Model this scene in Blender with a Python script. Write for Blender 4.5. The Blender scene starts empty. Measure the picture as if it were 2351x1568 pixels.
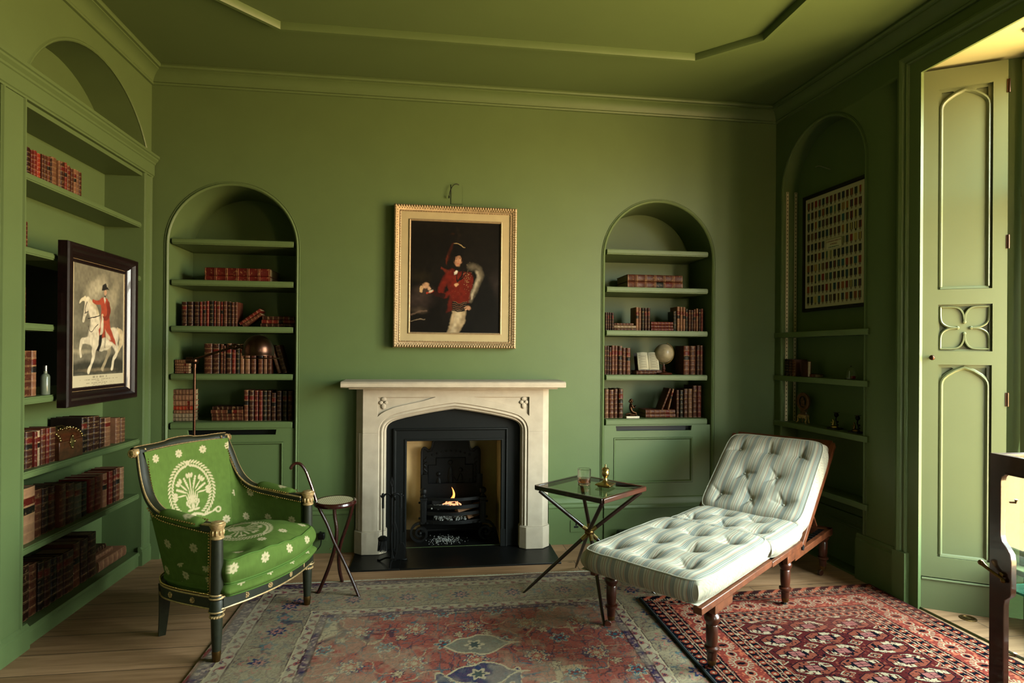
import bpy, bmesh, math, random
import numpy as np
from mathutils import Vector, Matrix
from mathutils.geometry import tessellate_polygon
PI = math.pi
sc = bpy.context.scene
COL = sc.collection
rng = np.random.default_rng(7)
random.seed(7)

# ---------------------------------------------------------------- camera
cam_d = bpy.data.cameras.new('camera'); cam = bpy.data.objects.new('camera', cam_d); COL.objects.link(cam)
R_, U_, F_ = Vector((.99113, -.13266, .00746)), Vector((-.00762, -.00073, .99997)), Vector((.13265, .99116, .00173))
cam.matrix_world = Matrix(((R_[0], U_[0], -F_[0], 0), (R_[1], U_[1], -F_[1], 0), (R_[2], U_[2], -F_[2], 1.40), (0, 0, 0, 1)))
cam_d.sensor_width = 36; cam_d.lens = 1352.38 / 2351 * 36; cam_d.shift_y = 23.28 / 2351
cam_d.clip_start = .05
sc.camera = cam

# ---------------------------------------------------------------- daylight: bright sky above, sunlit ground below the horizon
w = bpy.data.worlds.new('world'); sc.world = w; w.use_nodes = True
wn, wl = w.node_tree.nodes, w.node_tree.links
bg = wn['Background']; bg.inputs[1].default_value = 66
tc = wn.new('ShaderNodeTexCoord'); sx = wn.new('ShaderNodeSeparateXYZ'); cr = wn.new('ShaderNodeValToRGB')
mr = wn.new('ShaderNodeMapRange'); mr.inputs[1].default_value = -1; mr.inputs[2].default_value = 1
wl.new(tc.outputs['Generated'], sx.inputs[0]); wl.new(sx.outputs[2], mr.inputs[0]); wl.new(mr.outputs[0], cr.inputs[0]); wl.new(cr.outputs[0], bg.inputs[0])
e = cr.color_ramp.elements
e[0].position = .0; e[0].color = (.50, .34, .14, 1)
e[1].position = 1.; e[1].color = (.66, .90, .96, 1)
for p_, c_ in ((.47, (.84, .58, .28, 1)), (.51, (1., .93, .80, 1)), (.60, (.84, .96, .93, 1))):
    k = e.new(p_); k.color = c_

vs = sc.view_settings
vs.view_transform = 'Standard'; vs.look = 'None'; vs.exposure = 0.0; vs.gamma = 1; vs.use_curve_mapping = False
sc.cycles.max_bounces = 8; sc.cycles.diffuse_bounces = 1; sc.cycles.transparent_max_bounces = 12
sc.cycles.sample_clamp_indirect = 6

# ---------------------------------------------------------------- helpers
def s2l(c):
    if isinstance(c, str): c = tuple(int(c[i:i + 2], 16) / 255 for i in (0, 2, 4))
    return tuple(.6 * (v / 12.92 if v <= .04045 else ((v + .055) / 1.055) ** 2.4) for v in c)

def mat(name, col, rough=.5, metal=0., noise=0., nscale=20., bump=0., bscale=60., spec=.3, coat=0., sheen=0.):
    m = bpy.data.materials.new(name); m.use_nodes = True
    n, l = m.node_tree.nodes, m.node_tree.links
    b = n['Principled BSDF']; c = s2l(col)
    b.inputs['Base Color'].default_value = (*c, 1); b.inputs['Roughness'].default_value = rough
    b.inputs['Metallic'].default_value = metal; b.inputs['Specular IOR Level'].default_value = spec
    b.inputs['Coat Weight'].default_value = coat
    if sheen: b.inputs['Sheen Weight'].default_value = sheen
    t = n.new('ShaderNodeTexCoord')
    if noise:
        x = n.new('ShaderNodeTexNoise'); x.inputs['Scale'].default_value = nscale; x.inputs['Detail'].default_value = 5
        r = n.new('ShaderNodeMapRange'); r.inputs[1].default_value = .3; r.inputs[2].default_value = .7
        r.inputs[3].default_value = 1 - noise; r.inputs[4].default_value = 1 + noise
        h = n.new('ShaderNodeVectorMath'); h.operation = 'SCALE'; h.inputs[0].default_value = c
        l.new(t.outputs['Object'], x.inputs['Vector']); l.new(x.outputs[0], r.inputs[0]); l.new(r.outputs[0], h.inputs['Scale']); l.new(h.outputs[0], b.inputs['Base Color'])
    if bump:
        x = n.new('ShaderNodeTexNoise'); x.inputs['Scale'].default_value = bscale; x.inputs['Detail'].default_value = 4
        u = n.new('ShaderNodeBump'); u.inputs['Strength'].default_value = bump; u.inputs['Distance'].default_value = .004
        l.new(t.outputs['Object'], x.inputs['Vector']); l.new(x.outputs[0], u.inputs['Height']); l.new(u.outputs[0], b.inputs['Normal'])
    return m

def vmat(name, rough=.9, bump=.0, bscale=400., spec=.2, sheen=0., mul=1., fine=0.):
    """material whose colour is the mesh's own woven / printed pattern"""
    m = mat(name, (.5, .5, .5), rough, bump=bump, bscale=bscale, spec=spec, sheen=sheen)
    n, l = m.node_tree.nodes, m.node_tree.links
    a = n.new('ShaderNodeAttribute'); a.attribute_name = 'Col'
    out = a.outputs['Color']
    if fine:
        t = n.new('ShaderNodeTexCoord'); x = n.new('ShaderNodeTexNoise'); x.inputs['Scale'].default_value = 660; x.inputs['Detail'].default_value = 3
        r = n.new('ShaderNodeMapRange'); r.inputs[1].default_value = .3; r.inputs[2].default_value = .7; r.inputs[3].default_value = 1 - fine; r.inputs[4].default_value = 1 + fine
        h = n.new('ShaderNodeVectorMath'); h.operation = 'SCALE'
        l.new(t.outputs['Object'], x.inputs['Vector']); l.new(x.outputs[0], r.inputs[0]); l.new(r.outputs[0], h.inputs['Scale']); l.new(out, h.inputs[0]); out = h.outputs[0]
    l.new(out, n['Principled BSDF'].inputs['Base Color'])
    return m

class MB:
    def __init__(s): s.v = []; s.f = []; s.c = None
    def add(s, v, f, M=None):
        o = len(s.v)
        if M is not None: v = [M @ Vector(p) for p in v]
        s.v += [tuple(p) for p in v]; s.f += [tuple(o + i for i in q) for q in f]; return s
    def box(s, x0, x1, y0, y1, z0, z1, M=None):
        v = [(x, y, z) for z in (z0, z1) for y in (y0, y1) for x in (x0, x1)]
        return s.add(v, [(0, 2, 3, 1), (4, 5, 7, 6), (0, 1, 5, 4), (2, 6, 7, 3), (0, 4, 6, 2), (1, 3, 7, 5)], M)
    def grid(s, P, closeu=False, closev=False, flip=False, M=None):
        """P[i][j] rows of points"""
        a = len(P); b = len(P[0]); v = [p for r in P for p in r]; f = []
        for i in range(a if closeu else a - 1):
            for j in range(b if closev else b - 1):
                q = (i * b + j, ((i + 1) % a) * b + j, ((i + 1) % a) * b + (j + 1) % b, i * b + (j + 1) % b)
                f.append(q[::-1] if flip else q)
        return s.add(v, f, M)
    def lathe(s, prof, n=20, M=None, cap=True):
        P = [[(r * math.cos(2 * PI * k / n), r * math.sin(2 * PI * k / n), z) for k in range(n)] for r, z in prof]
        o = len(s.v); s.grid(P, closev=True, flip=True, M=M)
        if cap:
            if prof[0][0] > 1e-5: s.f.append(tuple(o + k for k in range(n))[::-1])
            if prof[-1][0] > 1e-5: s.f.append(tuple(o + (len(prof) - 1) * n + k for k in range(n)))
        return s
    def cyl(s, a, b, r, r2=None, n=12, M=None):
        return s.tube([a, b], [r, r if r2 is None else r2], n, M=M)
    def tube(s, pts, rad, n=8, M=None, closed=False, sec=None, up=None):
        pts = [Vector(p) for p in pts]; m = len(pts)
        if not hasattr(rad, '__len__'): rad = [rad] * m
        rings = []; prev = None
        for i, p in enumerate(pts):
            if closed: t = pts[(i + 1) % m] - pts[i - 1]
            else: t = pts[min(i + 1, m - 1)] - pts[max(i - 1, 0)]
            t.normalize()
            if up is not None:
                x = t.cross(Vector(up))
            elif prev is None:
                x = t.cross(Vector((0, 0, 1)))
                if x.length < .1: x = t.cross(Vector((0, 1, 0)))
            else: x = prev - t * prev.dot(t)
            x.normalize(); prev = x; y = x.cross(t).normalized()
            if sec: rings.append([p + x * (a * rad[i]) + y * (b * rad[i]) for a, b in sec])
            else: rings.append([p + x * (rad[i] * math.cos(2 * PI * k / n)) + y * (rad[i] * math.sin(2 * PI * k / n)) for k in range(n)])
        o = len(s.v); s.grid(rings, closeu=closed, closev=True, M=M)
        k = len(rings[0])
        if not closed: s.f.append(tuple(o + i for i in range(k))); s.f.append(tuple(o + (m - 1) * k + i for i in range(k))[::-1])
        return s
    def ball(s, c, r, n=10, sc_=(1, 1, 1), M=None):
        prof = [(max(r * math.sin(PI * i / n), 1e-6), -r * math.cos(PI * i / n)) for i in range(n + 1)]
        T = Matrix.Translation(c) @ Matrix.Diagonal((*sc_, 1))
        return s.lathe(prof, n + 2, T if M is None else M @ T, cap=False)
    def prism(s, poly, d0, d1, M=None):
        """poly in XZ, extruded in Y from d0 (front) to d1"""
        n = len(poly); v = [(x, d0, z) for x, z in poly] + [(x, d1, z) for x, z in poly]
        tri = tessellate_polygon([[Vector((x, 0, z)) for x, z in poly]])
        f = [(i, (i + 1) % n, n + (i + 1) % n, n + i) for i in range(n)]
        o = len(s.v); s.add(v, f, M)
        area = sum(poly[i][0] * poly[(i + 1) % n][1] - poly[(i + 1) % n][0] * poly[i][1] for i in range(n))
        for t in tri:
            s.f.append(tuple(o + i for i in t)); s.f.append(tuple(o + n + i for i in t)[::-1])
        s.fixn = True
        return s
    def face(s, outer, holes=(), y=0., M=None):
        """flat panel in XZ with holes"""
        loops = [[Vector((x, 0, z)) for x, z in outer]] + [[Vector((x, 0, z)) for x, z in h] for h in holes]
        v = [(p.x, y, p.z) for lp in loops for p in lp]
        s.add(v, [tuple(t) for t in tessellate_polygon(loops)], M); return s
    def sweep(s, path, prof, up=(0, -1, 0), closed=False, M=None, cap=True):
        """moulding: prof = (a across, b along up) swept along a planar path with mitres"""
        up = Vector(up); pts = [Vector(p) for p in path]; m = len(pts); rings = []
        for i, p in enumerate(pts):
            d1 = (pts[i] - pts[i - 1]) if (closed or i > 0) else (pts[1] - pts[0])
            d2 = (pts[(i + 1) % m] - pts[i]) if (closed or i < m - 1) else d1
            n1 = up.cross(d1).normalized(); n2 = up.cross(d2).normalized(); n_ = (n1 + n2)
            n_ = n_ / max(n_.length_squared / 2, .1)
            rings.append([p + n_ * a + up * b for a, b in prof])
        o = len(s.v); s.grid(rings, closeu=closed, closev=True, M=M); k = len(prof)
        if not closed and cap: s.f.append(tuple(o + i for i in range(k))); s.f.append(tuple(o + (m - 1) * k + i for i in range(k)))
        s.fixn = True
        return s

MW = {}
def build(name, mb, m, parent=None, world=True, M=None, smooth=35, bevel=0., sub=0, label=None, kind=None, solid=0., fix=True, seg=2):
    me = bpy.data.meshes.new(name); v = mb.v
    if M is not None: v = [tuple(M @ Vector(p)) for p in v]
    if parent is not None and world and parent.name in MW:
        I = MW[parent.name].inverted(); v = [tuple(I @ Vector(p)) for p in v]
    me.from_pydata(v, [], mb.f)
    if mb.c is not None:
        a = me.color_attributes.new('Col', 'FLOAT_COLOR', 'POINT')
        c = np.ones((len(v), 4), np.float32); c[:, :3] = mb.c; a.data.foreach_set('color', c.ravel())
    if fix:
        b = bmesh.new(); b.from_mesh(me)
        if mb.c is None: bmesh.ops.remove_doubles(b, verts=b.verts, dist=1e-6)
        bmesh.ops.recalc_face_normals(b, faces=b.faces); b.to_mesh(me); b.free()
    me.shade_smooth()
    if smooth < 179: me.set_sharp_from_angle(angle=math.radians(smooth))
    for q in (m if isinstance(m, (list, tuple)) else [m]): me.materials.append(q)
    o = bpy.data.objects.new(name, me); COL.objects.link(o)
    if parent is not None: o.parent = parent; MW[o.name] = MW.get(parent.name, Matrix()).copy()
    if bevel:
        q = o.modifiers.new('bevel', 'BEVEL'); q.width = bevel; q.segments = seg; q.limit_method = 'ANGLE'; q.angle_limit = .6
    if sub:
        q = o.modifiers.new('sub', 'SUBSURF'); q.levels = q.render_levels = sub
    if solid:
        q = o.modifiers.new('solid', 'SOLIDIFY'); q.thickness = solid; q.offset = 0
    if label: o['label'] = label
    if kind: o['kind'] = kind
    return o

def thing(name, label, cat, loc=(0, 0, 0), rz=0., group=None, M=None):
    o = bpy.data.objects.new(name, None); COL.objects.link(o); o.empty_display_size = .05
    m = M if M is not None else Matrix.Translation(loc) @ Matrix.Rotation(rz, 4, 'Z')
    o.matrix_world = m; MW[o.name] = m.copy()
    o['label'] = label; o['category'] = cat
    if group: o['group'] = group
    return o
def tag(o, label, cat, group=None):
    o['label'] = label; o['category'] = cat
    if group: o['group'] = group
    return o
def struct(name, mb, m, parent=None, **k):
    o = build(name, mb, m, parent, **k)
    if parent is None: o['kind'] = 'structure'
    return o

def catmull(pts, n):
    pts = [np.array(p, float) for p in pts]; P = [2 * pts[0] - pts[1]] + pts + [2 * pts[-1] - pts[-2]]; out = []
    for i in range(1, len(P) - 2):
        for k in range(n):
            t = k / n; a, b, c, d = P[i - 1], P[i], P[i + 1], P[i + 2]
            out.append(.5 * (2 * b + (c - a) * t + (2 * a - 5 * b + 4 * c - d) * t * t + (3 * b - a - 3 * c + d) * t ** 3))
    out.append(pts[-1]); return out
def resample(pts, n):
    pts = np.array(pts, float); d = np.r_[0, np.cumsum(np.linalg.norm(np.diff(pts, axis=0), axis=1))]
    t = np.linspace(0, d[-1], n); return np.stack([np.interp(t, d, pts[:, k]) for k in range(pts.shape[1])], 1)

def vnoise(x, y, s, seed=0):
    """smooth value noise of arrays"""
    x = x / s; y = y / s; xi = np.floor(x).astype(int); yi = np.floor(y).astype(int); fx = x - xi; fy = y - yi
    fx = fx * fx * (3 - 2 * fx); fy = fy * fy * (3 - 2 * fy)
    def h(a, b):
        n = (a * 374761393 + b * 668265263 + seed * 974711) & 0x7fffffff
        n = ((n ^ (n >> 13)) * 1274126177) & 0x7fffffff
        return ((n ^ (n >> 16)) & 0xffff) / 65535.
    return (h(xi, yi) * (1 - fx) + h(xi + 1, yi) * fx) * (1 - fy) + (h(xi, yi + 1) * (1 - fx) + h(xi + 1, yi + 1) * fx) * fy
def C3(c): return np.array(s2l(c))
def mix(col, c, m):
    m = np.clip(m, 0, 1)[..., None]; return col * (1 - m) + C3(c) * m

# frames of reference: local x along the wall, local -y out of the wall into the room, z up
YB = 4.24; XL = -1.885; CO = Vector((2.615, 4.24, 0))
T_ = Vector((.05, -1, 0)).normalized(); N_ = Vector((T_[1], -T_[0], 0))
M_B = Matrix.Translation((0, YB, 0))
M_L = Matrix(((0, -1, 0, XL), (1, 0, 0, 0), (0, 0, 1, 0), (0, 0, 0, 1)))
M_R = Matrix(((T_[0], -N_[0], 0, CO[0]), (T_[1], -N_[1], 0, CO[1]), (0, 0, 1, 0), (0, 0, 0, 1)))
HC = 3.29

# ---------------------------------------------------------------- materials
PAINT = (.378, .45, .270)
paint = mat('green_paint', PAINT, .48, noise=.03, nscale=6, bump=.06, bscale=180)
paint_gloss_lit = mat('green_eggshell_lit', (.435, .46, .315), .36, noise=.02, nscale=5, bump=.03, bscale=120)  # wall green made paler: window light painted into the joinery colour
ceilp = mat('green_ceiling_paint', PAINT, .55, noise=.02, nscale=5, bump=.05, bscale=160)
stone = mat('limestone', (.77, .705, .615), .75, noise=.09, nscale=13, bump=.15, bscale=240)
slate = mat('black_slate', (.05, .05, .048), .4, noise=.2, nscale=9, bump=.1, bscale=60)
iron = mat('cast_iron', (.05, .05, .05), .55, metal=.1, spec=.2, noise=.15, nscale=30, bump=.2, bscale=90)
ironpaint = mat('black_stove_paint', (.085, .09, .085), .6, spec=.12, noise=.1, nscale=12)
creamfire = mat('fireproof_plaster', (.93, .80, .58), .8, noise=.08, nscale=8, bump=.1)
black = mat('black', (.02, .02, .02), .5)
blackgloss = mat('black_screen', (.012, .012, .014), .12)
brass = mat('brass', (.80, .68, .44), .28, metal=1, noise=.1, nscale=40)
darkbrass = mat('aged_brass', (.50, .38, .22), .38, metal=1, noise=.2, nscale=30)
copper = mat('brushed_bronze', (.34, .24, .19), .3, metal=1, noise=.1, nscale=50, bump=.05)
gilt = mat('gilding', (.76, .65, .50), .45, metal=.5, noise=.14, nscale=60, bump=.2, bscale=120)
giltflat = mat('gilded_flat', (.74, .665, .50), .6, metal=.15, noise=.06, nscale=14)
giltold = mat('worn_gilding', (.80, .66, .46), .42, metal=.5, noise=.3, nscale=90)
mahog = mat('mahogany', (.27, .12, .065), .3, noise=.3, nscale=14, bump=.04, coat=.3)
mahog2 = mat('mahogany_worn', (.40, .21, .115), .4, noise=.4, nscale=22, bump=.06)
redwood = mat('red_stained_bentwood', (.20, .065, .05), .25, noise=.15, nscale=10, coat=.5)
ebony = mat('ebonised_wood', (.13, .075, .06), .25, noise=.2, nscale=12, coat=.4)
framewood = mat('dark_frame_wood', (.105, .05, .042), .35, noise=.35, nscale=40, bump=.1, coat=.3)
chairpaint = mat('dark_green_painted_wood', (.14, .145, .085), .5, noise=.25, nscale=50, bump=.05)
rubber = mat('black_plastic', (.03, .03, .03), .4)
steel = mat('steel', (.6, .6, .58), .3, metal=1)
paper = mat('page_paper', (.62, .54, .40), .9, noise=.12, nscale=80, bump=.3, bscale=700)
white = mat('white_marble', (.85, .80, .70), .4)
cane = mat('woven_cane', (.86, .80, .62), .55)
emberm = None
# ---------------------------------------------------------------- room shell
def arch_line(xc, r, zs, z0, n=28):
    return [(xc - r, z0)] + [(xc - r * math.cos(PI * k / n), zs + r * math.sin(PI * k / n)) for k in range(n + 1)] + [(xc + r, z0)]
def reveal(mb, line, d, M, back=True, closed=True, y0=0.):
    """inside of a recess: sides following the outline, and the back"""
    mb.grid([[(x, y0, z), (x, d, z)] for x, z in line], closeu=closed, M=M)
    if back: mb.face(line, y=d, M=M)
def yz_board(mb, prof, x0, x1, M=None):
    n = len(prof); v = [(x0, y, z) for y, z in prof] + [(x1, y, z) for y, z in prof]
    mb.add(v, [(i, (i + 1) % n, n + (i + 1) % n, n + i) for i in range(n)] + [tuple(range(n)), tuple(range(n, 2 * n))[::-1]], M)
XY = Matrix(((1, 0, 0, 0), (0, 0, 1, 0), (0, 1, 0, 0), (0, 0, 0, 1)))   # prism outline in plan, extruded upwards

AL = arch_line(-1.358, .411, 2.115, .02); AR = arch_line(1.678, .419, 2.115, .02)
fire_hole = [(-.185, .012), (-.185, .80), (.495, .80), (.495, .012)]
mb = MB(); mb.face([(XL, 0), (XL, HC), (CO[0], HC), (CO[0], 0)], [AL, AR, fire_hole], M=M_B)
for ln in (AL, AR): reveal(mb, ln, .40, M_B)
wall_back = struct('wall_back', mb, paint, smooth=20)

th = math.asin(.28 / .65)
seg = [(3.60 - .65 * math.cos(th + (PI - 2 * th) * k / 24), 2.41 + .65 * math.sin(th + (PI - 2 * th) * k / 24)) for k in range(25)]
bk = [(2.995, .088), (2.995, 2.53), (4.117, 2.53), (4.117, .088)]
mb = MB(); mb.face([(-1.6, 0), (-1.6, HC), (YB, HC), (YB, 0)], [seg, bk], M=M_L)
reveal(mb, seg, .24, M_L); reveal(mb, bk, .225, M_L)
wall_left = struct('wall_left', mb, paint, smooth=20)

NR = arch_line(.495, .40, 2.62, .012)
bay = [(1.31, .012), (1.31, 3.0), (3.95, 3.0), (3.95, .012)]
mb = MB(); mb.face([(0, 0), (0, HC), (5.86, HC), (5.86, 0)], [NR, bay], M=M_R)
reveal(mb, NR, .125, M_R)
# the bay outside the wall: splayed sides, apron below the sill, soffit
P = [(1.31, 0), (1.31, .004), (1.262, .004), (1.262, .06), (1.515, .435), (3.745, .435), (3.998, .06), (3.998, .004), (3.95, .004), (3.95, 0)]
for a, b_, z0, z1 in [(i, i + 1, 0, .27 if i == 4 else 3.0) for i in range(9)]:
    mb.add([(P[a][0], P[a][1], z0), (P[b_][0], P[b_][1], z0), (P[b_][0], P[b_][1], z1), (P[a][0], P[a][1], z1)], [(0, 1, 2, 3)], M_R)
mb.box(1.5, 3.76, .425, .50, 2.96, 3.04, M=M_R)
wall_right = struct('wall_right', mb, paint, smooth=20)
mb = MB(); mb.face([(-2.2, 0), (-2.2, HC), (3.2, HC), (3.2, 0)], [[(2.2, .9), (2.2, 2.3), (2.55, 2.3), (2.55, .9)]], y=-1.6)
mb.grid([[(x, -1.6, z), (x, -1.8, z)] for x, z in ((2.2, .9), (2.2, 2.3), (2.55, 2.3), (2.55, .9))], closeu=True)
struct('wall_front', mb, paint)

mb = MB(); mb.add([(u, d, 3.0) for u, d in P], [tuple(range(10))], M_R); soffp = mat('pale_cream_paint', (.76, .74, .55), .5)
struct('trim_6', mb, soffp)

# floor: long oak boards
fm = mat('oak_boards', (.62, .52, .40), .5, bump=.05, bscale=90)
n, l = fm.node_tree.nodes, fm.node_tree.links
t = n.new('ShaderNodeTexCoord'); sep = n.new('ShaderNodeSeparateXYZ'); l.new(t.outputs['Object'], sep.inputs[0])
br = n.new('ShaderNodeTexBrick'); br.inputs['Scale'].default_value = 1; br.inputs['Brick Width'].default_value = 1.9; br.inputs['Row Height'].default_value = .185
br.inputs['Mortar Size'].default_value = .0022; br.inputs['Color1'].default_value = (*s2l((.70, .54, .40)), 1); br.inputs['Color2'].default_value = (*s2l((.62, .475, .345)), 1); br.inputs['Mortar'].default_value = (*s2l((.26, .20, .15)), 1)
l.new(t.outputs['Object'], br.inputs['Vector'])
mp = n.new('ShaderNodeMapping'); mp.inputs['Scale'].default_value = (1.2, 16, 1); l.new(t.outputs['Object'], mp.inputs[0])
no = n.new('ShaderNodeTexNoise'); no.inputs['Scale'].default_value = 2.2; no.inputs['Detail'].default_value = 7; no.inputs['Distortion'].default_value = .6; l.new(mp.outputs[0], no.inputs['Vector'])
rr = n.new('ShaderNodeValToRGB'); rr.color_ramp.elements[0].position = .35; rr.color_ramp.elements[0].color = (.72, .66, .6, 1); rr.color_ramp.elements[1].position = .68; rr.color_ramp.elements[1].color = (1.1, 1.1, 1.1, 1)
l.new(no.outputs[0], rr.inputs[0])
mx = n.new('ShaderNodeVectorMath'); mx.operation = 'MULTIPLY'; l.new(br.outputs[0], mx.inputs[0]); l.new(rr.outputs[0], mx.inputs[1])
kn = n.new('ShaderNodeTexVoronoi'); kn.inputs['Scale'].default_value = 2.3; l.new(mp.outputs[0], kn.inputs['Vector'])
mp2 = n.new('ShaderNodeMapping'); mp2.inputs['Scale'].default_value = (1, 2.2, 1); l.new(t.outputs['Object'], mp2.inputs[0]); l.new(mp2.outputs[0], kn.inputs['Vector'])
kr = n.new('ShaderNodeMapRange'); kr.inputs[1].default_value = .03; kr.inputs[2].default_value = .07; kr.inputs[3].default_value = .35; kr.inputs[4].default_value = 1; l.new(kn.outputs['Distance'], kr.inputs[0])
m2 = n.new('ShaderNodeVectorMath'); m2.operation = 'SCALE'; l.new(mx.outputs[0], m2.inputs[0]); l.new(kr.outputs[0], m2.inputs['Scale'])
l.new(m2.outputs[0], n['Principled BSDF'].inputs['Base Color'])
mb = MB(); mb.box(-2.2, 3.4, -1.7, 4.24, -.04, 0); mb.box(-2.2, -.185, 4.24, 4.8, -.04, 0); mb.box(.495, 3.4, 4.24, 4.8, -.04, 0)
struct('floor', mb, fm)
mb = MB(); mb.box(-2.0, 3.1, -1.7, 4.3, HC, HC + .04); struct('ceiling', mb, ceilp)

prof = [(0, -.112), (-.014, -.110), (-.019, -.100), (-.013, -.092), (-.018, -.078), (-.034, -.056), (-.056, -.040), (-.073, -.034), (-.073, -.026), (-.088, -.024), (-.095, -.014), (-.092, -.001), (0, -.001)]
mb = MB(); q = CO + T_ * 5.8
mb.sweep([(XL, -1.6, HC), (XL, YB, HC), (CO[0], YB, HC), (q[0], q[1], HC)], prof, up=(0, 0, 1))
struct('trim_1', mb, paint, smooth=25)
mb = MB()
mb.sweep([(-1.20, 3.25, HC), (-.895, 3.555, HC), (1.632, 3.55, HC), (1.94, 3.25, HC), (1.94, .9, HC), (1.63, .6, HC), (-.9, .6, HC), (-1.2, .9, HC)],
         [(-.032, 0), (-.032, -.028), (-.026, -.042), (-.004, -.042), (0, -.032), (.010, -.032), (.022, -.018), (.032, 0)], up=(0, 0, 1), closed=True)
struct('trim_2', mb, paint, smooth=25)

SK = [(0, 0), (-.02, 0), (-.02, .262), (-.025, .268), (-.025, .276), (-.015, .29), (-.017, .302), (-.008, .325), (-.008, .342), (0, .348)]
mb = MB()
for a, b_ in ((-1.87, -1.806), (-.92, -.535), (.842, 1.243), (2.117, CO[0])): yz_board(mb, SK, a, b_, M_B)
struct('baseboard_back', mb, paint, smooth=25)
SR = [(0, 0), (-.018, 0), (-.018, .245), (-.010, .256), (-.012, .268), (-.006, .284), (0, .286)]
mb = MB(); yz_board(mb, SR, .852, 1.165, M_R); yz_board(mb, SR, .0, .09, M_R)
yz_board(mb, [(y + .122, z) for y, z in SK], .1, .89, M_R)
mb.box(1.165, 1.25, -.045, 0, 0, .288, M=M_R)
struct('baseboard_right', mb, paint, smooth=25)
# beads round the alcoves
bead = [(0, 0), (.004, .007), (.011, .010), (.018, .007), (.020, .002), (.024, .002), (.026, .005), (.028, 0)]
mb = MB()
for ln, M, z0 in ((AL, M_B, .348), (AR, M_B, .348), (NR, M_R, .288)):
    pth = [(x, 0, max(z, z0)) for x, z in ln]
    mb.sweep(pth, bead, M=M)
mb.sweep([(x, 0, z) for x, z in seg], [(-.002, 0), (.004, .006), (.01, .006), (.014, .002), (.018, 0)], M=M_L)
struct('trim_3', mb, paint, smooth=40)
# architrave round the window bay
mb = MB()
mb.sweep([(1.17, 0, .288), (1.17, 0, 3.11), (4.09, 0, 3.11), (4.09, 0, 0)], [(0, 0), (0, .03), (-.006, .038), (-.022, .043), (-.038, .036), (-.046, .024), (-.054, .024), (-.058, .030), (-.064, .024), (-.066, .014), (-.14, .014), (-.14, 0)], M=M_R)
mb.box(1.235, 1.31, -.014, 0, 0, .288, M=M_R)
struct('trim_4', mb, paint, smooth=30)
# carved plaster on the bay soffit
mb = MB()
for (cx, cy, a0) in ((1.80, .20, .3), (2.06, .23, -.2), (2.32, .2, .3), (2.6, .23, -.1)):
    for sgn in (1, -1):
        pts = [(cx + .13 * math.cos(a0 + sgn * t_) * (1 - t_ / 5), cy + sgn * .05 * math.sin(1.6 * t_), 2.993) for t_ in np.linspace(0, 2.6, 12)]
        mb.tube(pts, list(np.linspace(.004, .013, 12)), 8, M=M_R)
        mb.ball(pts[-1], .021, 8, (1, 1, .6), M=M_R)
    mb.ball((cx, cy, 2.994), .02, 8, (1.2, 1, .5), M=M_R)
mb.sweep([(1.56, .03, 3.0), (3.70, .03, 3.0)], [(-.01, 0), (-.01, -.012), (.01, -.012), (.01, 0)], up=(0, 0, 1), M=M_R)
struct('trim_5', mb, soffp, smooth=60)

# ---------------------------------------------------------------- bay window
gm = bpy.data.materials.new('window_glass'); gm.use_nodes = True
n, l = gm.node_tree.nodes, gm.node_tree.links; n.clear()
o_ = n.new('ShaderNodeOutputMaterial'); tr = n.new('ShaderNodeBsdfTransparent'); gl = n.new('ShaderNodeBsdfGlossy'); ms = n.new('ShaderNodeMixShader'); fr = n.new('ShaderNodeLayerWeight'); fr.inputs[0].default_value = .5; pw_ = n.new('ShaderNodeMath'); pw_.operation = 'POWER'; pw_.inputs[1].default_value = 4.5; ad_ = n.new('ShaderNodeMath'); ad_.operation = 'MULTIPLY_ADD'; ad_.inputs[1].default_value = 0.5; ad_.inputs[2].default_value = .04
gl.inputs['Roughness'].default_value = .02; tr.inputs[0].default_value = (.95, .97, .95, 1)
l.new(fr.outputs['Facing'], pw_.inputs[0]); l.new(pw_.outputs[0], ad_.inputs[0]); l.new(ad_.outputs[0], ms.inputs[0]); l.new(tr.outputs[0], ms.inputs[1]); l.new(gl.outputs[0], ms.inputs[2]); l.new(ms.outputs[0], o_.inputs[0])
win = bpy.data.objects.new('window_1', None); COL.objects.link(win); win.matrix_world = M_R @ Matrix.Translation((2.63, .42, .27)); MW['window_1'] = win.matrix_world.copy(); win['kind'] = 'structure'
us = [1.555, 2.12, 2.63, 3.14, 3.66]
mb = MB()
for i, u in enumerate(us):
    mb.prism([(u - .034, .40), (u - .022, .385), (u + .022, .385), (u + .034, .40), (u + .034, .45), (u - .034, .45)], .27, 2.97, M=M_R @ XY)
build('window_frame', mb, paint_gloss_lit, win, smooth=50)
mb = MB(); mb.box(1.52, 3.74, .392, .45, 2.245, 2.30, M=M_R); build('transom', mb, paint_gloss_lit, win, bevel=.006)
mb = MB(); mb.box(1.52, 3.74, .392, .45, 2.90, 2.975, M=M_R); build('head_rail', mb, paint_gloss_lit, win, bevel=.006)
mb = MB(); mb.box(1.50, 3.76, .30, .46, .27, .30, M=M_R); build('window_sill', mb, paint_gloss_lit, win, bevel=.006)
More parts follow.
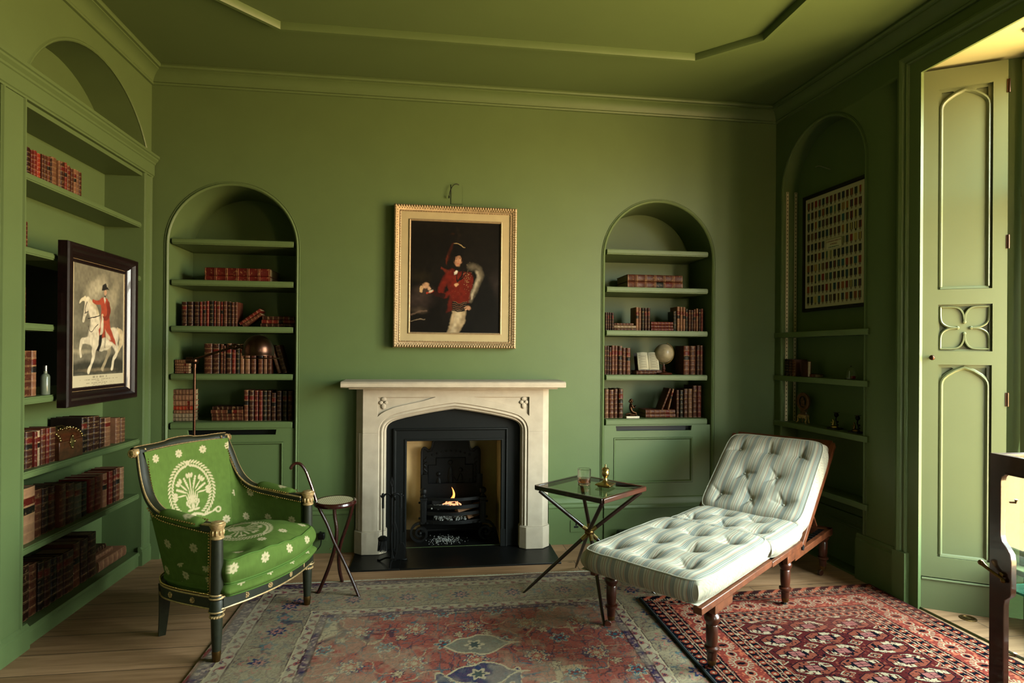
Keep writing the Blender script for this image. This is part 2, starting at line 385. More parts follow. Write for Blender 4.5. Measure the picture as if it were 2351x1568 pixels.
for i in range(4):
    for z0, z1 in ((.31, 2.245), (2.30, 2.90)):
        u0, u1 = us[i] + .033, us[i + 1] - .033
        mb = MB()
        if i in (0, 3) or 1:
            for x0_, x1_, a0, a1 in ((u0, u0 + .024, z0, z1), (u1 - .024, u1, z0, z1), (u0 + .024, u1 - .024, z0, z0 + .024), (u0 + .024, u1 - .024, z1 - .024, z1)): mb.box(x0_, x1_, .41, .435, a0, a1, M=M_R)
        build('casement', mb, paint_gloss_lit, win)
        mb = MB(); mb.add([(u0 + .01, .423, z0), (u1 - .01, .423, z0), (u1 - .01, .423, z1), (u0 + .01, .423, z1)], [(0, 1, 2, 3)], M_R)
        build('glass_pane', mb, gm, win)
w2 = bpy.data.objects.new('window_2', None); COL.objects.link(w2); w2.matrix_world = Matrix.Translation((2.375, -1.75, .9)); MW['window_2'] = w2.matrix_world.copy(); w2['kind'] = 'structure'
mb = MB()
for x0_, x1_, z0, z1 in ((2.2, 2.23, .9, 2.3), (2.52, 2.55, .9, 2.3), (2.23, 2.52, .9, .94), (2.23, 2.52, 2.26, 2.3), (2.23, 2.52, 1.58, 1.61)): mb.box(x0_, x1_, -1.77, -1.73, z0, z1)
build('window_frame', mb, paint_gloss_lit, w2)
mb = MB(); mb.add([(2.21, -1.75, .91), (2.54, -1.75, .91), (2.54, -1.75, 2.29), (2.21, -1.75, 2.29)], [(0, 1, 2, 3)]); build('glass_pane', mb, gm, w2)
ld = bpy.data.lights.new('window_portal', 'AREA'); ld.shape = 'RECTANGLE'; ld.size = .37; ld.size_y = 1.42; ld.cycles.is_portal = True
lo = bpy.data.objects.new('window_portal', ld); COL.objects.link(lo); lo.location = (2.375, -1.81, 1.6); lo.rotation_euler = (-PI / 2, 0, 0)
# sky portal: tells the renderer where daylight enters, adds no light of its own
ld = bpy.data.lights.new('window_portal', 'AREA'); ld.shape = 'RECTANGLE'; ld.size = 2.1; ld.size_y = 2.66; ld.cycles.is_portal = True
lo = bpy.data.objects.new('window_portal', ld); COL.objects.link(lo)
lo.matrix_world = M_R @ Matrix.Translation((2.63, .47, 1.62)) @ Matrix.Rotation(PI, 4, 'Z') @ Matrix.Rotation(PI / 2, 4, 'X') @ Matrix.Rotation(PI, 4, 'Z')

# ---------------------------------------------------------------- panelled shutter
dv = Vector((.860, -.510, 0)).normalized(); SO = Vector((2.690, 2.951, 0))
yv = Vector((-dv[1], dv[0], 0))
M_S = Matrix(((dv[0], yv[0], 0, SO[0]), (dv[1], yv[1], 0, SO[1]), (0, 0, 1, 0), (0, 0, 0, 1)))
sh = thing('window_shutter', 'tall green panelled shutter with carved quatrefoil beside the window bay', 'shutter', M=M_S @ Matrix.Translation((.2, .0, .175)))
def tudor(x0, x1, z0, z1, k=.1):
    """four-centred arch line from bottom left over the apex to bottom right"""
    w_ = (x1 - x0) / 2; xm = (x0 + x1) / 2
    pts = [(x0, z0), (x0, z1 - k * 1.15), (x0 + .03 * w_, z1 - k * .92), (x0 + .11 * w_, z1 - k * .72), (x0 + .28 * w_, z1 - k * .50), (x0 + .60 * w_, z1 - k * .22), (xm, z1)]
    return pts + [(2 * xm - x, z) for x, z in pts[-2::-1]]
PN = ((.078, .322, 1.765, 2.872, 1), (.082, .324, 1.426, 1.682, 0), (.084, .322, .292, 1.352, 1))
mb = MB(); rects = [[(a, c), (a, d), (b_, d), (b_, c)] for a, b_, c, d, _ in PN]
mb.face([(.004, .178), (.004, 2.98), (.386, 2.98), (.386, .178)], rects, y=0, M=M_S)
for r in rects: reveal(mb, r, .016, M_S, back=False)
mb.grid([[(x, 0, z), (x, .03, z)] for x, z in ((.004, .178), (.004, 2.98), (.386, 2.98), (.386, .178))], closeu=True, M=M_S)
build('shutter_frame', mb, paint_gloss_lit, sh)
for a, b_, c, d, arch in PN:
    mb = MB(); i = .014
    if arch:
        ln = tudor(a + i, b_ - i, c + i, d - i, .085); half = len(ln) // 2
        spL = [(a + i + .004, d - i - .086)] + [(x + .002, z + .008) for x, z in ln[2:half]] + [(ln[half][0] - .055, d - i - .002), (a + i + .004, d - i - .002)]
        spR = [(a + b_ - x, z) for x, z in spL]
        mb.face([(a, c), (a, d), (b_, d), (b_, c)], [spL, spR], y=.016, M=M_S)
        for s_ in (spL, spR): reveal(mb, s_, .028, M_S, y0=.016)
        mb.sweep([(x, .016, z) for x, z in ln[:]], [(-.012, 0), (-.009, .006), (-.002, .011), (.005, .009), (.007, .003), (.012, 0)], M=M_S)
        mb.sweep([(a + i, .016, c + i), (b_ - i, .016, c + i)], [(-.014, 0), (-.012, .010), (0, .006), (.004, 0)], M=M_S)
    else:
        xm, zm = (a + b_) / 2, (c + d) / 2; hw, hh = (b_ - a) / 2, (d - c) / 2
        tri = []
        for k in range(4):
            f_ = (lambda X, Z: (xm + X * hw, zm + Z * hh)) if k == 0 else (lambda X, Z: (xm - X * hw, zm - Z * hh)) if k == 1 else (lambda X, Z: (xm + Z * hw, zm + X * hh)) if k == 2 else (lambda X, Z: (xm - Z * hw, zm - X * hh))
            tri.append([f_(.92, .28), f_(.70, .06), f_(.62, 0), f_(.70, -.06), f_(.92, -.28)])
        mb.face([(a, c), (a, d), (b_, d), (b_, c)], tri, y=.016, M=M_S)
        for s_ in tri: reveal(mb, s_, .028, M_S, y0=.016)
        for k in range(4):
            f_ = (lambda X, Z: (xm + X * hw, .013, zm + Z * hh)) if k == 0 else (lambda X, Z: (xm - X * hw, .013, zm - Z * hh)) if k == 1 else (lambda X, Z: (xm + Z * hw, .013, zm + X * hh)) if k == 2 else (lambda X, Z: (xm - Z * hw, .013, zm - X * hh))
            for sg in (1, -1):
                cv = catmull([(.26, 0), (.45, .02 * sg), (.62, .06 * sg), (.80, .18 * sg), (.89, .40 * sg), (.90, .90 * sg)], 5)
                mb.tube([f_(*p) for p in cv], [.006] * len(cv), 6, M=M_S)
            mb.ball(f_(.25, 0), .010, 6, (1, .6, 1), M=M_S)
    build('carved_panel', mb, paint_gloss_lit, sh, smooth=40)
mb = MB(); mb.tube([(.048, 0, 1.39), (.048, -.022, 1.39)], .005, 8, M=M_S); mb.ball((.048, -.03, 1.39), .0145, 10, (1, .85, 1), M=M_S)
build('knob', mb, copper, sh, label='small bronze door knob')
for z in (2.84, 2.01, 1.17, .34):
    mb = MB(); mb.tube([(.390, -.003, z - .036), (.390, -.003, z + .036)], .0045, 8, M=M_S); mb.box(.380, .389, -.002, -.0005, z - .036, z + .036, M=M_S)
    build('hinge', mb, copper, sh, label='bronze hinge')
mb = MB(); mb.box(.008, .39, .0, .03, .0, .165, M=M_S); mb.tube([(.012, .0, .166), (.39, .0, .166)], .007, 8, M=M_S)
struct('baseboard_bay', mb, paint_gloss_lit)

# round socket cover set in the floor
fc = MB(); fc.lathe([(.0, .0005), (.028, .0005), (.030, .004), (.036, .005), (.040, .003), (.041, .0)], 28)
o = thing('floor_socket', 'round brass socket cover set in the floorboards by the window shutter', 'floor socket', (2.838, 2.793, .0))
build('cover_ring', fc, darkbrass, o, world=False)
fc = MB(); fc.lathe([(.0, .005), (.012, .005), (.0125, .0035)], 18, cap=False); build('lid', fc, brass, o, world=False)
# ---------------------------------------------------------------- built-in bookcase on the left wall
bc = thing('built_in_bookcase', 'tall green built-in bookcase filling the left wall under the round arch', 'bookcase', (XL - .1, 3.55, 0))
PF = -.013
def pil(a, b_, M):
    m_ = MB(); m_.box(a, b_, PF, .0, .1, 2.56, M=M)
    for x in (a + .012, b_ - .012): m_.prism([(x - .008, PF), (x - .004, PF - .008), (x + .004, PF - .008), (x + .008, PF)], .11, 2.555, M=M @ XY)
    return m_
build('pilaster', pil(2.835, 2.995, M_L), paint, bc, smooth=30); build('pilaster', pil(4.117, 4.222, M_L), paint, bc, smooth=30)
PB = [(0, 0), (-.027, 0), (-.027, .088), (-.023, .094), (-.024, .104), (-.014, .118), (0, .12)]
mb = MB(); yz_board(mb, PB, 2.82, 3.03, M_L); yz_board(mb, PB, 4.10, 4.232, M_L); yz_board(mb, [(0, 0), (-.004, 0), (-.004, .062), (-.012, .068), (-.012, .078), (-.004, .0885), (.006, .0885), (.006, .08)], 3.03, 4.10, M_L)
build('plinth', mb, paint, bc, smooth=25)
EN = [(0, 2.553), (-.020, 2.553), (-.022, 2.562), (-.028, 2.566), (-.028, 2.634), (-.034, 2.638), (-.036, 2.648), (-.050, 2.662), (-.052, 2.672), (-.060, 2.676), (-.060, 2.692), (.02, 2.694), (.02, 2.553)]
mb = MB(); yz_board(mb, EN, 1.2, 4.225, M_L); build('entablature', mb, paint, bc, smooth=25)
for z, a, b_ in ((2.228, 2.99, 4.12), (1.880, 2.99, 3.262), (1.880, 3.90, 4.12), (1.523, 2.99, 3.262), (1.172, 2.99, 3.262), (.823, 2.99, 4.12), (.466, 2.99, 4.12)):
    mb = MB(); mb.box(a, b_, .006, .222, z - .034, z, M=M_L); mb.box(a, b_, .002, .010, z - .027, z - .007, M=M_L)
    build('shelf', mb, paint, bc, bevel=.002)
mb = MB(); mb.box(2.998, 3.93, .195, .22, 1.20, 1.836, M=M_L)
build('back_panel', mb, black, bc, label='black panel behind the short shelves')

# ---------------------------------------------------------------- alcoves either side of the fireplace
for nm, xc, r, zs, lab in (('left', -1.358, .411, (2.158, 1.879, 1.565, 1.239, .91), 'arched alcove shelving left of the fireplace behind the reading lamp'),
                           ('right', 1.678, .419, (2.178, 1.897, 1.573, 1.24, .91), 'arched alcove shelving right of the fireplace holding the globe')):
    al = thing('alcove_shelving', 'green ' + lab, 'shelves', (xc, 4.4, .88), group='alcove shelving beside the fireplace')
    for i, z in enumerate(zs):
        t_ = .040 if i < 4 else .046
        mb = MB(); a, b_ = xc - r + .016, xc + r - (.016 if nm == 'left' else .03)
        mb.box(a, b_, 4.246, 4.636, z - t_, z); mb.box(a, b_, 4.239, 4.25, z - t_ + .007, z - .006)
        build('shelf', mb, paint, al, bevel=.002)
    cb = thing('radiator_cabinet', 'green panelled cabinet with dark grille slot under the ' + ('left' if nm == 'left' else 'right') + ' alcove shelves', 'cabinet', (xc, 4.3, 0), group='panelled cabinets under the alcoves')
    a, b_ = xc - r + .003, xc + r - .003; sl = (xc - .29, xc + .29) if nm == 'left' else (1.352, 1.948)
    pa, pb = (-1.70, -1.022) if nm == 'left' else (1.335, 1.956)
    mb = MB()
    slot = [(sl[0], .828), (sl[0], .858), (sl[1], .858), (sl[1], .828)]; slot[0] = (sl[0] + .006, .822); slot[3] = (sl[1] - .006, .822)
    rc = [(pa, .43), (pa, .772), (pb, .772), (pb, .43)]
    mb.face([(a, .02), (a, .864), (b_, .864), (b_, .02)], [slot, rc], y=4.246)
    reveal(mb, slot, 4.266, None, back=False, y0=4.246); reveal(mb, rc, 4.255, None, back=False, y0=4.246)
    mb.sweep([(pa, 4.246, .43), (pa, 4.246, .772), (pb, 4.246, .772), (pb, 4.246, .43)], [(-.002, 0), (-.004, .004), (-.01, .004), (-.018, -.006), (-.018, -.009), (-.002, -.009)], closed=True)
    build('cabinet_front', mb, paint, cb, smooth=25)
    mb = MB(); mb.face(rc, y=4.255); build('door_panel', mb, paint, cb)
    mb = MB(); mb.box(sl[0] - .01, sl[1] + .01, 4.30, 4.31, .80, .866); build('vent_slot', mb, black, cb, label='dark grille slot')
    mb = MB(); yz_board(mb, [(4.246 + y * .8, z - .02 if z > .1 else z) for y, z in SK], a, b_); build('skirting', mb, paint, cb, smooth=25)

# shelves in the arched recess of the right wall
al = thing('alcove_shelving', 'dark green shelves in the arched recess of the right wall below the medal chart', 'shelves', M=M_R @ Matrix.Translation((.495, .06, .44)), group='alcove shelving beside the fireplace')
for z in (1.566, 1.242, .90, .48):
    mb = MB(); mb.box(.104, .892, -.002, .122, z - .038, z, M=M_R)
    mb.prism([(.018, .002), (.018, -.020), (.93, -.020), (.94, -.014), (.94, -.0), (.93, .002)], z - .038, z, M=M_R @ XY)
    build('shelf', mb, paint, al, bevel=.002)
tm = mat('brass_track', (.92, .84, .68), .4, metal=.3)
for d in (.018, .088):
    mb = MB(); mb.box(.1005, .104, d, d + .020, .86, 2.63, M=M_R)
    tr_ = build('shelf_track', mb, tm, al, label='pale brass slotted shelf track')
    mb = MB(); z = .88
    while z < 2.62: mb.box(.104, .1046, d + .0065, d + .0135, z, z + .007, M=M_R); z += .0285
    build('slot', mb, black, tr_, kind='stuff')

# ---------------------------------------------------------------- chimneypiece
fp = thing('chimneypiece', 'pale limestone chimneypiece with a low pointed arch under the gilt framed portrait', 'fireplace surround', (.155, 4.18, 0))
XC = .153
def mirx(pts): return [(2 * XC - x, z) for x, z in pts]
left = [(-.374, .165), (-.374, .850), (-.371, .876), (-.362, .902), (-.347, .926), (-.325, .947), (-.298, .964), (-.26, .978), (-.20, .994), (-.12, 1.011), (-.03, 1.028), (.06, 1.043)]
arch_o = left + [(XC, 1.055)] + mirx(left)[::-1]
inner = [(-.316, .165), (-.316, .868), (-.308, .896), (-.290, .920), (-.262, .941), (-.20, .958), (-.04, .989)]
# lintel
top = 1.160; spL = [(-.374 + .0, 1.087), (.02, 1.087), (-.06, 1.062), (-.18, 1.036), (-.26, 1.017), (-.32, .993), (-.35, .975), (-.374, .952)]
lint = [(-.473, .842), (-.473, top), (.779, top), (.779, .842), (.680, .842)] + arch_o[::-1][1:-1] + [(-.374, .842)]
mb = MB(); mb.face(lint, [spL, mirx(spL)[::-1]], y=4.13)
for s_ in (spL, mirx(spL)): reveal(mb, s_, 4.145, None, y0=4.13)
for a in (0, 1):
    cx = -.335 if a == 0 else 2 * XC + .335; sg = 1 if a == 0 else -1
    for dx, dz, sx_, sz_ in ((0, .028, .018, .014), (0, -.02, .016, .022), (.016, .004, .013, .013), (-.018, .004, .013, .013)):
        mb.ball((cx + sg * dx, 4.140, 1.045 + dz), 1, 8, (sx_, .008, sz_))
for s_, xf in ((-1, -.473), (1, .779)):
    mb.grid([[(xf, 4.13, .842), (xf, 4.13, top)], [(xf + s_ * .05, 4.18, .842), (xf + s_ * .05, 4.18, top)], [(xf + s_ * .055, 4.238, .842), (xf + s_ * .055, 4.238, top)]])
build('lintel', mb, stone, fp, smooth=30)
for s_ in (-1, 1):
    f_ = (lambda x: x) if s_ < 0 else (lambda x: 2 * XC - x)
    mb = MB(); mb.prism([(f_(x), y) for x, y in ((-.528, 4.238), (-.523, 4.18), (-.508, 4.172), (-.500, 4.150), (-.486, 4.145), (-.473, 4.13), (-.374, 4.13), (-.374, 4.238))], .165, .8412, M=XY)
    build('jamb', mb, stone, fp, smooth=30)
    mb = MB(); mb.prism([(f_(x), y) for x, y in ((-.530, 4.238), (-.530, 4.165), (-.476, 4.115), (-.355, 4.115), (-.311, 4.15), (-.311, 4.238))], .012, .165, M=XY)
    mb.prism([(f_(x), y) for x, y in ((-.528, 4.238), (-.524, 4.17), (-.474, 4.124), (-.358, 4.124), (-.315, 4.155), (-.315, 4.238))], .165, .172, M=XY)
    build('plinth_block', mb, stone, fp, bevel=.003)
mb = MB(); mb.sweep([(x, 4.13, z) for x, z in arch_o], [(0, .0), (-.006, 0), (-.012, -.010), (-.020, -.006), (-.027, -.004), (-.034, -.016), (-.040, -.020), (-.044, -.016), (-.053, -.028), (-.054, -.095), (0, -.095)], cap=True)
build('arch_moulding', mb, stone, fp, smooth=30)
mb = MB(); pr = [(4.239, 1.158), (4.012, 1.158), (4.006, 1.163), (4.006, 1.190), (4.012, 1.194), (4.020, 1.200), (4.239, 1.205)]
yz_board(mb, pr, -.607, .917); mb.box(-.56, .87, 4.06, 4.239, 1.145, 1.158)
build('mantel_shelf', mb, stone, fp, bevel=.003)
# register plate and slate slips inside the arch
ins = thing('fireplace_insert', 'matt black iron insert and slate slips inside the stone arch', 'fireplace insert', (XC, 4.21, 0))
mb = MB(); hole = [(-.272, .012), (-.272, .862), (.537, .862), (.537, .012)]
mb.prism([(-.33, .012), (-.33, 1.04), (.64, 1.04), (.64, .012), (.537, .012), (.537, .862), (-.272, .862), (-.272, .012)], 4.21, 4.238)
build('slate_slips', mb, ironpaint, ins)
mb = MB(); mb.prism([(-.272, .012), (-.272, .862), (.537, .862), (.537, .012), (.490, .012), (.490, .772), (-.181, .772), (-.181, .012)], 4.202, 4.238)
pth = [(-.272, 4.202, .012), (-.272, 4.202, .862), (.537, 4.202, .862), (.537, 4.202, .012)]
mb.sweep(pth, [(0, 0), (-.002, .008), (-.010, .010), (-.014, .003), (-.02, 0)])
pth = [(-.181, 4.202, .012), (-.181, 4.202, .772), (.490, 4.202, .772), (.490, 4.202, .012)]
mb.sweep(pth, [(.014, 0), (.012, .005), (.004, .006), (0, .004), (-.002, -.02), (.014, -.02)])
build('iron_frame', mb, ironpaint, ins, smooth=30)
for a, b_ in ((.488, .537), (-.272, -.181)): mb = MB(); mb.box(a, b_, 4.196, 4.204, .012, .135); build('foot_plate', mb, ironpaint, ins, bevel=.001)
mb = MB()
mb.add([(-.183, 4.238, 0), (-.20, 4.70, 0), (-.20, 4.70, .96), (-.183, 4.238, .96)], [(0, 1, 2, 3)])
mb.add([(.493, 4.238, 0), (.51, 4.70, 0), (.51, 4.70, .96), (.493, 4.238, .96)], [(0, 1, 2, 3)])
mb.add([(-.20, 4.70, 0), (.51, 4.70, 0), (.51, 4.70, .96), (-.20, 4.70, .96)], [(0, 1, 2, 3)])
build('firebox_lining', mb, creamfire, ins, label='cream plaster firebox lining')
mb = MB(); mb.box(-.2, .51, 4.236, 4.70, .958, .97); build('flue_plate', mb, black, ins)
mb = MB()
for a, b_ in ((-.199, .128), (.130, .509)):
    for c, d in ((4.237, 4.45), (4.452, 4.70)): mb.box(a, b_, c, d, -.02, .003)
mb.box(-.2, .51, 4.235, 4.71, -.05, .0)
build('firebox_floor', mb, slate, ins, bevel=.001, label='dark slate firebox floor tiles')
he = MB(); 
he.box(-.523, -.205, 3.835, 4.24, -.02, .010); he.box(-.204, .855, 3.835, 4.24, -.02, .010)
o = build('hearth', he, slate, bevel=.002); tag(o, 'flat black slate hearth slab on the floor in front of the fire', 'hearth')

# cast iron fireback
fbk = thing('fireback', 'embossed black iron fireback with scrolled shoulders standing behind the grate', 'fireback', (.143, 4.64, .004))
ol = [(-.09, .004), (-.09, .62), (-.086, .645), (-.07, .66), (-.05, .658), (-.032, .640), (-.018, .642), (-.008, .665), (-.004, .70), (.02, .735), (.07, .76), (.143, .772)]
ol = ol + [(.286 - x, z) for x, z in ol[:-1][::-1]]
mb = MB(); mb.prism(ol, 4.628, 4.655); build('plate', mb, iron, fbk)
mb = MB(); mb.sweep([(x, 4.628, z) for x, z in ol], [(-.018, 0), (-.014, .006), (-.006, .008), (0, .006), (0, 0)], closed=True)
mb.sweep([(-.03, 4.628, .1), (-.03, 4.628, .52), (.03, 4.628, .52), (.03, 4.628, .575), (.256, 4.628, .575), (.256, 4.628, .52), (.316, 4.628, .52), (.316, 4.628, .1)], [(-.003, 0), (0, .006), (.004, 0)])
for k in range(11):
    z = .15 + k * .04
    for x in (-.052, .338): mb.tube([(x + .012 * math.sin(q_ * 1.6 + k), 4.624, z + q_ * .012) for q_ in range(4)], .006, 6)
for k in range(9): mb.ball((.0 + k * .036, 4.626, .60 + .03 * math.sin(k / 8 * PI)), .008, 6, (1, .6, 1))
for cx, cz, h in ((.05, .36, .09), (.14, .42, .12), (.22, .38, .10)):
    mb.ball((cx, 4.626, cz), .022, 8, (1, .4, h / .03)); mb.ball((cx, 4.624, cz + h), .018, 8, (1, .5, 1))
    mb.tube([(cx, 4.624, cz + .03), (cx + .05, 4.622, cz - .02), (cx + .07, 4.624, cz + .03)], .007, 6); mb.tube([(cx, 4.624, cz - .05), (cx - .03, 4.624, cz - .12)], .008, 6)
build('relief', mb, iron, fbk, smooth=50)

# fire basket
gr = thing('fire_basket', 'black iron fire basket with curved bars and scrolled feet in the firebox', 'grate', (.155, 4.5, .004))
for x in (-.062, .376):
    mb = MB(); mb.box(x - .022, x + .022, 4.37, 4.415, .135, .318); mb.box(x - .027, x + .027, 4.365, 4.42, .313, .325); mb.box(x - .014, x + .014, 4.366, 4.372, .15, .30)
    for z in (.175, .29): mb.ball((x + (-.03 if x < 0 else .03), 4.39, z), .009, 6)
    p_ = build('post', mb, iron, gr, bevel=.002)
    mb = MB(); mb.lathe([(.012, .325), (.022, .332), (.012, .342), (.010, .348), (.024, .36), (.027, .374), (.022, .388), (.010, .396), (1e-5, .398)], 16, M=Matrix.Translation((x, 4.392, 0)))
    build('ball_finial', mb, iron, p_)
for z, h in ((.318, .011), (.262, .013), (.212, .012), (.150, .013)):
    mb = MB(); pts = [(-.045 + .40 * k / 16, 4.385 - .045 * math.sin(PI * k / 16), z) for k in range(17)]
    mb.tube(pts, 1, up=(0, 0, 1), sec=[(-.004, -h), (.004, -h), (.004, h), (-.004, h)])
    build('bar', mb, iron, gr)
for sg in (-1, 1):
    cx, cz = (-.085, .066) if sg < 0 else (.399, .066); pts = []
    for k in range(40):
        a = PI * .5 + .25 + 2 * PI * 1.55 * (k / 39); r_ = .074 * (1 - .80 * k / 39)
        pts.append((cx + (1 if sg < 0 else -1) * r_ * math.cos(a), 4.392, cz + r_ * math.sin(a)))
    pts = [((-.035 if sg < 0 else .349), 4.392, .142), ((-.07 if sg < 0 else .384), 4.392, .143)] + pts
    mb = MB(); mb.tube(pts, 1, up=(0, 1, 0), sec=[(-.008, -.016), (.008, -.016), (.008, .016), (-.008, .016)]); mb.ball((cx, 4.385, cz), .013, 8)
    build('scroll_foot', mb, iron, gr, smooth=50)
mb = MB()
mb.prism([(-.08, .01), (-.08, .45), (-.035, .46), (-.03, .385), (.34, .385), (.345, .46), (.39, .45), (.39, .01), (.36, .01), (.335, .08), (.26, .135), (.05, .135), (-.03, .08), (-.05, .01)], 4.585, 4.60)
build('back_plate', mb, iron, gr)
mb = MB()
for k in range(9): mb.box(-.04 + k * .048, -.025 + k * .048, 4.36, 4.59, .138, .15)
for x in (-.075, .365): mb.box(x, x + .02, 4.41, 4.59, .14, .30)
build('fire_bars', mb, iron, gr)
ash = mat('ash', (.62, .62, .60), .95, noise=.5, nscale=40); charc = mat('charcoal', (.06, .05, .045), .9, noise=.4, nscale=30); logm = mat('split_log', (.66, .47, .33), .8, noise=.3, nscale=12)
def em(name, c, s):
    m = bpy.data.materials.new(name); m.use_nodes = True; n = m.node_tree.nodes; b = n['Principled BSDF']
    b.inputs['Base Color'].default_value = (*c, 1); b.inputs['Emission Color'].default_value = (*c, 1); b.inputs['Emission Strength'].default_value = s; return m
flame_m = em('flame', (1., .30, .06), 2.2); flame2 = em('ember', (1., .42, .20), 1.0)
mb = MB()
for k in range(240):
    a = random.random() * 2 * PI; q_ = random.random() ** .6
    mb.ball((.145 + .14 * q_ * math.cos(a), 4.44 + .06 * q_ * math.sin(a), .153 + random.random() * .018), .003 + random.random() * .007, 4)
for k in range(120): mb.ball((.09 + random.gauss(0, .05), 4.42 + random.gauss(0, .03), .247 + random.random() * .012), .003 + random.random() * .005, 4)
o = build('wood_ash', mb, ash, kind='stuff'); tag(o, 'pale wood ash lying on the bars of the fire basket', 'ash')
mb = MB()
for k in range(260): mb.ball((.10 + random.gauss(0, .055), 4.41 + random.gauss(0, .05), .0045), .0012 + random.random() * .0028, 4)
o = build('fallen_ash', mb, ash, kind='stuff'); tag(o, 'white flecks of ash fallen on the slate below the fire basket', 'ash')
def log(a, b_, r, lab, m=logm, sec=None):
    o = MB(); o.tube([a, b_], r, sec=sec or [(-1, -.5), (1, -.5), (.2, .7)]); q_ = build('log', o, m, bevel=.004); tag(q_, lab, 'log', 'logs in the fire basket'); return q_
log((.18, 4.40, .228), (.36, 4.52, .238), .030, 'pale split log lying higher on the right of the fire basket')
log((.25, 4.41, .178), (.36, 4.50, .186), .034, 'pinkish split log low at the right end of the fire basket')
log((.00, 4.50, .268), (.30, 4.47, .262), .030, 'charred dark log lying along the back of the fire basket', charc)
log((.03, 4.44, .232), (.20, 4.52, .238), .022, 'charred thin log lying crosswise under the flame', charc)
fl = thing('flame', 'small orange flame rising from the logs in the fire basket', 'flame', (.155, 4.45, .25))
mb = MB(); pts = [(.128, 4.45, .275), (.152, 4.45, .300), (.163, 4.45, .33), (.157, 4.45, .362), (.146, 4.452, .385)]
mb.tube(catmull(pts, 5), list(np.interp(np.linspace(0, 1, 21), [0, .25, .6, 1], [.013, .012, .007, .0008])), 8); build('flame_tongue', mb, flame_m, fl, smooth=80)
mb = MB()
for p_ in (((.07, 4.44, .258), (.11, 4.44, .268), (.16, 4.43, .262), (.20, 4.43, .272)), ((.10, 4.43, .262), (.14, 4.43, .282), (.19, 4.42, .290)), ((.17, 4.42, .250), (.185, 4.42, .272), (.19, 4.42, .295)), ((.17, 4.42, .290), (.185, 4.41, .268), (.20, 4.41, .248)), ((.198, 4.42, .275), (.212, 4.42, .26), (.216, 4.42, .25)), ((.13, 4.42, .256), (.16, 4.415, .258), (.18, 4.415, .25)), ((.10, 4.44, .268), (.11, 4.44, .285), (.12, 4.44, .29))):
    c_ = catmull(p_, 5); mb.tube(c_, list(np.interp(np.linspace(0, 1, len(c_)), [0, .5, 1], [.003, .008, .002])), 6)
build('burning_embers', mb, flame2, fl, smooth=80)

# fire irons on a stand
fi = thing('fire_tool_stand', 'black iron fire tool stand on the hearth by the left jamb', 'tool stand', (-.262, 3.945, .01))
I = lambda m_, nme, lab=None: build(nme, m_, iron, fi, world=False, smooth=60, label=lab)
mb = MB(); mb.cyl((0, 0, .01), (0, 0, .50), .007); mb.tube([(0, 0, .50), (-.008, 0, .53), (.0, 0, .565), (.006, 0, .53), (0, 0, .50)], .004); I(mb, 'pole')
for k in range(3):
    a = .5 + 2 * PI * k / 3; mb = MB(); mb.tube(catmull([(0, 0, .035), (.04 * math.cos(a), .04 * math.sin(a), .03), (.09 * math.cos(a), .09 * math.sin(a), .006), (.11 * math.cos(a), .11 * math.sin(a), .006)], 5), .006); I(mb, 'leg')
for k, a in enumerate((PI * .95, .15, -1.2, 1.6)):
    mb = MB(); c_, s_ = math.cos(a), math.sin(a)
    mb.tube(catmull([(0, 0, .43), (.02 * c_, .02 * s_, .455), (.045 * c_, .045 * s_, .45), (.06 * c_, .06 * s_, .43), (.075 * c_, .075 * s_, .445)], 5), [.006] * 20 + [.004]); I(mb, 'hook')
def tool(nm, cat, a, fn, lab):
    c_, s_ = .058 * math.cos(a), .058 * math.sin(a)
    t_ = thing(nm, lab, cat, (-.262 + c_, 3.945 + s_, .01), group='fire irons hanging on the stand')
    mb = MB(); mb.cyl((0, 0, .36), (0, 0, .45), .0075); mb.ball((0, 0, .45), .010, 6); build('handle', mb, iron, t_, world=False)
    mb = MB(); mb.cyl((0, 0, .12), (0, 0, .36), .0045); build('shaft', mb, steel if nm == 'hearth_brush' else iron, t_, world=False)
    mb = MB(); fn(mb, t_); return t_
def f_brush(mb, t_):
    mb.lathe([(.03, .15), (.032, .165), (.02, .175), (.006, .18)], 14); build('brush_head', mb, iron, t_, world=False)
    mb = MB()
    for k in range(160):
        a = random.random() * 6.28; r = .028 * random.random() ** .5; mb.tube([(r * math.cos(a), r * math.sin(a), .16), (1.25 * r * math.cos(a) + random.gauss(0, .002), 1.25 * r * math.sin(a), .075 + random.random() * .01)], .0011, 3)
    build('bristles', mb, black, t_, world=False, kind='stuff')
tool('hearth_brush', 'brush', PI * .95, f_brush, 'black hearth brush hanging leftmost on the fire tool stand')
def f_shovel(mb, t_): mb.prism([(-.03, .02), (-.035, .09), (-.02, .13), (.02, .13), (.035, .09), (.03, .02)], -.003, .003); build('blade', mb, iron, t_, world=False, bevel=.001)
tool('fire_shovel', 'shovel', .15, f_shovel, 'black fire shovel hanging rightmost on the fire tool stand')
def f_poker(mb, t_): mb.tube([(0, 0, .13), (0, 0, .04), (.0, 0, .02)], [.0045, .0045, .001]); mb.tube([(0, 0, .07), (.02, 0, .06), (.024, 0, .04)], .004); build('tip', mb, iron, t_, world=False)
tool('poker', 'poker', 1.6, f_poker, 'thin black poker hanging at the back of the fire tool stand')
def f_tongs(mb, t_):
    for sg in (-1, 1): mb.tube(catmull([(0, 0, .30), (sg * .018, 0, .22), (sg * .014, 0, .10), (sg * .002, 0, .045)], 5), .004); mb.box(sg * .006 - .008, sg * .006 + .008, -.004, .004, .035, .05)
    build('arms', mb, iron, t_, world=False)
tool('fire_tongs', 'tongs', -1.2, f_tongs, 'black fire tongs hanging at the front of the fire tool stand')

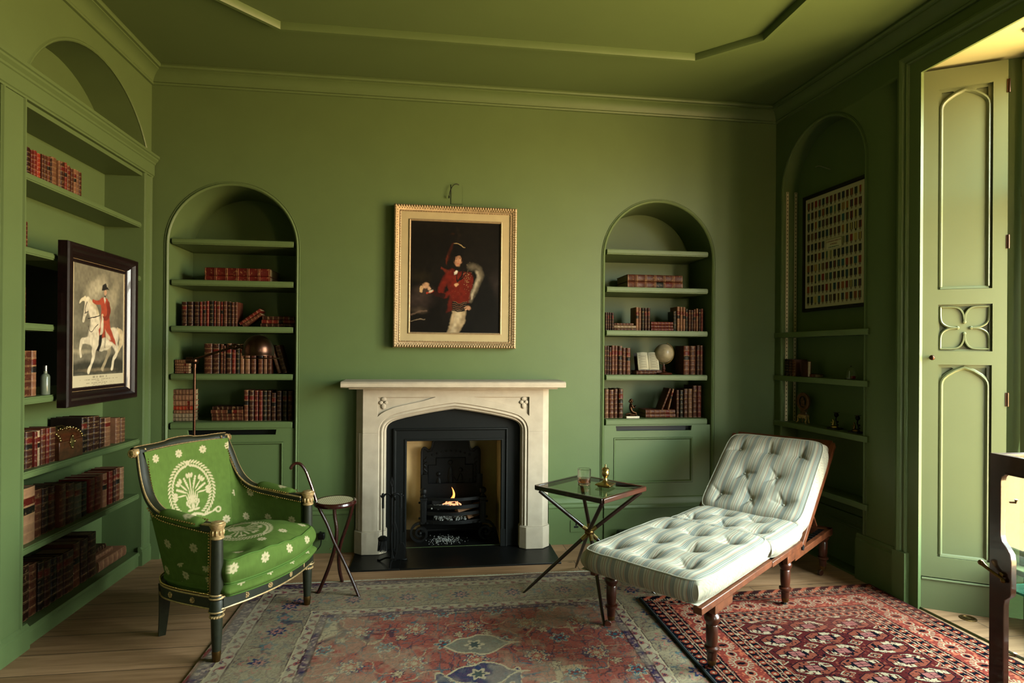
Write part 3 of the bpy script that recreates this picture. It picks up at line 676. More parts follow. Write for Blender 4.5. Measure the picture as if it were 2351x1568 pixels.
# sockets and cable
def socket(nm, x, z, lab):
    s_ = thing('wall_socket', lab, 'socket', (x, 4.219, z), group='green wall sockets in the skirting')
    mb = MB(); mb.box(-.043, .043, -.004, .0, -.043, .043); build('face_plate', mb, paint, s_, world=False, bevel=.001)
    mb = MB(); mb.box(-.006, .006, -.0046, -.0035, .004, .026); mb.box(-.017, .017, -.0046, -.0035, -.012, .002); build('pin_holes', mb, black, s_, world=False); return s_
socket('r', 1.048, .132, 'green double-slotted wall socket in the skirting right of the chimneypiece')
socket('l', -.762, .128, 'green wall socket with a black plug between armchair and chimneypiece')
pl = thing('power_plug', 'black plug and curved cable in the wall socket behind the cane stool', 'plug', (-.75, 4.2, .128))
mb = MB(); mb.box(-.774, -.730, 4.175, 4.2145, .105, .15); build('plug_body', mb, rubber, pl, bevel=.008, seg=3)
mb = MB(); mb.tube(catmull([(-.752, 4.182, .108), (-.755, 4.165, .07), (-.79, 4.16, .036), (-.85, 4.15, .028), (-.93, 4.12, .03), (-.98, 4.08, .006), (-1.2, 4.0, .006)], 6), .0035, 6); build('cable', mb, rubber, pl)
bx = thing('equipment_box', 'small black box on the floor against the skirting behind the daybed', 'box', (1.44, 4.17, 0))
mb = MB(); mb.box(1.345, 1.55, 4.13, 4.2, .003, .105); build('case', mb, rubber, bx, bevel=.012, seg=3)
mb = MB(); mb.box(1.37, 1.53, 4.128, 4.131, .06, .085); build('grille', mb, black, bx)
# ---------------------------------------------------------------- books
BCOL = {'K': ((.235, .12, .08), 'dark brown'), 'B': ((.36, .19, .125), 'brown'), 'R': ((.42, .13, .095), 'red-brown'), 'L': ((.50, .335, .235), 'light brown gilt-banded'),
        'D': ((.16, .135, .09), 'blackish green'), 'T': ((.55, .37, .27), 'tan'), 'C': ((.66, .56, .44), 'cream'), 'S': ((.60, .20, .12), 'orange-red'), 'N': ((.68, .50, .37), 'pale tan'), 'X': ((.11, .065, .045), 'black'), 'G': ((.36, .35, .30), 'grey')}
def book_mat(key, col):
    m = mat('leather_' + key, col, .42, noise=.22, nscale=26, bump=.15, bscale=160, spec=.16)
    n, l = m.node_tree.nodes, m.node_tree.links; b = n['Principled BSDF']; src = b.inputs['Base Color'].links[0].from_socket
    t = n.new('ShaderNodeTexCoord'); s_ = n.new('ShaderNodeSeparateXYZ'); l.new(t.outputs['Generated'], s_.inputs[0]); oi = n.new('ShaderNodeObjectInfo')
    def math_(op, a, b_=None, clamp=False):
        q = n.new('ShaderNodeMath'); q.operation = op; q.use_clamp = clamp
        for i, v in enumerate((a, b_)):
            if v is None: continue
            if isinstance(v, (int, float)): q.inputs[i].default_value = v
            else: l.new(v, q.inputs[i])
        return q.outputs[0]
    z = s_.outputs[2]; spine = math_('LESS_THAN', s_.outputs[1], .055)
    per = math_('MULTIPLY', z, 6.0); fr_ = math_('FRACT', math_('ADD', per, .5)); d = math_('ABSOLUTE', math_('SUBTRACT', fr_, .5))
    band = math_('LESS_THAN', math_('ABSOLUTE', math_('SUBTRACT', d, .075)), .020)
    gold = math_('MULTIPLY', math_('MULTIPLY', band, spine), .42)
    # tooling in some compartments
    no = n.new('ShaderNodeTexNoise'); no.inputs['Scale'].default_value = 60; no.inputs['Detail'].default_value = 2; l.new(t.outputs['Object'], no.inputs['Vector'])
    tool_ = math_('MULTIPLY', math_('MULTIPLY', math_('GREATER_THAN', no.outputs[0], .62), spine), .22)
    r = oi.outputs['Random']
    cell = math_('FLOOR', per)
    lab = math_('MULTIPLY', math_('LESS_THAN', math_('ABSOLUTE', math_('SUBTRACT', cell, 4)), .5), math_('MULTIPLY', spine, math_('GREATER_THAN', r, .55)))
    lab = math_('MULTIPLY', lab, math_('LESS_THAN', math_('SUBTRACT', .5, d), .40))
    lab2 = math_('MULTIPLY', math_('LESS_THAN', math_('ABSOLUTE', math_('SUBTRACT', cell, 3)), .5), math_('MULTIPLY', spine, math_('GREATER_THAN', r, .8)))
    lab2 = math_('MULTIPLY', lab2, math_('LESS_THAN', math_('SUBTRACT', .5, d), .40))
    def mixc(a, colr, f):
        q = n.new('ShaderNodeMix'); q.data_type = 'RGBA'; l.new(f, q.inputs[0]); l.new(a, q.inputs[6]); q.inputs[7].default_value = (*s2l(colr), 1); return q.outputs[2]
    hue = n.new('ShaderNodeHueSaturation'); l.new(src, hue.inputs['Color']); l.new(math_('ADD', math_('MULTIPLY', r, .5), .50), hue.inputs['Value'])
    o = mixc(hue.outputs[0], (.36, .10, .07), lab); o = mixc(o, (.10, .075, .055), lab2); o = mixc(o, (.78, .60, .38), tool_); o = mixc(o, (.84, .68, .45), gold)
    l.new(o, b.inputs['Base Color'])
    return m
BM = {k: book_mat(v[1].replace(' ', '_'), v[0]) for k, v in BCOL.items()}

def book_cover(t, d, h):
    mb = MB(); n = 8; zs = [0]; b0 = .0013
    for k in range(1, 6): zs += [h * k / 6 - .004, h * k / 6 - .0015, h * k / 6 + .0015, h * k / 6 + .004]
    zs.append(h); rows = []
    bul = min(.22 * t, .008); bt = min(.0028, t * .12)
    for i, z in enumerate(zs):
        e = b0 if 0 < i < len(zs) - 1 and (i - 1) % 4 in (1, 2) else 0
        out = [(0, d)] + [(t / 2 - t / 2 * math.cos(PI * k / n), bul - (bul + e) * math.sin(PI * k / n)) for k in range(n + 1)] + [(t, d)]
        inn = [(t - bt, d), (t - bt, bul + .003), (bt, bul + .003), (bt, d)]
        rows.append([(x, y, z) for x, y in out + inn])
    mb.grid(rows, closev=True); k = len(rows[0])
    for base, z in ((0, 0), ((len(zs) - 1) * k, h)):
        m_ = n + 3
        # end faces: left board, spine cap, right board
        mb.f.append((base + 0, base + 1, base + m_ + 2, base + m_ + 3)); mb.f.append(tuple(base + i for i in range(1, n + 2)) + (base + m_ + 1, base + m_ + 2))
        mb.f.append((base + n + 1, base + n + 2, base + m_, base + m_ + 1))
    return mb
def page_block(t, d, h):
    bt = min(.0028, t * .12); mb = MB(); mb.box(bt, t - bt, .006, d - .004, .003, h - .004); return mb
def make_book(M, t, d, h, col, label, group, pages=True):
    o = build('book', book_cover(t, d, h), BM[col], world=False, smooth=50); o.matrix_world = M; MW[o.name] = M.copy(); tag(o, label, 'book', group)
    if pages: build('page_block', page_block(t, d, h), paper, o, world=False)
    return o
ORD = ['first', 'second', 'third', 'fourth', 'fifth', 'sixth', 'seventh', 'eighth', 'ninth', 'tenth', 'eleventh', 'twelfth', 'thirteenth', 'fourteenth', 'fifteenth', 'sixteenth', 'seventeenth', 'eighteenth', 'nineteenth', 'twentieth', 'twenty-first', 'twenty-second', 'twenty-third', 'twenty-fourth', 'twenty-fifth', 'twenty-sixth']
def Mx(cols, o): return Matrix(((cols[0][0], cols[1][0], cols[2][0], o[0]), (cols[0][1], cols[1][1], cols[2][1], o[1]), (cols[0][2], cols[1][2], cols[2][2], o[2]), (0, 0, 0, 1)))
X_, Y_, Z_ = Vector((1, 0, 0)), Vector((0, 1, 0)), Vector((0, 0, 1))
BK = {'L1': [('l',-1.57,.431,.04,.0,'R'),('l',-1.57,.43,.056,.04,'R')],
'L2': [('u',-1.722,.038,.169,'K'),('u',-1.682,.037,.17,'K'),('u',-1.64,.035,.171,'K'),('u',-1.603,.019,.171,'R'),('u',-1.582,.021,.174,'K'),('u',-1.559,.018,.177,'R'),('u',-1.539,.027,.179,'D'),('u',-1.51,.015,.178,'R'),('u',-1.493,.025,.175,'B'),('u',-1.465,.016,.174,'R'),('u',-1.446,.024,.177,'B'),('u',-1.42,.024,.175,'K'),('u',-1.394,.02,.171,'B'),('u',-1.372,.018,.173,'B')],
'L3': [('l',-1.758,.087,.014,.0,'T'),('l',-1.757,.086,.018,.014,'T'),('l',-1.755,.084,.02,.032,'T'),('l',-1.758,.087,.018,.052,'T'),('l',-1.759,.085,.026,.07,'T'),('u',-1.574,.055,.208,'B'),('u',-1.518,.047,.207,'K'),('u',-1.466,.023,.205,'B'),('u',-1.442,.012,.194,'B'),('u',-1.427,.037,.21,'K'),('u',-1.389,.026,.206,'R'),('u',-1.361,.024,.206,'D'),('u',-1.335,.028,.206,'L'),('u',-1.304,.035,.202,'L'),('u',-1.265,.036,.207,'B'),('u',-1.217,.036,.207,'B'),('u',-1.178,.024,.203,'T'),('u',-1.151,.026,.203,'B')],
'L4': [('l',-1.769,.133,.024,.0,'C'),('l',-1.772,.136,.029,.024,'C'),('l',-1.763,.127,.023,.053,'T'),('l',-1.768,.131,.028,.076,'S'),('l',-1.769,.132,.038,.104,'T'),('l',-1.771,.134,.04,.142,'T'),('l',-1.768,.131,.037,.182,'T'),('l',-1.517,.206,.027,.0,'B'),('l',-1.518,.207,.024,.027,'B'),('l',-1.523,.211,.026,.051,'B'),('l',-1.513,.199,.023,.077,'K'),('u',-1.309,.033,.214,'B'),('u',-1.273,.033,.212,'K'),('u',-1.238,.026,.21,'R'),('u',-1.208,.026,.208,'R'),('u',-1.179,.025,.209,'D'),('u',-1.152,.024,.21,'K'),('u',-1.124,.03,.194,'K'),('u',-1.086,.031,.208,'K'),('u',-1.047,.028,.207,'D'),('u',-1.01,.029,.207,'K')],
'R1': [('l',1.462,.441,.053,.0,'B'),('l',1.462,.44,.053,.053,'B')],
'R2': [('u',1.289,.015,.136,'K'),('u',1.307,.013,.136,'K'),('u',1.323,.014,.136,'K'),('u',1.34,.015,.135,'K'),('l',1.359,.17,.018,.0,'B'),('l',1.357,.172,.022,.018,'C'),('l',1.361,.15,.018,.04,'B'),('u',1.528,.022,.18,'L'),('u',1.552,.021,.178,'L'),('u',1.576,.019,.176,'D'),('u',1.599,.021,.175,'K'),('u',1.622,.02,.176,'K'),('l',1.651,.177,.023,.0,'R'),('l',1.651,.174,.024,.023,'R'),('l',1.65,.175,.024,.047,'R'),('u',1.828,.024,.154,'D'),('u',1.859,.023,.19,'L'),('u',1.884,.02,.188,'L'),('u',1.907,.02,.187,'L'),('u',1.929,.018,.173,'D'),('u',1.95,.019,.165,'B'),('u',1.971,.019,.164,'K'),('u',1.993,.017,.17,'B'),('u',2.014,.016,.177,'T'),('u',2.033,.016,.173,'K'),('u',2.052,.018,.177,'R')],
'R3': [('u',1.286,.015,.216,'B'),('u',1.304,.016,.215,'K'),('u',1.322,.015,.206,'K'),('u',1.339,.024,.219,'B'),('u',1.366,.023,.219,'B'),('u',1.393,.031,.217,'K'),('u',1.427,.027,.203,'B'),('u',1.456,.033,.202,'B'),('l',1.537,.201,.031,.0,'B'),('u',1.913,.049,.222,'B'),('u',1.966,.046,.221,'B'),('u',2.019,.026,.227,'K'),('u',2.049,.023,.225,'B')],
'R4': [('u',1.289,.031,.218,'L'),('u',1.324,.038,.214,'B'),('u',1.363,.027,.22,'B'),('u',1.397,.037,.221,'K'),('l',1.612,.237,.029,.0,'B'),('l',1.612,.234,.032,.029,'B'),('u',1.859,.021,.211,'B'),('u',1.886,.026,.21,'D'),('u',1.918,.03,.22,'B'),('u',1.955,.033,.22,'L'),('u',1.992,.033,.245,'B'),('u',2.029,.032,.244,'R')],
'B1': [('u',3.058,.03,.16,'R'),('u',3.09,.029,.138,'K'),('u',3.121,.02,.133,'R'),('u',3.144,.023,.139,'R'),('u',3.169,.026,.133,'S'),('u',3.198,.018,.138,'B'),('u',3.218,.021,.139,'B'),('u',3.241,.021,.14,'B'),('u',3.265,.013,.144,'K'),('u',3.28,.043,.152,'L'),('u',3.326,.017,.147,'L'),('u',3.345,.034,.151,'K'),('u',3.382,.018,.155,'R'),('u',3.403,.028,.146,'B'),('u',3.434,.019,.14,'B'),('u',3.456,.021,.143,'L'),('u',3.48,.021,.143,'L'),('u',3.504,.026,.142,'B')],
'B2': [('u',3.058,.022,.131,'B'),('u',3.082,.022,.127,'B')],
'B3': [('u',3.058,.04,.17,'B')],
'B4': [('u',3.059,.078,.22,'B'),('u',3.139,.038,.22,'L')],
'B5': [('u',3.057,.012,.191,'R'),('u',3.07,.031,.184,'K'),('u',3.106,.051,.179,'K'),('u',3.159,.022,.172,'R'),('u',3.185,.025,.174,'C'),('u',3.213,.033,.18,'B'),('u',3.248,.025,.178,'R'),('u',3.283,.05,.178,'B')],
'B5b': [('u',3.737,.05,.176,'K'),('u',3.791,.063,.17,'L'),('u',3.912,.055,.156,'L'),('u',3.974,.053,.149,'L')],
'B6': [('u',3.062,.12,.265,'N'),('u',3.364,.052,.224,'B'),('u',3.419,.073,.214,'K'),('u',3.494,.065,.199,'G'),('u',3.562,.056,.19,'X')],
'B6b': [('u',3.769,.046,.199,'T'),('u',3.841,.043,.199,'R'),('u',3.889,.024,.2,'K'),('u',3.917,.046,.204,'B'),('u',3.968,.048,.197,'N')],
'B7': [('u',3.097,.059,.27,'K'),('u',3.159,.063,.253,'B'),('u',3.225,.045,.242,'X'),('u',3.273,.05,.234,'K'),('u',3.326,.048,.23,'X'),('u',3.377,.049,.222,'K'),('u',3.429,.087,.223,'K'),('u',3.519,.065,.243,'B'),('u',3.588,.065,.241,'K'),('u',3.656,.079,.25,'K')],}
SHN = {'L1': ('second shelf of the left alcove', 1.879), 'L2': ('third shelf of the left alcove', 1.565), 'L3': ('fourth shelf of the left alcove', 1.239), 'L4': ('lowest shelf of the left alcove', .91),
       'R1': ('second shelf of the right alcove', 1.897), 'R2': ('third shelf of the right alcove', 1.573), 'R3': ('fourth shelf of the right alcove', 1.24), 'R4': ('lowest shelf of the right alcove', .91),
       'B1': ('top shelf of the bookcase', 2.228), 'B2': ('second bookcase shelf', 1.88), 'B3': ('third bookcase shelf', 1.523), 'B4': ('fourth bookcase shelf', 1.172),
       'B5': ('fifth bookcase shelf left of the casket', .823), 'B5b': ('fifth bookcase shelf right of the casket', .823), 'B6': ('sixth bookcase shelf', .466), 'B6b': ('right part of sixth bookcase shelf', .466), 'B7': ('bottom bookcase shelf', .090)}
NUM = {}
def nxt(row, kind):
    NUM[(row, kind)] = NUM.get((row, kind), 0) + 1; return ORD[NUM[(row, kind)] - 1]
for row, ents in BK.items():
    sn, zb = SHN[row]; grp = 'books on the ' + sn if row not in ('R1', 'L1') else 'books on the ' + sn
    left = row[0] == 'B'
    for e_ in ents:
        k = e_[0]; col = e_[-1]; cn = BCOL[col][1]
        if k == 'u':
            _, x, t, h, _ = e_; t = max(t - .0012, .010); jit = random.uniform(-.003, .004)
            if left:
                pl = -1.925 if row != 'B7' else -1.94; d = min(h * .72, .165)
                if row == 'B5b': d = .15
                M = Mx((Y_, -X_, Z_), (pl + jit, x, zb + .0005))
            else:
                d = min(h * .72, .17); M = Mx((X_, Y_, Z_), (x, 4.32 + jit, zb + .0005))
            make_book(M, t, d, h, col, 'upright %s book, %s from left, %s' % (cn, nxt(row, 'u'), sn), grp)
        else:
            _, x, L, t, dz, _ = e_
            d = L * .68 if L < .3 else .27
            # lying: height axis runs along +x, thickness axis points up
            stack = sum(1 for q in ents if q[0] == 'l'); M = Mx((Z_, Y_, -X_), (x + L, 4.32 + random.uniform(-.002, .004), zb + dz + .0005)) if False else Mx((-Z_, Y_, X_), (x, 4.32 + random.uniform(-.002, .004), zb + dz + t + .0003))
            make_book(M, t - .001, d, L, col, 'lying %s book, %s from pile bottom, %s' % (cn, nxt(row + ('r' if x > -1.6 and row == 'L4' else ''), 'l'), sn), grp)
def lean(x, z, t, h, ang, col, label, grp, y=4.32, d=.12):
    """tilted book, bottom left spine corner at x, leaning by ang to the right"""
    c, s_ = math.cos(ang), math.sin(ang); make_book(Mx((Vector((c, 0, -s_)), Y_, Vector((s_, 0, c))), (x, y, z)), t, d, h, col, label, grp)
g = 'books on the third shelf of the left alcove'
lean(-1.345, 1.5945, .022, .17, .93, 'R', 'slanting red-brown book, upper of two leaning, third shelf of the left alcove', g)
lean(-1.325, 1.586, .022, .145, .98, 'B', 'slanting brown book, lower of two leaning, third shelf of the left alcove', g)
for i in range(3):
    make_book(Mx((-Z_, Y_, X_), (-1.20 + .006 * i, 4.325, 1.5655 + .026 * (i + 1))), .025, .13, .235 - .012 * i, 'KRK'[i], '%s book, %s from bottom of the dark pile, third shelf of left alcove' % (BCOL['KRK'[i]][1], ORD[i]), g)
lean(-1.085, 1.2395, .020, .205, -.30, 'L', 'light brown book leaning left beside the lamp shade on the fourth left alcove shelf', 'books on the fourth shelf of the left alcove', y=4.34)
lean(-1.055, 1.2395, .032, .20, -.26, 'K', 'dark brown book leaning left at the end of the fourth left alcove shelf', 'books on the fourth shelf of the left alcove', y=4.34)
g = 'books on the lowest shelf of the right alcove'
lean(1.735, .9725, .014, .175, .38, 'B', 'thin brown book leaning leftmost on the pile, lowest right alcove shelf', g)
lean(1.787, .9725, .012, .165, .24, 'L', 'thin light brown book leaning second on the pile, lowest right alcove shelf', g)
# behind the hung print and beside it
g = 'books behind the framed rider print'
for i, (y, t, h, c) in enumerate(((3.74, .05, .075, 'R'), (3.80, .045, .08, 'R'), (3.85, .04, .078, 'B'), (3.93, .035, .065, 'R'))):
    make_book(Mx((Y_, -X_, Z_), (-1.93, y, 1.8805)), t - .002, .13, h, c, 'small %s book, %s from left above the framed rider print' % (BCOL[c][1], ORD[i]), g)
g = 'large dark volumes right of the casket'
for i, (y, t, h, c) in enumerate(((3.56, .052, .198, 'X'), (3.615, .055, .195, 'K'), (3.673, .06, .192, 'K'))):
    make_book(Mx((Y_, -X_, Z_), (-1.925, y, .8235)), t - .002, .165, h, c, 'tall %s volume, %s from left beside the casket, fifth bookcase shelf' % (BCOL[c][1], ORD[i]), g)
g = 'books on the sixth bookcase shelf'
for i, (y, t, h, c) in enumerate(((3.19, .062, .236, 'B'), (3.255, .05, .232, 'K'), (3.307, .054, .228, 'K'))):
    make_book(Mx((Y_, -X_, Z_), (-1.94, y, .4665)), t - .002, .165, h, c, 'wide %s volume, %s after the pale tan book on sixth bookcase shelf' % (BCOL[c][1], ORD[i]), g)
make_book(Mx((Y_, -X_, Z_), (-1.93, 3.645, .4665)), .055, .165, .195, 'R', 'red-brown volume with a worn spine beside the grey book, sixth bookcase shelf', g)
make_book(Mx((Y_, -X_, Z_), (-1.93, 3.705, .4665)), .058, .165, .198, 'R', 'second red-brown volume after the grey book, sixth bookcase shelf', g)
c, s_ = math.cos(.55), math.sin(.55)
# lying volumes at the end of the bottom shelf, spines to the room
g = 'volumes lying on the bottom bookcase shelf'
for i, (y, L, t, z, dx, c) in enumerate(((3.742, .31, .062, .0905, 0, 'T'), (3.75, .20, .028, .1535, -.03, 'T'), (3.745, .17, .030, .1825, -.05, 'K'))):
    make_book(Mx((-Z_, -X_, Y_), (-1.93 + dx, y, z + t)), t - .001, .16, L, c, 'lying %s volume, %s from bottom of pile, bottom bookcase shelf' % (BCOL[c][1], ORD[i]), g)
# right wall recess
def rm(u, d, z, cols): p = M_R @ Vector((u, d, z)); return Mx(cols, p)
g = 'books in the recess of the right wall'
TT, NN = T_, -N_
for i, (u, t, h, c) in enumerate(((.108, .043, .125, 'X'), (.153, .035, .123, 'K'), (.19, .045, .122, 'B'))):
    make_book(rm(u, .004, 1.2425, (TT, NN, Z_)), t, .10, h, c, '%s book, %s from left, second shelf of the right wall recess' % (BCOL[c][1], ORD[i]), g)
make_book(rm(.30, .03, 1.2425, (-NN, TT, Z_)), .028, .075, .113, 'B', 'marbled brown book set cover-forward on the second shelf of the right wall recess', g)
make_book(rm(.30, .02, 1.2425 + .022, (-Z_, NN, TT)), .022, .075, .12, 'B', 'small brown book lying beside the marbled one in the right wall recess', g)
# ---------------------------------------------------------------- armchair
FG, FC = (.355, .445, .195), (.80, .73, .58)
velvet = vmat('green_velvet', .85, bump=.12, bscale=900, spec=.08, fine=.10)
piping_m = mat('green_piping', (.30, .43, .12), .8); nailm = mat('brass_nails', (.80, .66, .40), .25, metal=1)
def flower(x, y, r=.0235):
    a = np.arctan2(y, x); q = np.hypot(x, y); e_ = r * (.68 + .32 * np.abs(np.cos(4 * a)))
    return np.clip((e_ - q) / .0015, 0, 1) * (1 - .6 * np.clip((.0035 - np.abs(q - .0045)) / .001, 0, 1) * (q < .006))
def fabric(u, v, med=None, free=(), sp=(.15, .135), off=(0, 0)):
    """woven pattern: daisies, optionally a wreath round a palmette at med=(u0,v0,scale)"""
    m = np.zeros(u.shape)
    if med is None or med[2] < 0:
        pass
    pu, pv = sp; row = np.floor((v - off[1]) / pv); uu = (u - off[0]) + (row % 2) * pu / 2
    fx = (uu / pu - np.floor(uu / pu) - .5) * pu; fy = ((v - off[1]) / pv - row - .5) * pv
    fl_ = flower(fx, fy)
    if med:
        u0, v0, k = med; x = (u - u0) / k; y = (v - v0) / k
        cxx = u - fx; cyy = v - fy
        near = np.hypot((cxx - u0) / k, (cyy - v0) / k) < 1.30
        fl_ = np.where(near, 0, fl_)
        a = np.arctan2(x, y); r = np.hypot(x, y)
        def el(cx, cy, rx, ry, rot):
            dx, dy = x - cx, y - cy; c_, s_ = math.cos(rot), math.sin(rot); q_ = np.hypot((dx * c_ + dy * s_) / rx, (-dx * s_ + dy * c_) / ry); return np.clip((1 - q_) * 4, 0, 1)
        L_ = []
        for k in range(22):
            t = .10 + 2.55 * k / 21
            for sg in (-1, 1):
                bx, by = .86 * math.sin(t) * sg, .98 * math.cos(t)
                L_.append(el(bx * 1.06, by * 1.05, .105, .036, math.atan2(by, bx) - sg * .85)); L_.append(el(bx * .90, by * .91, .095, .034, math.atan2(by, bx) - sg * 2.25))
        L_.append(el(0, .98, .10, .10, 0))
        for k in range(-4, 5):
            a_ = PI / 2 - k * .38; r1 = .68 if k % 2 == 0 else .62; ox, oy = .0, -.12
            ca, sa = math.cos(a_), math.sin(a_)
            L_.append(el(ox + ca * r1 * .62, oy + sa * r1 * .58, .22, .034, a_))
            if k % 2 == 0:
                for q_, w_ in ((0, .10), (-.30, .085), (.30, .085)): L_.append(el(ox + math.cos(a_ + q_ * .45) * r1 * .98, oy + math.sin(a_ + q_ * .45) * r1 * .98, .105, .055, a_ + q_))
            else:
                for j in range(4): L_.append(el(ox + ca * r1 * (.62 + .13 * j), oy + sa * r1 * (.62 + .13 * j), .05, .05, a_))
        for k in range(-3, 4): L_.append(el(k * .06, -.16 - abs(k) * .05, .36 - abs(k) * .045, .034, PI / 2 - k * .10))
        for sg in (-1, 1):
            L_ += [el(sg * .16, -.52, .12, .045, sg * .9), el(sg * .24, -.40, .05, .09, 0), el(sg * .12, -.66, .15, .05, 0), el(sg * .20, -.86, .24, .05, -sg * .35), el(sg * .52, -.93, .26, .045, sg * .10), el(sg * .82, -.86, .14, .045, sg * .5)]
            L_.append(np.clip((.035 - np.abs(np.hypot(x - sg * .95, y + .88) - .085)) / .012, 0, 1))
        L_.append(el(0, -.84, .09, .09, 0)); L_.append(el(0, -.55, .08, .12, 0))
        m = np.maximum.reduce(L_)
    m = np.maximum(m, fl_)
    wv = 1 + .16 * (vnoise(u, v, .02, 3) - .5) + .10 * (vnoise(u, v * .2, .004, 5) - .5)
    c = C3(FG)[None, :] * wv.ravel()[:, None]; mm = m.ravel()[:, None] * .92
    return c * (1 - mm) + C3(FC)[None, :] * mm
CHM = Matrix(((.43694, -.89949, 0, -.8135), (.89949, .43694, 0, 3.073), (0, 0, 1, 0), (0, 0, 0, 1)))
ch = thing('armchair', 'antique armchair in green patterned velvet with dark green and gilt frame', 'armchair', M=CHM)
A_ = dict(world=False)
def mir(pts): return pts + [(-s, f, z) for s, f, z in pts[::-1]]
botk = [(-.312, -.02, .30), (-.312, -.12, .30), (-.306, -.22, .30), (-.288, -.31, .30), (-.262, -.36, .30), (-.235, -.39, .30), (-.205, -.415, .30), (-.11, -.44, .30), (0, -.447, .30)]
topk = [(-.312, -.02, .592), (-.312, -.12, .600), (-.312, -.22, .610), (-.311, -.31, .621), (-.308, -.375, .640), (-.303, -.43, .683), (-.297, -.468, .745), (-.288, -.500, .825), (-.274, -.530, .905), (-.13, -.558, .906), (0, -.566, .908)]
def fitn(k, n): return resample(catmull(k, 8), n)
NU = 500
bl = fitn(botk, NU // 2); tl_a = fitn(topk[:9], int(NU * .36)); tl_b = fitn(topk[8:], NU // 2 - len(tl_a) + 1)[1:]
bl_a = fitn(botk[:7], len(tl_a)); bl_b = fitn(botk[6:], len(tl_b) + 1)[1:]
B0 = np.vstack([bl_a, bl_b]); T0 = np.vstack([tl_a, tl_b])
B0 = np.vstack([B0, (B0[:-1] * [-1, 1, 1])[::-1]]); T0 = np.vstack([T0, (T0[:-1] * [-1, 1, 1])[::-1]])
def shell(inset, z0=.0):
    nv = 200; k = np.linspace(z0, 1, nv)[None, :, None]
    B, T = B0.copy(), T0.copy(); cen = np.array([0, -.20, 0])
    for Q in (B, T):
        t_ = np.gradient(Q, axis=0); nrm = np.stack([-t_[:, 1], t_[:, 0], t_[:, 0] * 0], 1); nrm /= np.linalg.norm(nrm, axis=1)[:, None] + 1e-9
        if (nrm[10] @ np.array([1, 0, 0])) < 0: nrm = -nrm
        Q += nrm * inset
    S = B[:, None, :] * (1 - k) + T[:, None, :] * k
    bulge = np.sin(PI * k) * .012
    return S, bulge
def put_shell(name, inset, z0, med, offs, sgn):
    S, bulge = shell(inset, z0); mb = MB()
    mb.grid([[(p[0], -p[1], p[2]) for p in r] for r in S])
    arc = np.r_[0, np.cumsum(np.linalg.norm(np.diff(S[:, 80, :2], axis=0), axis=1))]; arc -= arc[-1] / 2
    u = np.repeat(arc[:, None], S.shape[1], 1); v = S[:, :, 2] * 1.04
    # in the straight back measure across the chair itself
    u = np.where(np.abs(u) < .28, S[:, :, 0] * 1.0, u)
    mb.c = fabric(u, v, med, off=offs); return build(name, mb, velvet, ch, fix=False, smooth=180, **A_)
put_shell('inside_upholstery', .030, .08, (0.0, .690, .152), (.03, .02), 1)
put_shell('outside_upholstery', .004, 0., None, (.02, .045), -1)
# carved show-wood: arms, sides of back, crest
side = [tuple(p) for p in resample(tl_a, 60)]
gl_ = MB(); fr_ = MB()
for sg in (-1, 1):
    P_ = [(p[0] if sg < 0 else -p[0], -p[1], p[2] + .006) for p in side]
    P_ = [((p[0] + (.017 if sg < 0 else -.017)), p[1], p[2]) for p in P_]
    m_ = MB(); m_.tube(P_, 1, up=None, sec=[(-.021, -.012), (.021, -.012), (.021, .010), (.010, .016), (-.010, .016), (-.021, .010)]); build('arm_rail', m_, chairpaint, ch, smooth=30, **A_)
    m_ = MB()
    for dx in (-.020, .020): m_.tube([(p[0] + dx, p[1] - .002, p[2] + .008) for p in P_], .0048, 6)
    build('gilt_bead', m_, giltold, ch, **A_)
    m_ = MB(); cx = sg * .274
    m_.lathe([(1e-5, .0), (.012, .002), (.020, .008), (.024, .018), (.022, .032), (.016, .040)], 16, M=Matrix.Translation((cx + sg * .028, .538, .902)) @ Matrix.Rotation(-sg * PI / 2, 4, 'Y'))
    for k in range(10):
        a = 2 * PI * k / 10; m_.ball((cx + sg * .030, .538 + .015 * math.cos(a), .902 + .015 * math.sin(a)), .006, 5, (.6, 1, 1))
    build('scroll_rosette', m_, giltold, ch, label='gilt rosette on the scroll of the crest', **A_)
crest = resample([(-.285, .547, .903), (-.20, .563, .908), (-.10, .574, .911), (-.06, .576, .913), (0, .578, .914), (.06, .576, .913), (.10, .574, .911), (.20, .563, .908), (.285, .547, .903)], 61)
mb = MB(); hs = [.023 + .003 * math.cos(k / 60 * 4 * PI) + (.003 if abs(k - 30) < 9 else 0) for k in range(61)]
rings = []
for p, h in zip(crest, hs): rings.append([(p[0], p[1] + a * .028, p[2] + b_ * h) for a, b_ in [(math.cos(q_ * PI / 6), math.sin(q_ * PI / 6)) for q_ in range(12)]])
mb.grid(rings, closev=True); build('crest_rail', mb, chairpaint, ch, smooth=60, **A_)
mb = MB()
for dy, dz, r in ((-.026, -.006, .004), (-.004, .026, .003), (.024, .0, .003)): mb.tube([(p[0], p[1] + dy, p[2] + dz * h / .026 + (.0012 if k % 2 else 0)) for k, (p, h) in enumerate(zip(crest, hs))], r, 6)
for k in range(-5, 6): mb.ball((k * .018, .560, .928 - abs(k) * .0012), .0055 if k % 2 else .004, 5)
build('crest_gilding', mb, giltold, ch, smooth=60, **A_)
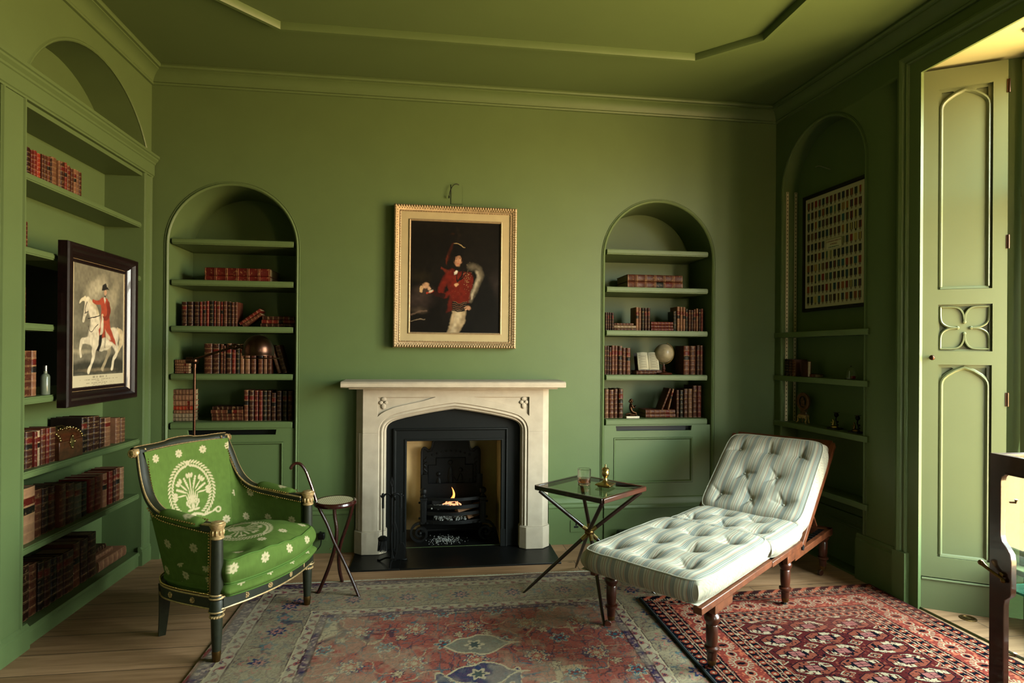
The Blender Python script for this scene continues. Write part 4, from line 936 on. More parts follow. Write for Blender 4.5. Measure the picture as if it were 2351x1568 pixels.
# seat rail
railk = [(-.318, .012), (-.316, -.10), (-.310, -.22), (-.292, -.315), (-.262, -.368), (-.21, -.42), (-.11, -.447), (0, -.455)]
front = [(-.305, .018), (-.20, .048), (-.10, .066), (0, .072), (.10, .066), (.20, .048), (.305, .018)]
rl = resample(catmull([(s, f, 0) for s, f in railk], 6), 60); rl = [(p[0], -p[1]) for p in rl]; rl = rl + [(-x, y) for x, y in rl[:-1][::-1]]
ft = resample(catmull([(s, f, 0) for s, f in front], 6), 50); ft = [(p[0], -p[1]) for p in ft]
for nm, ln in (('seat_rail', rl), ('front_rail', ft)):
    mb = MB(); mb.tube([(x, y, .272) for x, y in ln], 1, up=(0, 0, 1), sec=[(-.016, -.028), (.016, -.028), (.016, .028), (-.016, .028)]); rr_ = build(nm, mb, chairpaint, ch, smooth=60, **A_)
    mb = MB()
    cx_, cy_ = 0, .2
    out = [(x + (x - cx_) / math.hypot(x - cx_, y - cy_) * .016, y + (y - cy_) / math.hypot(x - cx_, y - cy_) * .016) for x, y in ln]
    for z in (.299, .247): mb.tube([(x, y, z) for x, y in out], .0045, 6)
    build('gilt_bead', mb, giltold, ch, **A_)
    mb = MB(); oo = resample([(x, y, 0) for x, y in out], 200 if nm == 'seat_rail' else 80)
    for p in oo: mb.ball((p[0], p[1], .310), .0042, 5)
    build('nail_trim', mb, nailm, ch, kind='stuff', **A_)
    idx = (12, 24, 40, 79, 95, 107) if nm == 'seat_rail' else (9, 19, 30, 40)
    for i in idx:
        x, y = out[i]; dx, dy = x - cx_, y - cy_; q_ = math.hypot(dx, dy); mb = MB(); tx, ty = -dy / q_, dx / q_
        mb.ball((x, y, .272), .005, 6)
        for k in range(8): a = PI * k / 4; mb.ball((x + tx * .010 * math.cos(a), y + ty * .010 * math.cos(a), .272 + .010 * math.sin(a)), .0048, 5)
        build('rosette', mb, giltold, rr_, **A_)
def nails(path, r=.0046, step=.0128):
    path = np.array(path); L = np.linalg.norm(np.diff(path, axis=0), axis=1).sum(); mb = MB()
    for p in resample(path, int(L / step)): mb.ball(tuple(p), r, 5)
    return mb
for sg in (-1, 1):
    pth = [(p[0] if sg < 0 else -p[0], -p[1], p[2] - .012) for p in side]
    ins_ = [(x + (.034 if sg < 0 else -.034), y - (.0 if z < .66 else .020), z) for x, y, z in pth]; outs = [(x - (.008 if sg < 0 else -.008), y, z - .004) for x, y, z in pth]
    build('nail_trim', nails(ins_), nailm, ch, kind='stuff', **A_)
    build('nail_trim', nails([p for p in outs if p[2] < .66]), nailm, ch, kind='stuff', **A_)
    x_ = sg * .318
    build('nail_trim', nails([(x_, .045, .31), (x_, .045, .58)]), nailm, ch, kind='stuff', **A_)
    mb = MB(); mb.tube([(x_, .034, .30), (x_, .034, .585)], .0045, 6); build('gilt_bead', mb, giltold, ch, **A_)
build('nail_trim', nails([(x * .9, y - .035, z - .026) for x, y, z in crest]), nailm, ch, kind='stuff', **A_)
mb = MB(); mb.tube([(x * .9, y - .030, z - .018) for x, y, z in crest], .004, 6); build('gilt_bead', mb, giltold, ch, **A_)
# front posts with gilt capitals, turned legs
for sg in (-1, 1):
    T = Matrix.Translation((sg * .315, 0, 0))
    mb = MB(); mb.lathe([(.025, .306), (.0265, .33), (.0255, .45), (.0235, .560)], 20, M=T); build('arm_post', mb, chairpaint, ch, **A_)
    mb = MB(); mb.lathe([(.024, .556), (.029, .560), (.029, .566), (.025, .570), (.026, .60), (.031, .610), (.034, .616), (.034, .626), (.028, .629), (.026, .633), (.010, .637), (1e-5, .638)], 24, M=T)
    for k in range(10): a = 2 * PI * k / 10; mb.ball((sg * .315 + .0265 * math.cos(a), .0265 * math.sin(a), .586), .006, 6, (.7, .7, 2.2))
    build('gilt_capital', mb, giltold, ch, label='gilt leaf capital', **A_)
    mb = MB(); mb.box(sg * .315 - .016 , sg * .315 + .016, .01, .085, .588, .615); build('arm_block', mb, chairpaint, ch, bevel=.003, **A_)
    mb = MB(); mb.box(sg * .315 - .014, sg * .315 + .014, .012, .083, .592, .618); build('gilt_bead', mb, giltold, ch, bevel=.002, **A_)
    mb = MB(); mb.lathe([(.027, .306), (.030, .300), (.031, .290), (.028, .286), (.031, .280), (.031, .246), (.033, .238), (.028, .232), (.022, .225), (.025, .205), (.0245, .19), (.0225, .12), (.018, .055)], 20, M=T)
    lg = build('front_leg', mb, chairpaint, ch, smooth=40, **A_)
    for z, r in ((.296, .0325), (.310, .030), (.236, .034)):
        mb = MB(); mb.tube([(sg * .315 + (r - .002) * math.cos(a), (r - .002) * math.sin(a), z) for a in np.linspace(0, 2 * PI, 20)[:-1]], .0042, 6, closed=True); build('gilt_ring', mb, giltold, lg, **A_)
    mb = MB(); mb.lathe([(.024, .207), (.029, .209), (.030, .213), (.029, .217), (.024, .219)], 20, M=T, cap=False)
    for k in range(16): a = 2 * PI * k / 16; mb.ball((sg * .315 + .027 * math.cos(a), .027 * math.sin(a), .213), .0056, 5)
    build('beaded_collar', mb, giltold, lg, **A_)
    mb = MB(); mb.lathe([(.019, .058), (.020, .050), (.0165, .012), (.012, .0), ], 18, M=T); build('gilt_foot', mb, darkbrass, lg, **A_)
    mb = MB(); pts = catmull([(sg * .235, .395, .27), (sg * .228, .405, .20), (sg * .212, .43, .10), (sg * .192, .462, .0)], 6)
    mb.tube(pts, list(np.linspace(.026, .015, len(pts))), sec=[(-1, -1), (1, -1), (1, 1), (-1, 1)]); build('rear_leg', mb, chairpaint, ch, smooth=40, **A_)
    # padded arm
    mb = MB(); rings = []
    for k in range(19):
        q_ = k / 18; f = -.335 + .255 * q_; s0 = sg * .311; z = .635 - .028 * min(1, q_ * 1.3) ; w_ = .037 * (max(1e-3, 1 - abs(2 * q_ - 1) ** 6)) ** .5; h = .036 * (max(1e-3, 1 - abs(2 * q_ - 1) ** 5)) ** .5
        rings.append([(s0 + w_ * math.cos(a), -f, z + h * (math.sin(a) if math.sin(a) > 0 else .25 * math.sin(a))) for a in np.linspace(0, 2 * PI, 29)[:-1]])
    mb.grid(rings, closev=True); mb.f += [tuple(range(28)), tuple(range(18 * 28, 19 * 28))]
    V = np.array(mb.v); mb.c = fabric(V[:, 0] * 1.0, V[:, 1], None, off=(.315 * sg - .075, .10)); build('arm_pad', mb, velvet, ch, fix=False, smooth=180, **A_)
    build('nail_trim', nails([(sg * .311 + dx_, y, .640 if y > .30 else .622) for dx_, y in ((-.036, .32), (-.037, .10))]), nailm, ch, kind='stuff', **A_)
    build('nail_trim', nails([(sg * .311 + dx_, y, .640 if y > .30 else .622) for dx_, y in ((.036, .32), (.037, .10))]), nailm, ch, kind='stuff', **A_)
# seat deck and loose cushion
def dshape(inset, n=660):
    base = [(-.29, .03), (-.288, -.10), (-.282, -.22), (-.262, -.31), (-.22, -.37), (-.11, -.405), (0, -.412)]
    q_ = resample(catmull([(s, f, 0) for s, f in base], 6), n // 3); back_ = [(p[0], p[1]) for p in q_]; back_ = back_ + [(-x, y) for x, y in back_[:-1][::-1]]
    fr2 = resample(catmull([(.285, .045, 0), (.20, .075, 0), (.10, .094, 0), (0, .10, 0), (-.10, .094, 0), (-.20, .075, 0), (-.285, .045, 0)], 6), n // 3); loop = np.array(back_ + [(p[0], p[1]) for p in fr2[1:-1]])
    c = np.array([0, -.15]); d = loop - c; return c + d * (1 - inset / np.linalg.norm(d, axis=1))[:, None]
def dpad(name, z0, z1, bulge, over, med, offs, crease=0., frontlift=0.):
    lp = dshape(-over); c = np.array([0, -.15]); mb = MB(); rings = []; uu = []; vv = []
    NR_ = 90; arc = np.r_[0, np.cumsum(np.linalg.norm(np.diff(lp, axis=0), axis=1))]
    def zt(x, y, k):
        q_ = z1 + bulge * (1 - k ** 3) + .012 * math.sin(9 * x + 3) * math.sin(11 * y) * crease + frontlift * x * .0
        return q_ - crease * .020 * math.exp(-((x + .16) ** 2 + (y + .02) ** 2) / .004) + crease * .004 * math.sin(17 * math.atan2(y + .15, x)) * max(0, k - .7) * 2
    for i in range(NR_ + 1):
        k = (i / NR_) ** .8; r_ = []
        for p in lp:
            q_ = c + (p - c) * k * .985; r_.append((q_[0], -q_[1], zt(q_[0], q_[1], k))); uu.append(q_[0]); vv.append(q_[1])
        rings.append(r_)
    hs = z1 - z0; mids = 40
    for j in range(1, mids + 1):
        g_ = j / mids; r_ = []
        for m_i, p in enumerate(lp):
            out = 1 + .020 * math.sin(PI * g_) / .3 + crease * .006 * math.sin(arc[m_i] * 26 + 5 * g_) * math.sin(PI * g_)
            q_ = c + (p - c) * out; zz = rings[NR_][m_i][2] * (1 - g_) + z0 * g_; r_.append((q_[0], -q_[1], zz)); uu.append(arc[m_i]); vv.append(-g_ * hs - .5)
        rings.append(r_)
    mb.grid(rings, closev=True); mb.c = fabric(np.array(uu), np.array(vv), med, off=offs)
    o = build(name, mb, velvet, ch, fix=False, smooth=180, **A_)
    for j, z_ in ((NR_, 0), (NR_ + mids - 1, 0)):
        pm = MB(); pm.tube(rings[j][::5], .0045, 6, closed=True); build('piping', pm, piping_m, o, **A_)
    return o
dpad('seat_deck', .30, .345, .008, .010, None, (.02, -.555), 0)
dpad('seat_cushion', .352, .455, .030, .006, (0.02, -.165, .135), (.03, -.60), 1.)

# ---------------------------------------------------------------- daybed
ticking = vmat('striped_ticking', 1., bump=.10, bscale=1300, spec=.05, fine=.05)
button_m = mat('ticking_button', (.70, .68, .60), .9)
def stripe(y, faint=0.):
    y = np.asarray(y); c = np.tile(C3((.72, .69, .605)), (y.size, 1)); q_ = (y.ravel() / .080) % 1.0 * .104
    h = ((y.ravel() / .0060) % 1.0) < .42; c[h] = C3((.655, .625, .545))
    def band(a, w_, colr):
        m = np.abs(q_ - a) < w_ / 2; c[m] = C3(colr)
    for a in (.010, .019, .028): band(a, .0052, (.46, .49, .48))
    for a in (.058, .065): band(a, .0036, (.56, .585, .56))
    band(.037, .0030, (.60, .40, .35)); band(.081, .0030, (.62, .44, .38)); band(.095, .0030, (.56, .50, .42)); band(.049, .0042, (.75, .725, .645)); band(.073, .004, (.75, .725, .645)); band(.088, .004, (.75, .725, .645))
    return c * (1 - faint) + C3((.66, .635, .56)) * faint
DBM = Matrix(((.778, -.628, 0, 1.223), (.628, .778, 0, 2.449), (0, 0, 1, 0), (0, 0, 0, 1)))
db = thing('daybed', 'mahogany daybed on castors with buttoned striped ticking cushions and raised back', 'daybed', M=DBM)
def cushion(name, L, W, T, M, tufts, label=None, depth=.030, rnd=.022, seed=0):
    nx, ny = 110, 262; xs = np.linspace(0, L, nx); ys = np.linspace(0, W, ny); X, Y = np.meshgrid(xs, ys, indexing='ij')
    ex = np.clip(np.minimum(X, L - X) / .06, 0, 1); ey = np.clip(np.minimum(Y, W - Y) / .06, 0, 1)
    Z = T + .018 * (1 - (1 - ex) ** 2.2) * (1 - (1 - ey) ** 2.2)
    rg = np.random.default_rng(seed)
    for tx, ty in tufts:
        d = np.hypot((X - tx) * 1.0, (Y - ty) * 1.0); Z -= depth * (.55 * np.exp(-(d / .018) ** 2) + .8 * np.exp(-(d / .055) ** 2))
        for a in rg.uniform(0, 6.28, 3):
            pr = (X - tx) * np.cos(a) + (Y - ty) * np.sin(a); pe = -(X - tx) * np.sin(a) + (Y - ty) * np.cos(a)
            Z -= .007 * np.exp(-(pe / .010) ** 2) * np.clip(1 - np.abs(pr - .045) / .045, 0, 1)
    Z += .004 * (vnoise(X, Y, .07, seed) - .5)
    Y_raw = Y.copy(); ax, ay = 2 * X / L - 1, 2 * Y / W - 1
    X, Y = X - ax * .020 * np.abs(ay) ** 9, Y - ay * .020 * np.abs(ax) ** 9
    mb = MB(); rows = [[(X[i, j], Y[i, j], Z[i, j]) for j in range(ny)] for i in range(nx)]
    mb.grid(rows); cols = [stripe(Y_raw.ravel())]
    # boxing round the edge
    per = [(i, 0) for i in range(nx)] + [(nx - 1, j) for j in range(1, ny)] + [(i, ny - 1) for i in range(nx - 2, -1, -1)] + [(0, j) for j in range(ny - 2, 0, -1)]
    ring = []; nb = 14; n0 = []
    for (i, j) in per:
        nxv, nyv = (-1 if i == 0 else 1 if i == nx - 1 else 0), (-1 if j == 0 else 1 if j == ny - 1 else 0); n0.append((nxv, nyv))
    wob = [.006 * math.sin(k * .11 + seed) for k in range(len(per))]
    for b_ in range(nb + 1):
        g_ = b_ / nb; ring.append([(X[i, j] + n0[k][0] * rnd * math.sin(PI * g_) ** .8, Y[i, j] + n0[k][1] * rnd * math.sin(PI * g_) ** .8, (Z[i, j]) * (1 - g_) + wob[k] * (1 if 0 < b_ < nb else 0) * .4) for k, (i, j) in enumerate(per)])
        yy = np.array([Y_raw[i, j] for i, j in per]); xx = np.array([X[i, j] for i, j in per]); endm = np.array([i in (0, nx - 1) for i, j in per])
        arcx = np.full(len(per), 0.) + g_ * T
        cols.append(np.where(endm[:, None], stripe(yy), stripe(xx * .6 + arcx, .55)))
    mb.grid(ring, closev=True, flip=False)
    mb.add([(0, 0, 0), (L, 0, 0), (L, W, 0), (0, W, 0)], [(0, 3, 2, 1)]); cols.append(np.tile(C3((.8, .77, .69)), (4, 1)))
    mb.c = np.vstack(cols); o = build(name, mb, ticking, db, M=M, fix=False, smooth=60, **A_)
    pm = MB(); pm.tube([M @ Vector(p) for p in ring[0][::3]], .0042, 6, closed=True); pm.tube([M @ Vector((p[0], p[1], .004)) for p in ring[-1][::4]], .0042, 6, closed=True)
    build('piping', pm, button_m, o, **A_)
    for tx, ty in tufts:
        i = int(round(tx / L * (nx - 1))); j = int(round(ty / W * (ny - 1))); bm_ = MB(); bm_.ball((tx, ty, Z[i, j] + .002), .0085, 8, (1, 1, .55)); build('button', bm_, button_m, o, M=M, **A_)
    return o
tf = [(.14, .12), (.14, .31), (.14, .50), (.36, .21), (.36, .40), (.60, .12), (.60, .31), (.60, .50)]
cushion('foot_cushion', .80, .60, .095, Matrix.Translation((-.195, -.03, .362)), tf, depth=.034, seed=1)
cushion('seat_cushion', .47, .60, .085, Matrix.Translation((.625, -.03, .348)), [(.13, .12), (.13, .31), (.13, .50), (.33, .21), (.33, .40)], seed=2, depth=.028)
ang = math.radians(39.5); Mb = Matrix.Translation((1.115, -.03, .345)) @ Matrix.Rotation(-ang, 4, 'Y')
cushion('back_cushion', .655, .60, .118, Mb, [(.13, .12), (.13, .31), (.13, .50), (.325, .21), (.325, .41), (.52, .12), (.52, .31), (.52, .50)], seed=3, depth=.024)
# timber frame
def dbox(nm, x0, x1, y0, y1, z0, z1, m=mahog2, bevel=.003, M=None, par=None):
    mb = MB(); mb.box(x0, x1, y0, y1, z0, z1, M=M); return build(nm, mb, m, par or db, bevel=bevel, **A_)
for y0, y1 in ((-.048, -.008), (.578, .618)):
    dbox('foot_rail', -.20 if y0 < 0 else .03, .585, y0, y1, .328, .358); dbox('seat_rail', .592, 1.055, y0, y1, .320, .348)
    dbox('leg_block', -.06, .12, y0 + .006, y1 - .006, .285, .327); dbox('leg_block', .83, 1.05, y0 + .006, y1 - .006, .272, .319)
dbox('end_rail', -.02, .02, -.044, .614, .326, .352); dbox('cross_rail', .575, .60, -.01, .58, .320, .345); dbox('cross_rail', 1.04, 1.06, -.01, .58, .315, .345)
for k in range(7): dbox('slat', -.14 + k * .16, -.09 + k * .16, -.01, .58, .346 if k < 4 else .335, .356 if k < 4 else .345)
for y0, y1 in ((-.040, -.012), (.582, .610)):
    dbox('base_rail', .96, 1.66, y0, y1, .258, .296)
    for k in range(6): 
        mb = MB(); mb.box(1.30 + k * .05, 1.318 + k * .05, y0 + .026 if y0 < 0 else y0 - .03, y1 + .03 if y0 < 0 else y1 - .026, .262, .298); build('ratchet_notch', mb, black, db, **A_)
dbox('base_end_rail', 1.60, 1.66, -.04, .61, .25, .296)
Mf = Matrix.Translation((1.075, 0, .300)) @ Matrix.Rotation(-ang, 4, 'Y')
for y0, y1 in ((-.048, -.022), (.592, .618)): dbox('back_stile', 0, .800, y0, y1, -.002, .040, M=Mf)
for k in range(5): dbox('back_slat', .10 + k * .17, .16 + k * .17, -.022, .592, .004, .016, M=Mf)
dbox('back_top_rail', .752, .788, -.022, .592, -.002, .036, M=Mf)
mb = MB()
for y in (.0, .57): mb.box(0, .22, y, y + .02, -.006, .006, M=Matrix.Translation((1.33, 0, .50)) @ Matrix.Rotation(math.radians(48), 4, 'Y'))
build('prop_strut', mb, mahog2, db, **A_)
for y in (-.050, .60):
    mb = MB(); mb.cyl((1.06, y, .312), (1.06, y + .02, .312), .016); build('hinge', mb, iron, db, **A_)
legp = [(.020, .285), (.022, .278), (.019, .272), (.019, .268), (.027, .262), (.034, .248), (.034, .236), (.027, .222), (.024, .216), (.026, .212), (.0255, .15), (.023, .128), (.022, .122), (.032, .116), (.032, .106), (.023, .100), (.022, .092), (.020, .06), (.018, .052)]
for i, (x, y, a) in enumerate(((.0, .0, .3), (.055, .562, 2.4), (.917, .0, .5), (.917, .575, 1.), (1.60, .0, 2.6), (1.60, .575, 1.8))):
    T = Matrix.Translation((x, y, 0)); mb = MB(); mb.lathe(legp, 24, M=T); lg = build('leg', mb, mahog, db, smooth=50, **A_)
    mb = MB(); mb.lathe([(.0195, .064), (.0205, .058), (.017, .040), (.010, .034)], 18, M=T); c_, s_ = math.cos(a), math.sin(a)
    mb.tube([(x, y, .042), (x + .012 * c_, y + .012 * s_, .034), (x + .018 * c_, y + .018 * s_, .020)], [.008, .006, .004], 6); build('brass_cup', mb, darkbrass, lg, **A_)
    mb = MB(); nx_, ny_ = -s_ * .009, c_ * .009; mb.tube([(x + .018 * c_ - nx_, y + .018 * s_ - ny_, .018), (x + .018 * c_ + nx_, y + .018 * s_ + ny_, .018)], .018, 16); build('castor_wheel', mb, black if i in (0, 2) else mahog, lg, smooth=40, bevel=.002, **A_)

# ---------------------------------------------------------------- crossed-leg side table with smoked glass
glassm = bpy.data.materials.new('smoked_glass'); glassm.use_nodes = True
n, l = glassm.node_tree.nodes, glassm.node_tree.links; n.clear()
o_ = n.new('ShaderNodeOutputMaterial'); tr = n.new('ShaderNodeBsdfTransparent'); gl = n.new('ShaderNodeBsdfGlossy'); ms = n.new('ShaderNodeMixShader'); fr = n.new('ShaderNodeLayerWeight'); fr.inputs[0].default_value = .5; pw_ = n.new('ShaderNodeMath'); pw_.operation = 'POWER'; pw_.inputs[1].default_value = 4.5; ad_ = n.new('ShaderNodeMath'); ad_.operation = 'MULTIPLY_ADD'; ad_.inputs[1].default_value = 0.75; ad_.inputs[2].default_value = .04
gl.inputs['Roughness'].default_value = .01; tr.inputs[0].default_value = (.50, .54, .42, 1)
l.new(fr.outputs['Facing'], pw_.inputs[0]); l.new(pw_.outputs[0], ad_.inputs[0]); l.new(ad_.outputs[0], ms.inputs[0]); l.new(tr.outputs[0], ms.inputs[1]); l.new(gl.outputs[0], ms.inputs[2]); l.new(ms.outputs[0], o_.inputs[0])
tb = thing('side_table', 'small square smoked glass side table on crossed dark rods beside the daybed', 'side table', (.905, 3.325, 0))
TC = [(-.292, .045), (.02, .292), (.300, -.045), (-.01, -.290)]
FT = [(-.38, .052), (.025, .425), (.385, -.05), (-.03, -.415)]
I = lambda m_, nm, m, **k: build(nm, m_, m, tb, world=False, **k)
for i in range(4):
    a, b_ = Vector((*TC[i], .606)), Vector((*TC[(i + 1) % 4], .606)); d = (b_ - a).normalized(); nn_ = Vector((d.y, -d.x, 0)); mb = MB()
    mb.add([a - d * .012, b_ + d * .012, b_ + d * .012 - nn_ * .022, a - d * .012 - nn_ * .022] + [p + Vector((0, 0, .026)) for p in (a - d * .012, b_ + d * .012, b_ + d * .012 - nn_ * .022, a - d * .012 - nn_ * .022)], [(0, 1, 2, 3), (4, 7, 6, 5), (0, 4, 5, 1), (1, 5, 6, 2), (2, 6, 7, 3), (3, 7, 4, 0)])
    I(mb, 'top_rail', mahog if i in (2, 1) else ebony, bevel=.003)
mb = MB(); mb.add([(x * .965, y * .965, .6308) for x, y in TC], [(0, 1, 2, 3)]); I(mb, 'glass_top', glassm)
hub = Vector((0, 0, .365))
for i in range(4):
    a = Vector((*FT[i], 0.004)); o2 = Vector((*TC[(i + 2) % 4], .604)); sc_h = hub + Vector((a.x * .045, a.y * .045, -.0)); sd = .012
    side_ = Vector((-a.y, a.x, 0)).normalized() * .006
    mb = MB(); mb.tube([a, a.lerp(hub + side_, .12), hub + side_, o2.lerp(hub, .02)], [.0045, .0085, .0115, .0115], 10); lg = I(mb, 'leg', ebony, smooth=50)
    mb = MB(); mb.tube([a.lerp(hub + side_, .885), hub + side_, (hub + side_).lerp(o2, .13)], .0122, 10); build('brass_sleeve', mb, brass, lg, world=False)
mb = MB(); mb.lathe([(.0, .352), (.024, .352), (.027, .358), (.027, .368), (.024, .374), (.0, .374)], 20, cap=False); I(mb, 'hub', darkbrass)

def cutglass(name, trans):
    m = bpy.data.materials.new(name); m.use_nodes = True; b = m.node_tree.nodes['Principled BSDF']
    b.inputs['Transmission Weight'].default_value = 1; b.inputs['Roughness'].default_value = .02; b.inputs['IOR'].default_value = 1.45; b.inputs['Base Color'].default_value = (*trans, 1); return m
gm2 = cutglass('clear_glass', (1, 1, 1)); whisky = cutglass('whisky', (.85, .25, .08))
tg = thing('whisky_tumbler', 'cut glass tumbler with a little amber whisky on the side table', 'glass', (.878, 3.348, .6312))
mb = MB(); nseg = 36
def fl_r(r, k): return r * (1 - .035 * (k % 2))
outer = [(.032, .0), (.036, .002), (.0385, .02), (.039, .094), (.0375, .0955)]; innerp = [(.0365, .0955), (.0365, .018), (.030, .012), (1e-5, .011)]
rings = [[(fl_r(r, k) * math.cos(2 * PI * k / nseg), fl_r(r, k) * math.sin(2 * PI * k / nseg), z) for k in range(nseg)] for r, z in outer] + [[(r * math.cos(2 * PI * k / nseg), r * math.sin(2 * PI * k / nseg), z) for k in range(nseg)] for r, z in innerp]
mb.grid(rings, closev=True); mb.f.append(tuple(range(nseg))); build('glass_body', mb, gm2, tg, world=False, smooth=30)
mb = MB(); mb.lathe([(.029, .0115), (.0362, .019), (.0362, .042), (1e-5, .0425)], 36); build('whisky', mb, whisky, tg, world=False, label='amber whisky')
dl = thing('table_lighter', 'small brass urn shaped table lighter on the glass side table', 'lighter', (.992, 3.302, .6312))
mb = MB(); mb.lathe([(.001, .036), (.012, .036), (.009, .044), (.009, .052), (.017, .060), (.021, .072), (.020, .088), (.018, .092), (.022, .095), (.022, .100), (.016, .108), (.006, .112), (.004, .116), (.0055, .122), (.003, .128), (1e-5, .130)], 24); build('urn', mb, brass, dl, world=False)
mb = MB(); R2 = Matrix.Rotation(.9, 4, 'Z'); rings = []
for s_, z in ((.034, 0), (.036, .006), (.047, .012), (.044, .018), (.030, .022), (.016, .026), (.010, .037)): rings.append([(sx_ * s_, sy_ * s_, z) for sx_, sy_ in ((-1, -1), (1, -1), (1, 1), (-1, 1))])
mb.grid(rings, closev=True, M=R2); mb.f.append((0, 1, 2, 3)); build('foot', mb, brass, dl, world=False, bevel=.0015, smooth=20)

# ---------------------------------------------------------------- walking-stick seat with caned top
st = thing('cane_seat_stool', 'dark red bentwood shooting stool with round caned seat and crook handle', 'stool', (-.558, 3.54, 0))
I = lambda m_, nm, m, **k: build(nm, m_, m, st, **k)
mb = MB(); T = Matrix.Translation((-.559, 3.537, 0)); mb.lathe([(.098, .520), (.110, .508), (.119, .512), (.122, .521), (.119, .531), (.110, .536), (.103, .535), (.098, .531)], 40, M=T, cap=False); 
I(mb, 'seat_ring', redwood)
n, l = cane.node_tree.nodes, cane.node_tree.links
t = n.new('ShaderNodeTexCoord'); mp = n.new('ShaderNodeMapping'); mp.inputs['Scale'].default_value = (88, 88, 0); l.new(t.outputs['Object'], mp.inputs[0])
ck = n.new('ShaderNodeTexVoronoi'); ck.inputs['Randomness'].default_value = 0; ck.inputs['Scale'].default_value = 1.; l.new(mp.outputs[0], ck.inputs['Vector'])
cg = n.new('ShaderNodeMapRange'); cg.inputs[1].default_value = .30; cg.inputs[2].default_value = .36; l.new(ck.outputs['Distance'], cg.inputs[0])
mxx = n.new('ShaderNodeMix'); mxx.data_type = 'RGBA'; mxx.inputs[6].default_value = (.16, .13, .07, 1); mxx.inputs[7].default_value = (*s2l((.90, .85, .68)), 1); l.new(cg.outputs[0], mxx.inputs[0]); l.new(mxx.outputs[2], n['Principled BSDF'].inputs['Base Color'])
mb = MB(); mb.lathe([(1e-5, .531), (.06, .533), (.103, .534), (.103, .526), (1e-5, .524)], 36, M=T, cap=False); I(mb, 'caned_seat', cane, label='pale woven cane seat')
p1 = catmull([(-.408, 3.438, .006), (-.45, 3.455, .10), (-.50, 3.475, .20), (-.556, 3.50, .30), (-.60, 3.52, .40), (-.65, 3.525, .50), (-.682, 3.52, .60), (-.702, 3.518, .66), (-.722, 3.512, .715), (-.748, 3.508, .751), (-.775, 3.505, .757), (-.796, 3.50, .742), (-.801, 3.50, .725)], 5)
mb = MB(); mb.tube(p1, list(np.linspace(.0095, .0085, len(p1) - 4)) + [.0088, .0092, .009, .006], 10); I(mb, 'stick_leg', redwood, label='leg that runs up into the crook handle')
p2 = catmull([(-.646, 3.508, .006), (-.615, 3.515, .08), (-.582, 3.52, .17), (-.556, 3.53, .27), (-.550, 3.54, .36), (-.562, 3.545, .44), (-.566, 3.545, .51)], 5)
mb = MB(); mb.tube(p2, .0105, 10); I(mb, 'leg', redwood)
p3 = catmull([(-.534, 3.669, .006), (-.545, 3.63, .09), (-.545, 3.59, .19), (-.530, 3.565, .27), (-.50, 3.55, .36), (-.475, 3.545, .44), (-.458, 3.54, .515)], 5)
mb = MB(); mb.tube(p3, .0105, 10); I(mb, 'leg', redwood)
mb = MB(); mb.ball((-.578, 3.505, .262), .005, 8); I(mb, 'pivot_bolt', brass)

# ---------------------------------------------------------------- reading lamp
lp = thing('floor_lamp', 'bronze jointed reading floor lamp with dome shade behind the armchair', 'floor lamp', (-1.488, 3.945, 0))
I = lambda m_, nm, m, **k: build(nm, m_, m, lp, **k)
mb = MB(); mb.lathe([(.12, .0), (.125, .006), (.12, .014), (.05, .022), (.014, .03)], 32, M=Matrix.Translation((-1.488, 3.945, 0))); I(mb, 'base', copper)
mb = MB(); mb.cyl((-1.488, 3.945, .02), (-1.489, 3.945, 1.31), .0085); mb.cyl((-1.489, 3.945, 1.29), (-1.489, 3.945, 1.318), .0115); I(mb, 'pole', copper)
mb = MB(); mb.lathe([(.008, 1.312), (.022, 1.318), (.026, 1.33), (.024, 1.342), (1e-5, 1.348)], 20, M=Matrix.Translation((-1.492, 3.943, 0))); mb.cyl((-1.535, 3.93, 1.338), (-1.50, 3.94, 1.338), .020); I(mb, 'joint', copper, smooth=50)
mb = MB(); mb.cyl((-1.50, 3.94, 1.340), (-1.262, 3.93, 1.420), .0075); I(mb, 'arm', copper)
mb = MB(); mb.ball((-1.245, 3.93, 1.424), .020, 10); mb.cyl((-1.28, 3.93, 1.42), (-1.258, 3.93, 1.424), .012); mb.ball((-1.226, 3.93, 1.424), .013, 8); mb.cyl((-1.24, 3.93, 1.424), (-1.185, 3.93, 1.424), .009); mb.lathe([(.016, 0), (.017, .02), (.010, .03)], 14, M=Matrix.Translation((-1.205, 3.93, 1.424)) @ Matrix.Rotation(PI / 2, 4, 'Y')); I(mb, 'swivel', copper, smooth=50)
mb = MB(); R = .093; c = (-1.103, 3.93)
pf = [(R + .004, 1.370), (R, 1.374), (R, 1.405)] + [(R * math.cos(a), 1.405 + R * math.sin(a)) for a in np.linspace(.08, PI / 2 - .001, 12)]
mb.lathe(pf, 40, M=Matrix.Translation((c[0], c[1], 0)), cap=False); I(mb, 'dome_shade', copper, solid=.0018, smooth=80)
mb = MB(); mb.tube([(c[0] + .02 + (R + .012) * math.cos(a), c[1] + (R + .012) * math.sin(a), 1.352) for a in np.linspace(0, 2 * PI, 41)[:-1]], .003, 6, closed=True)
mb.tube([(-1.195, 3.93, 1.424), (-1.205, 3.93, 1.39), (-1.188, 3.93, 1.353)], .003, 6); I(mb, 'guard_ring', copper)
mb = MB(); mb.ball((c[0], c[1], 1.415), .03, 10); I(mb, 'bulb', mat('opal_glass', (.8, .78, .7), .3))

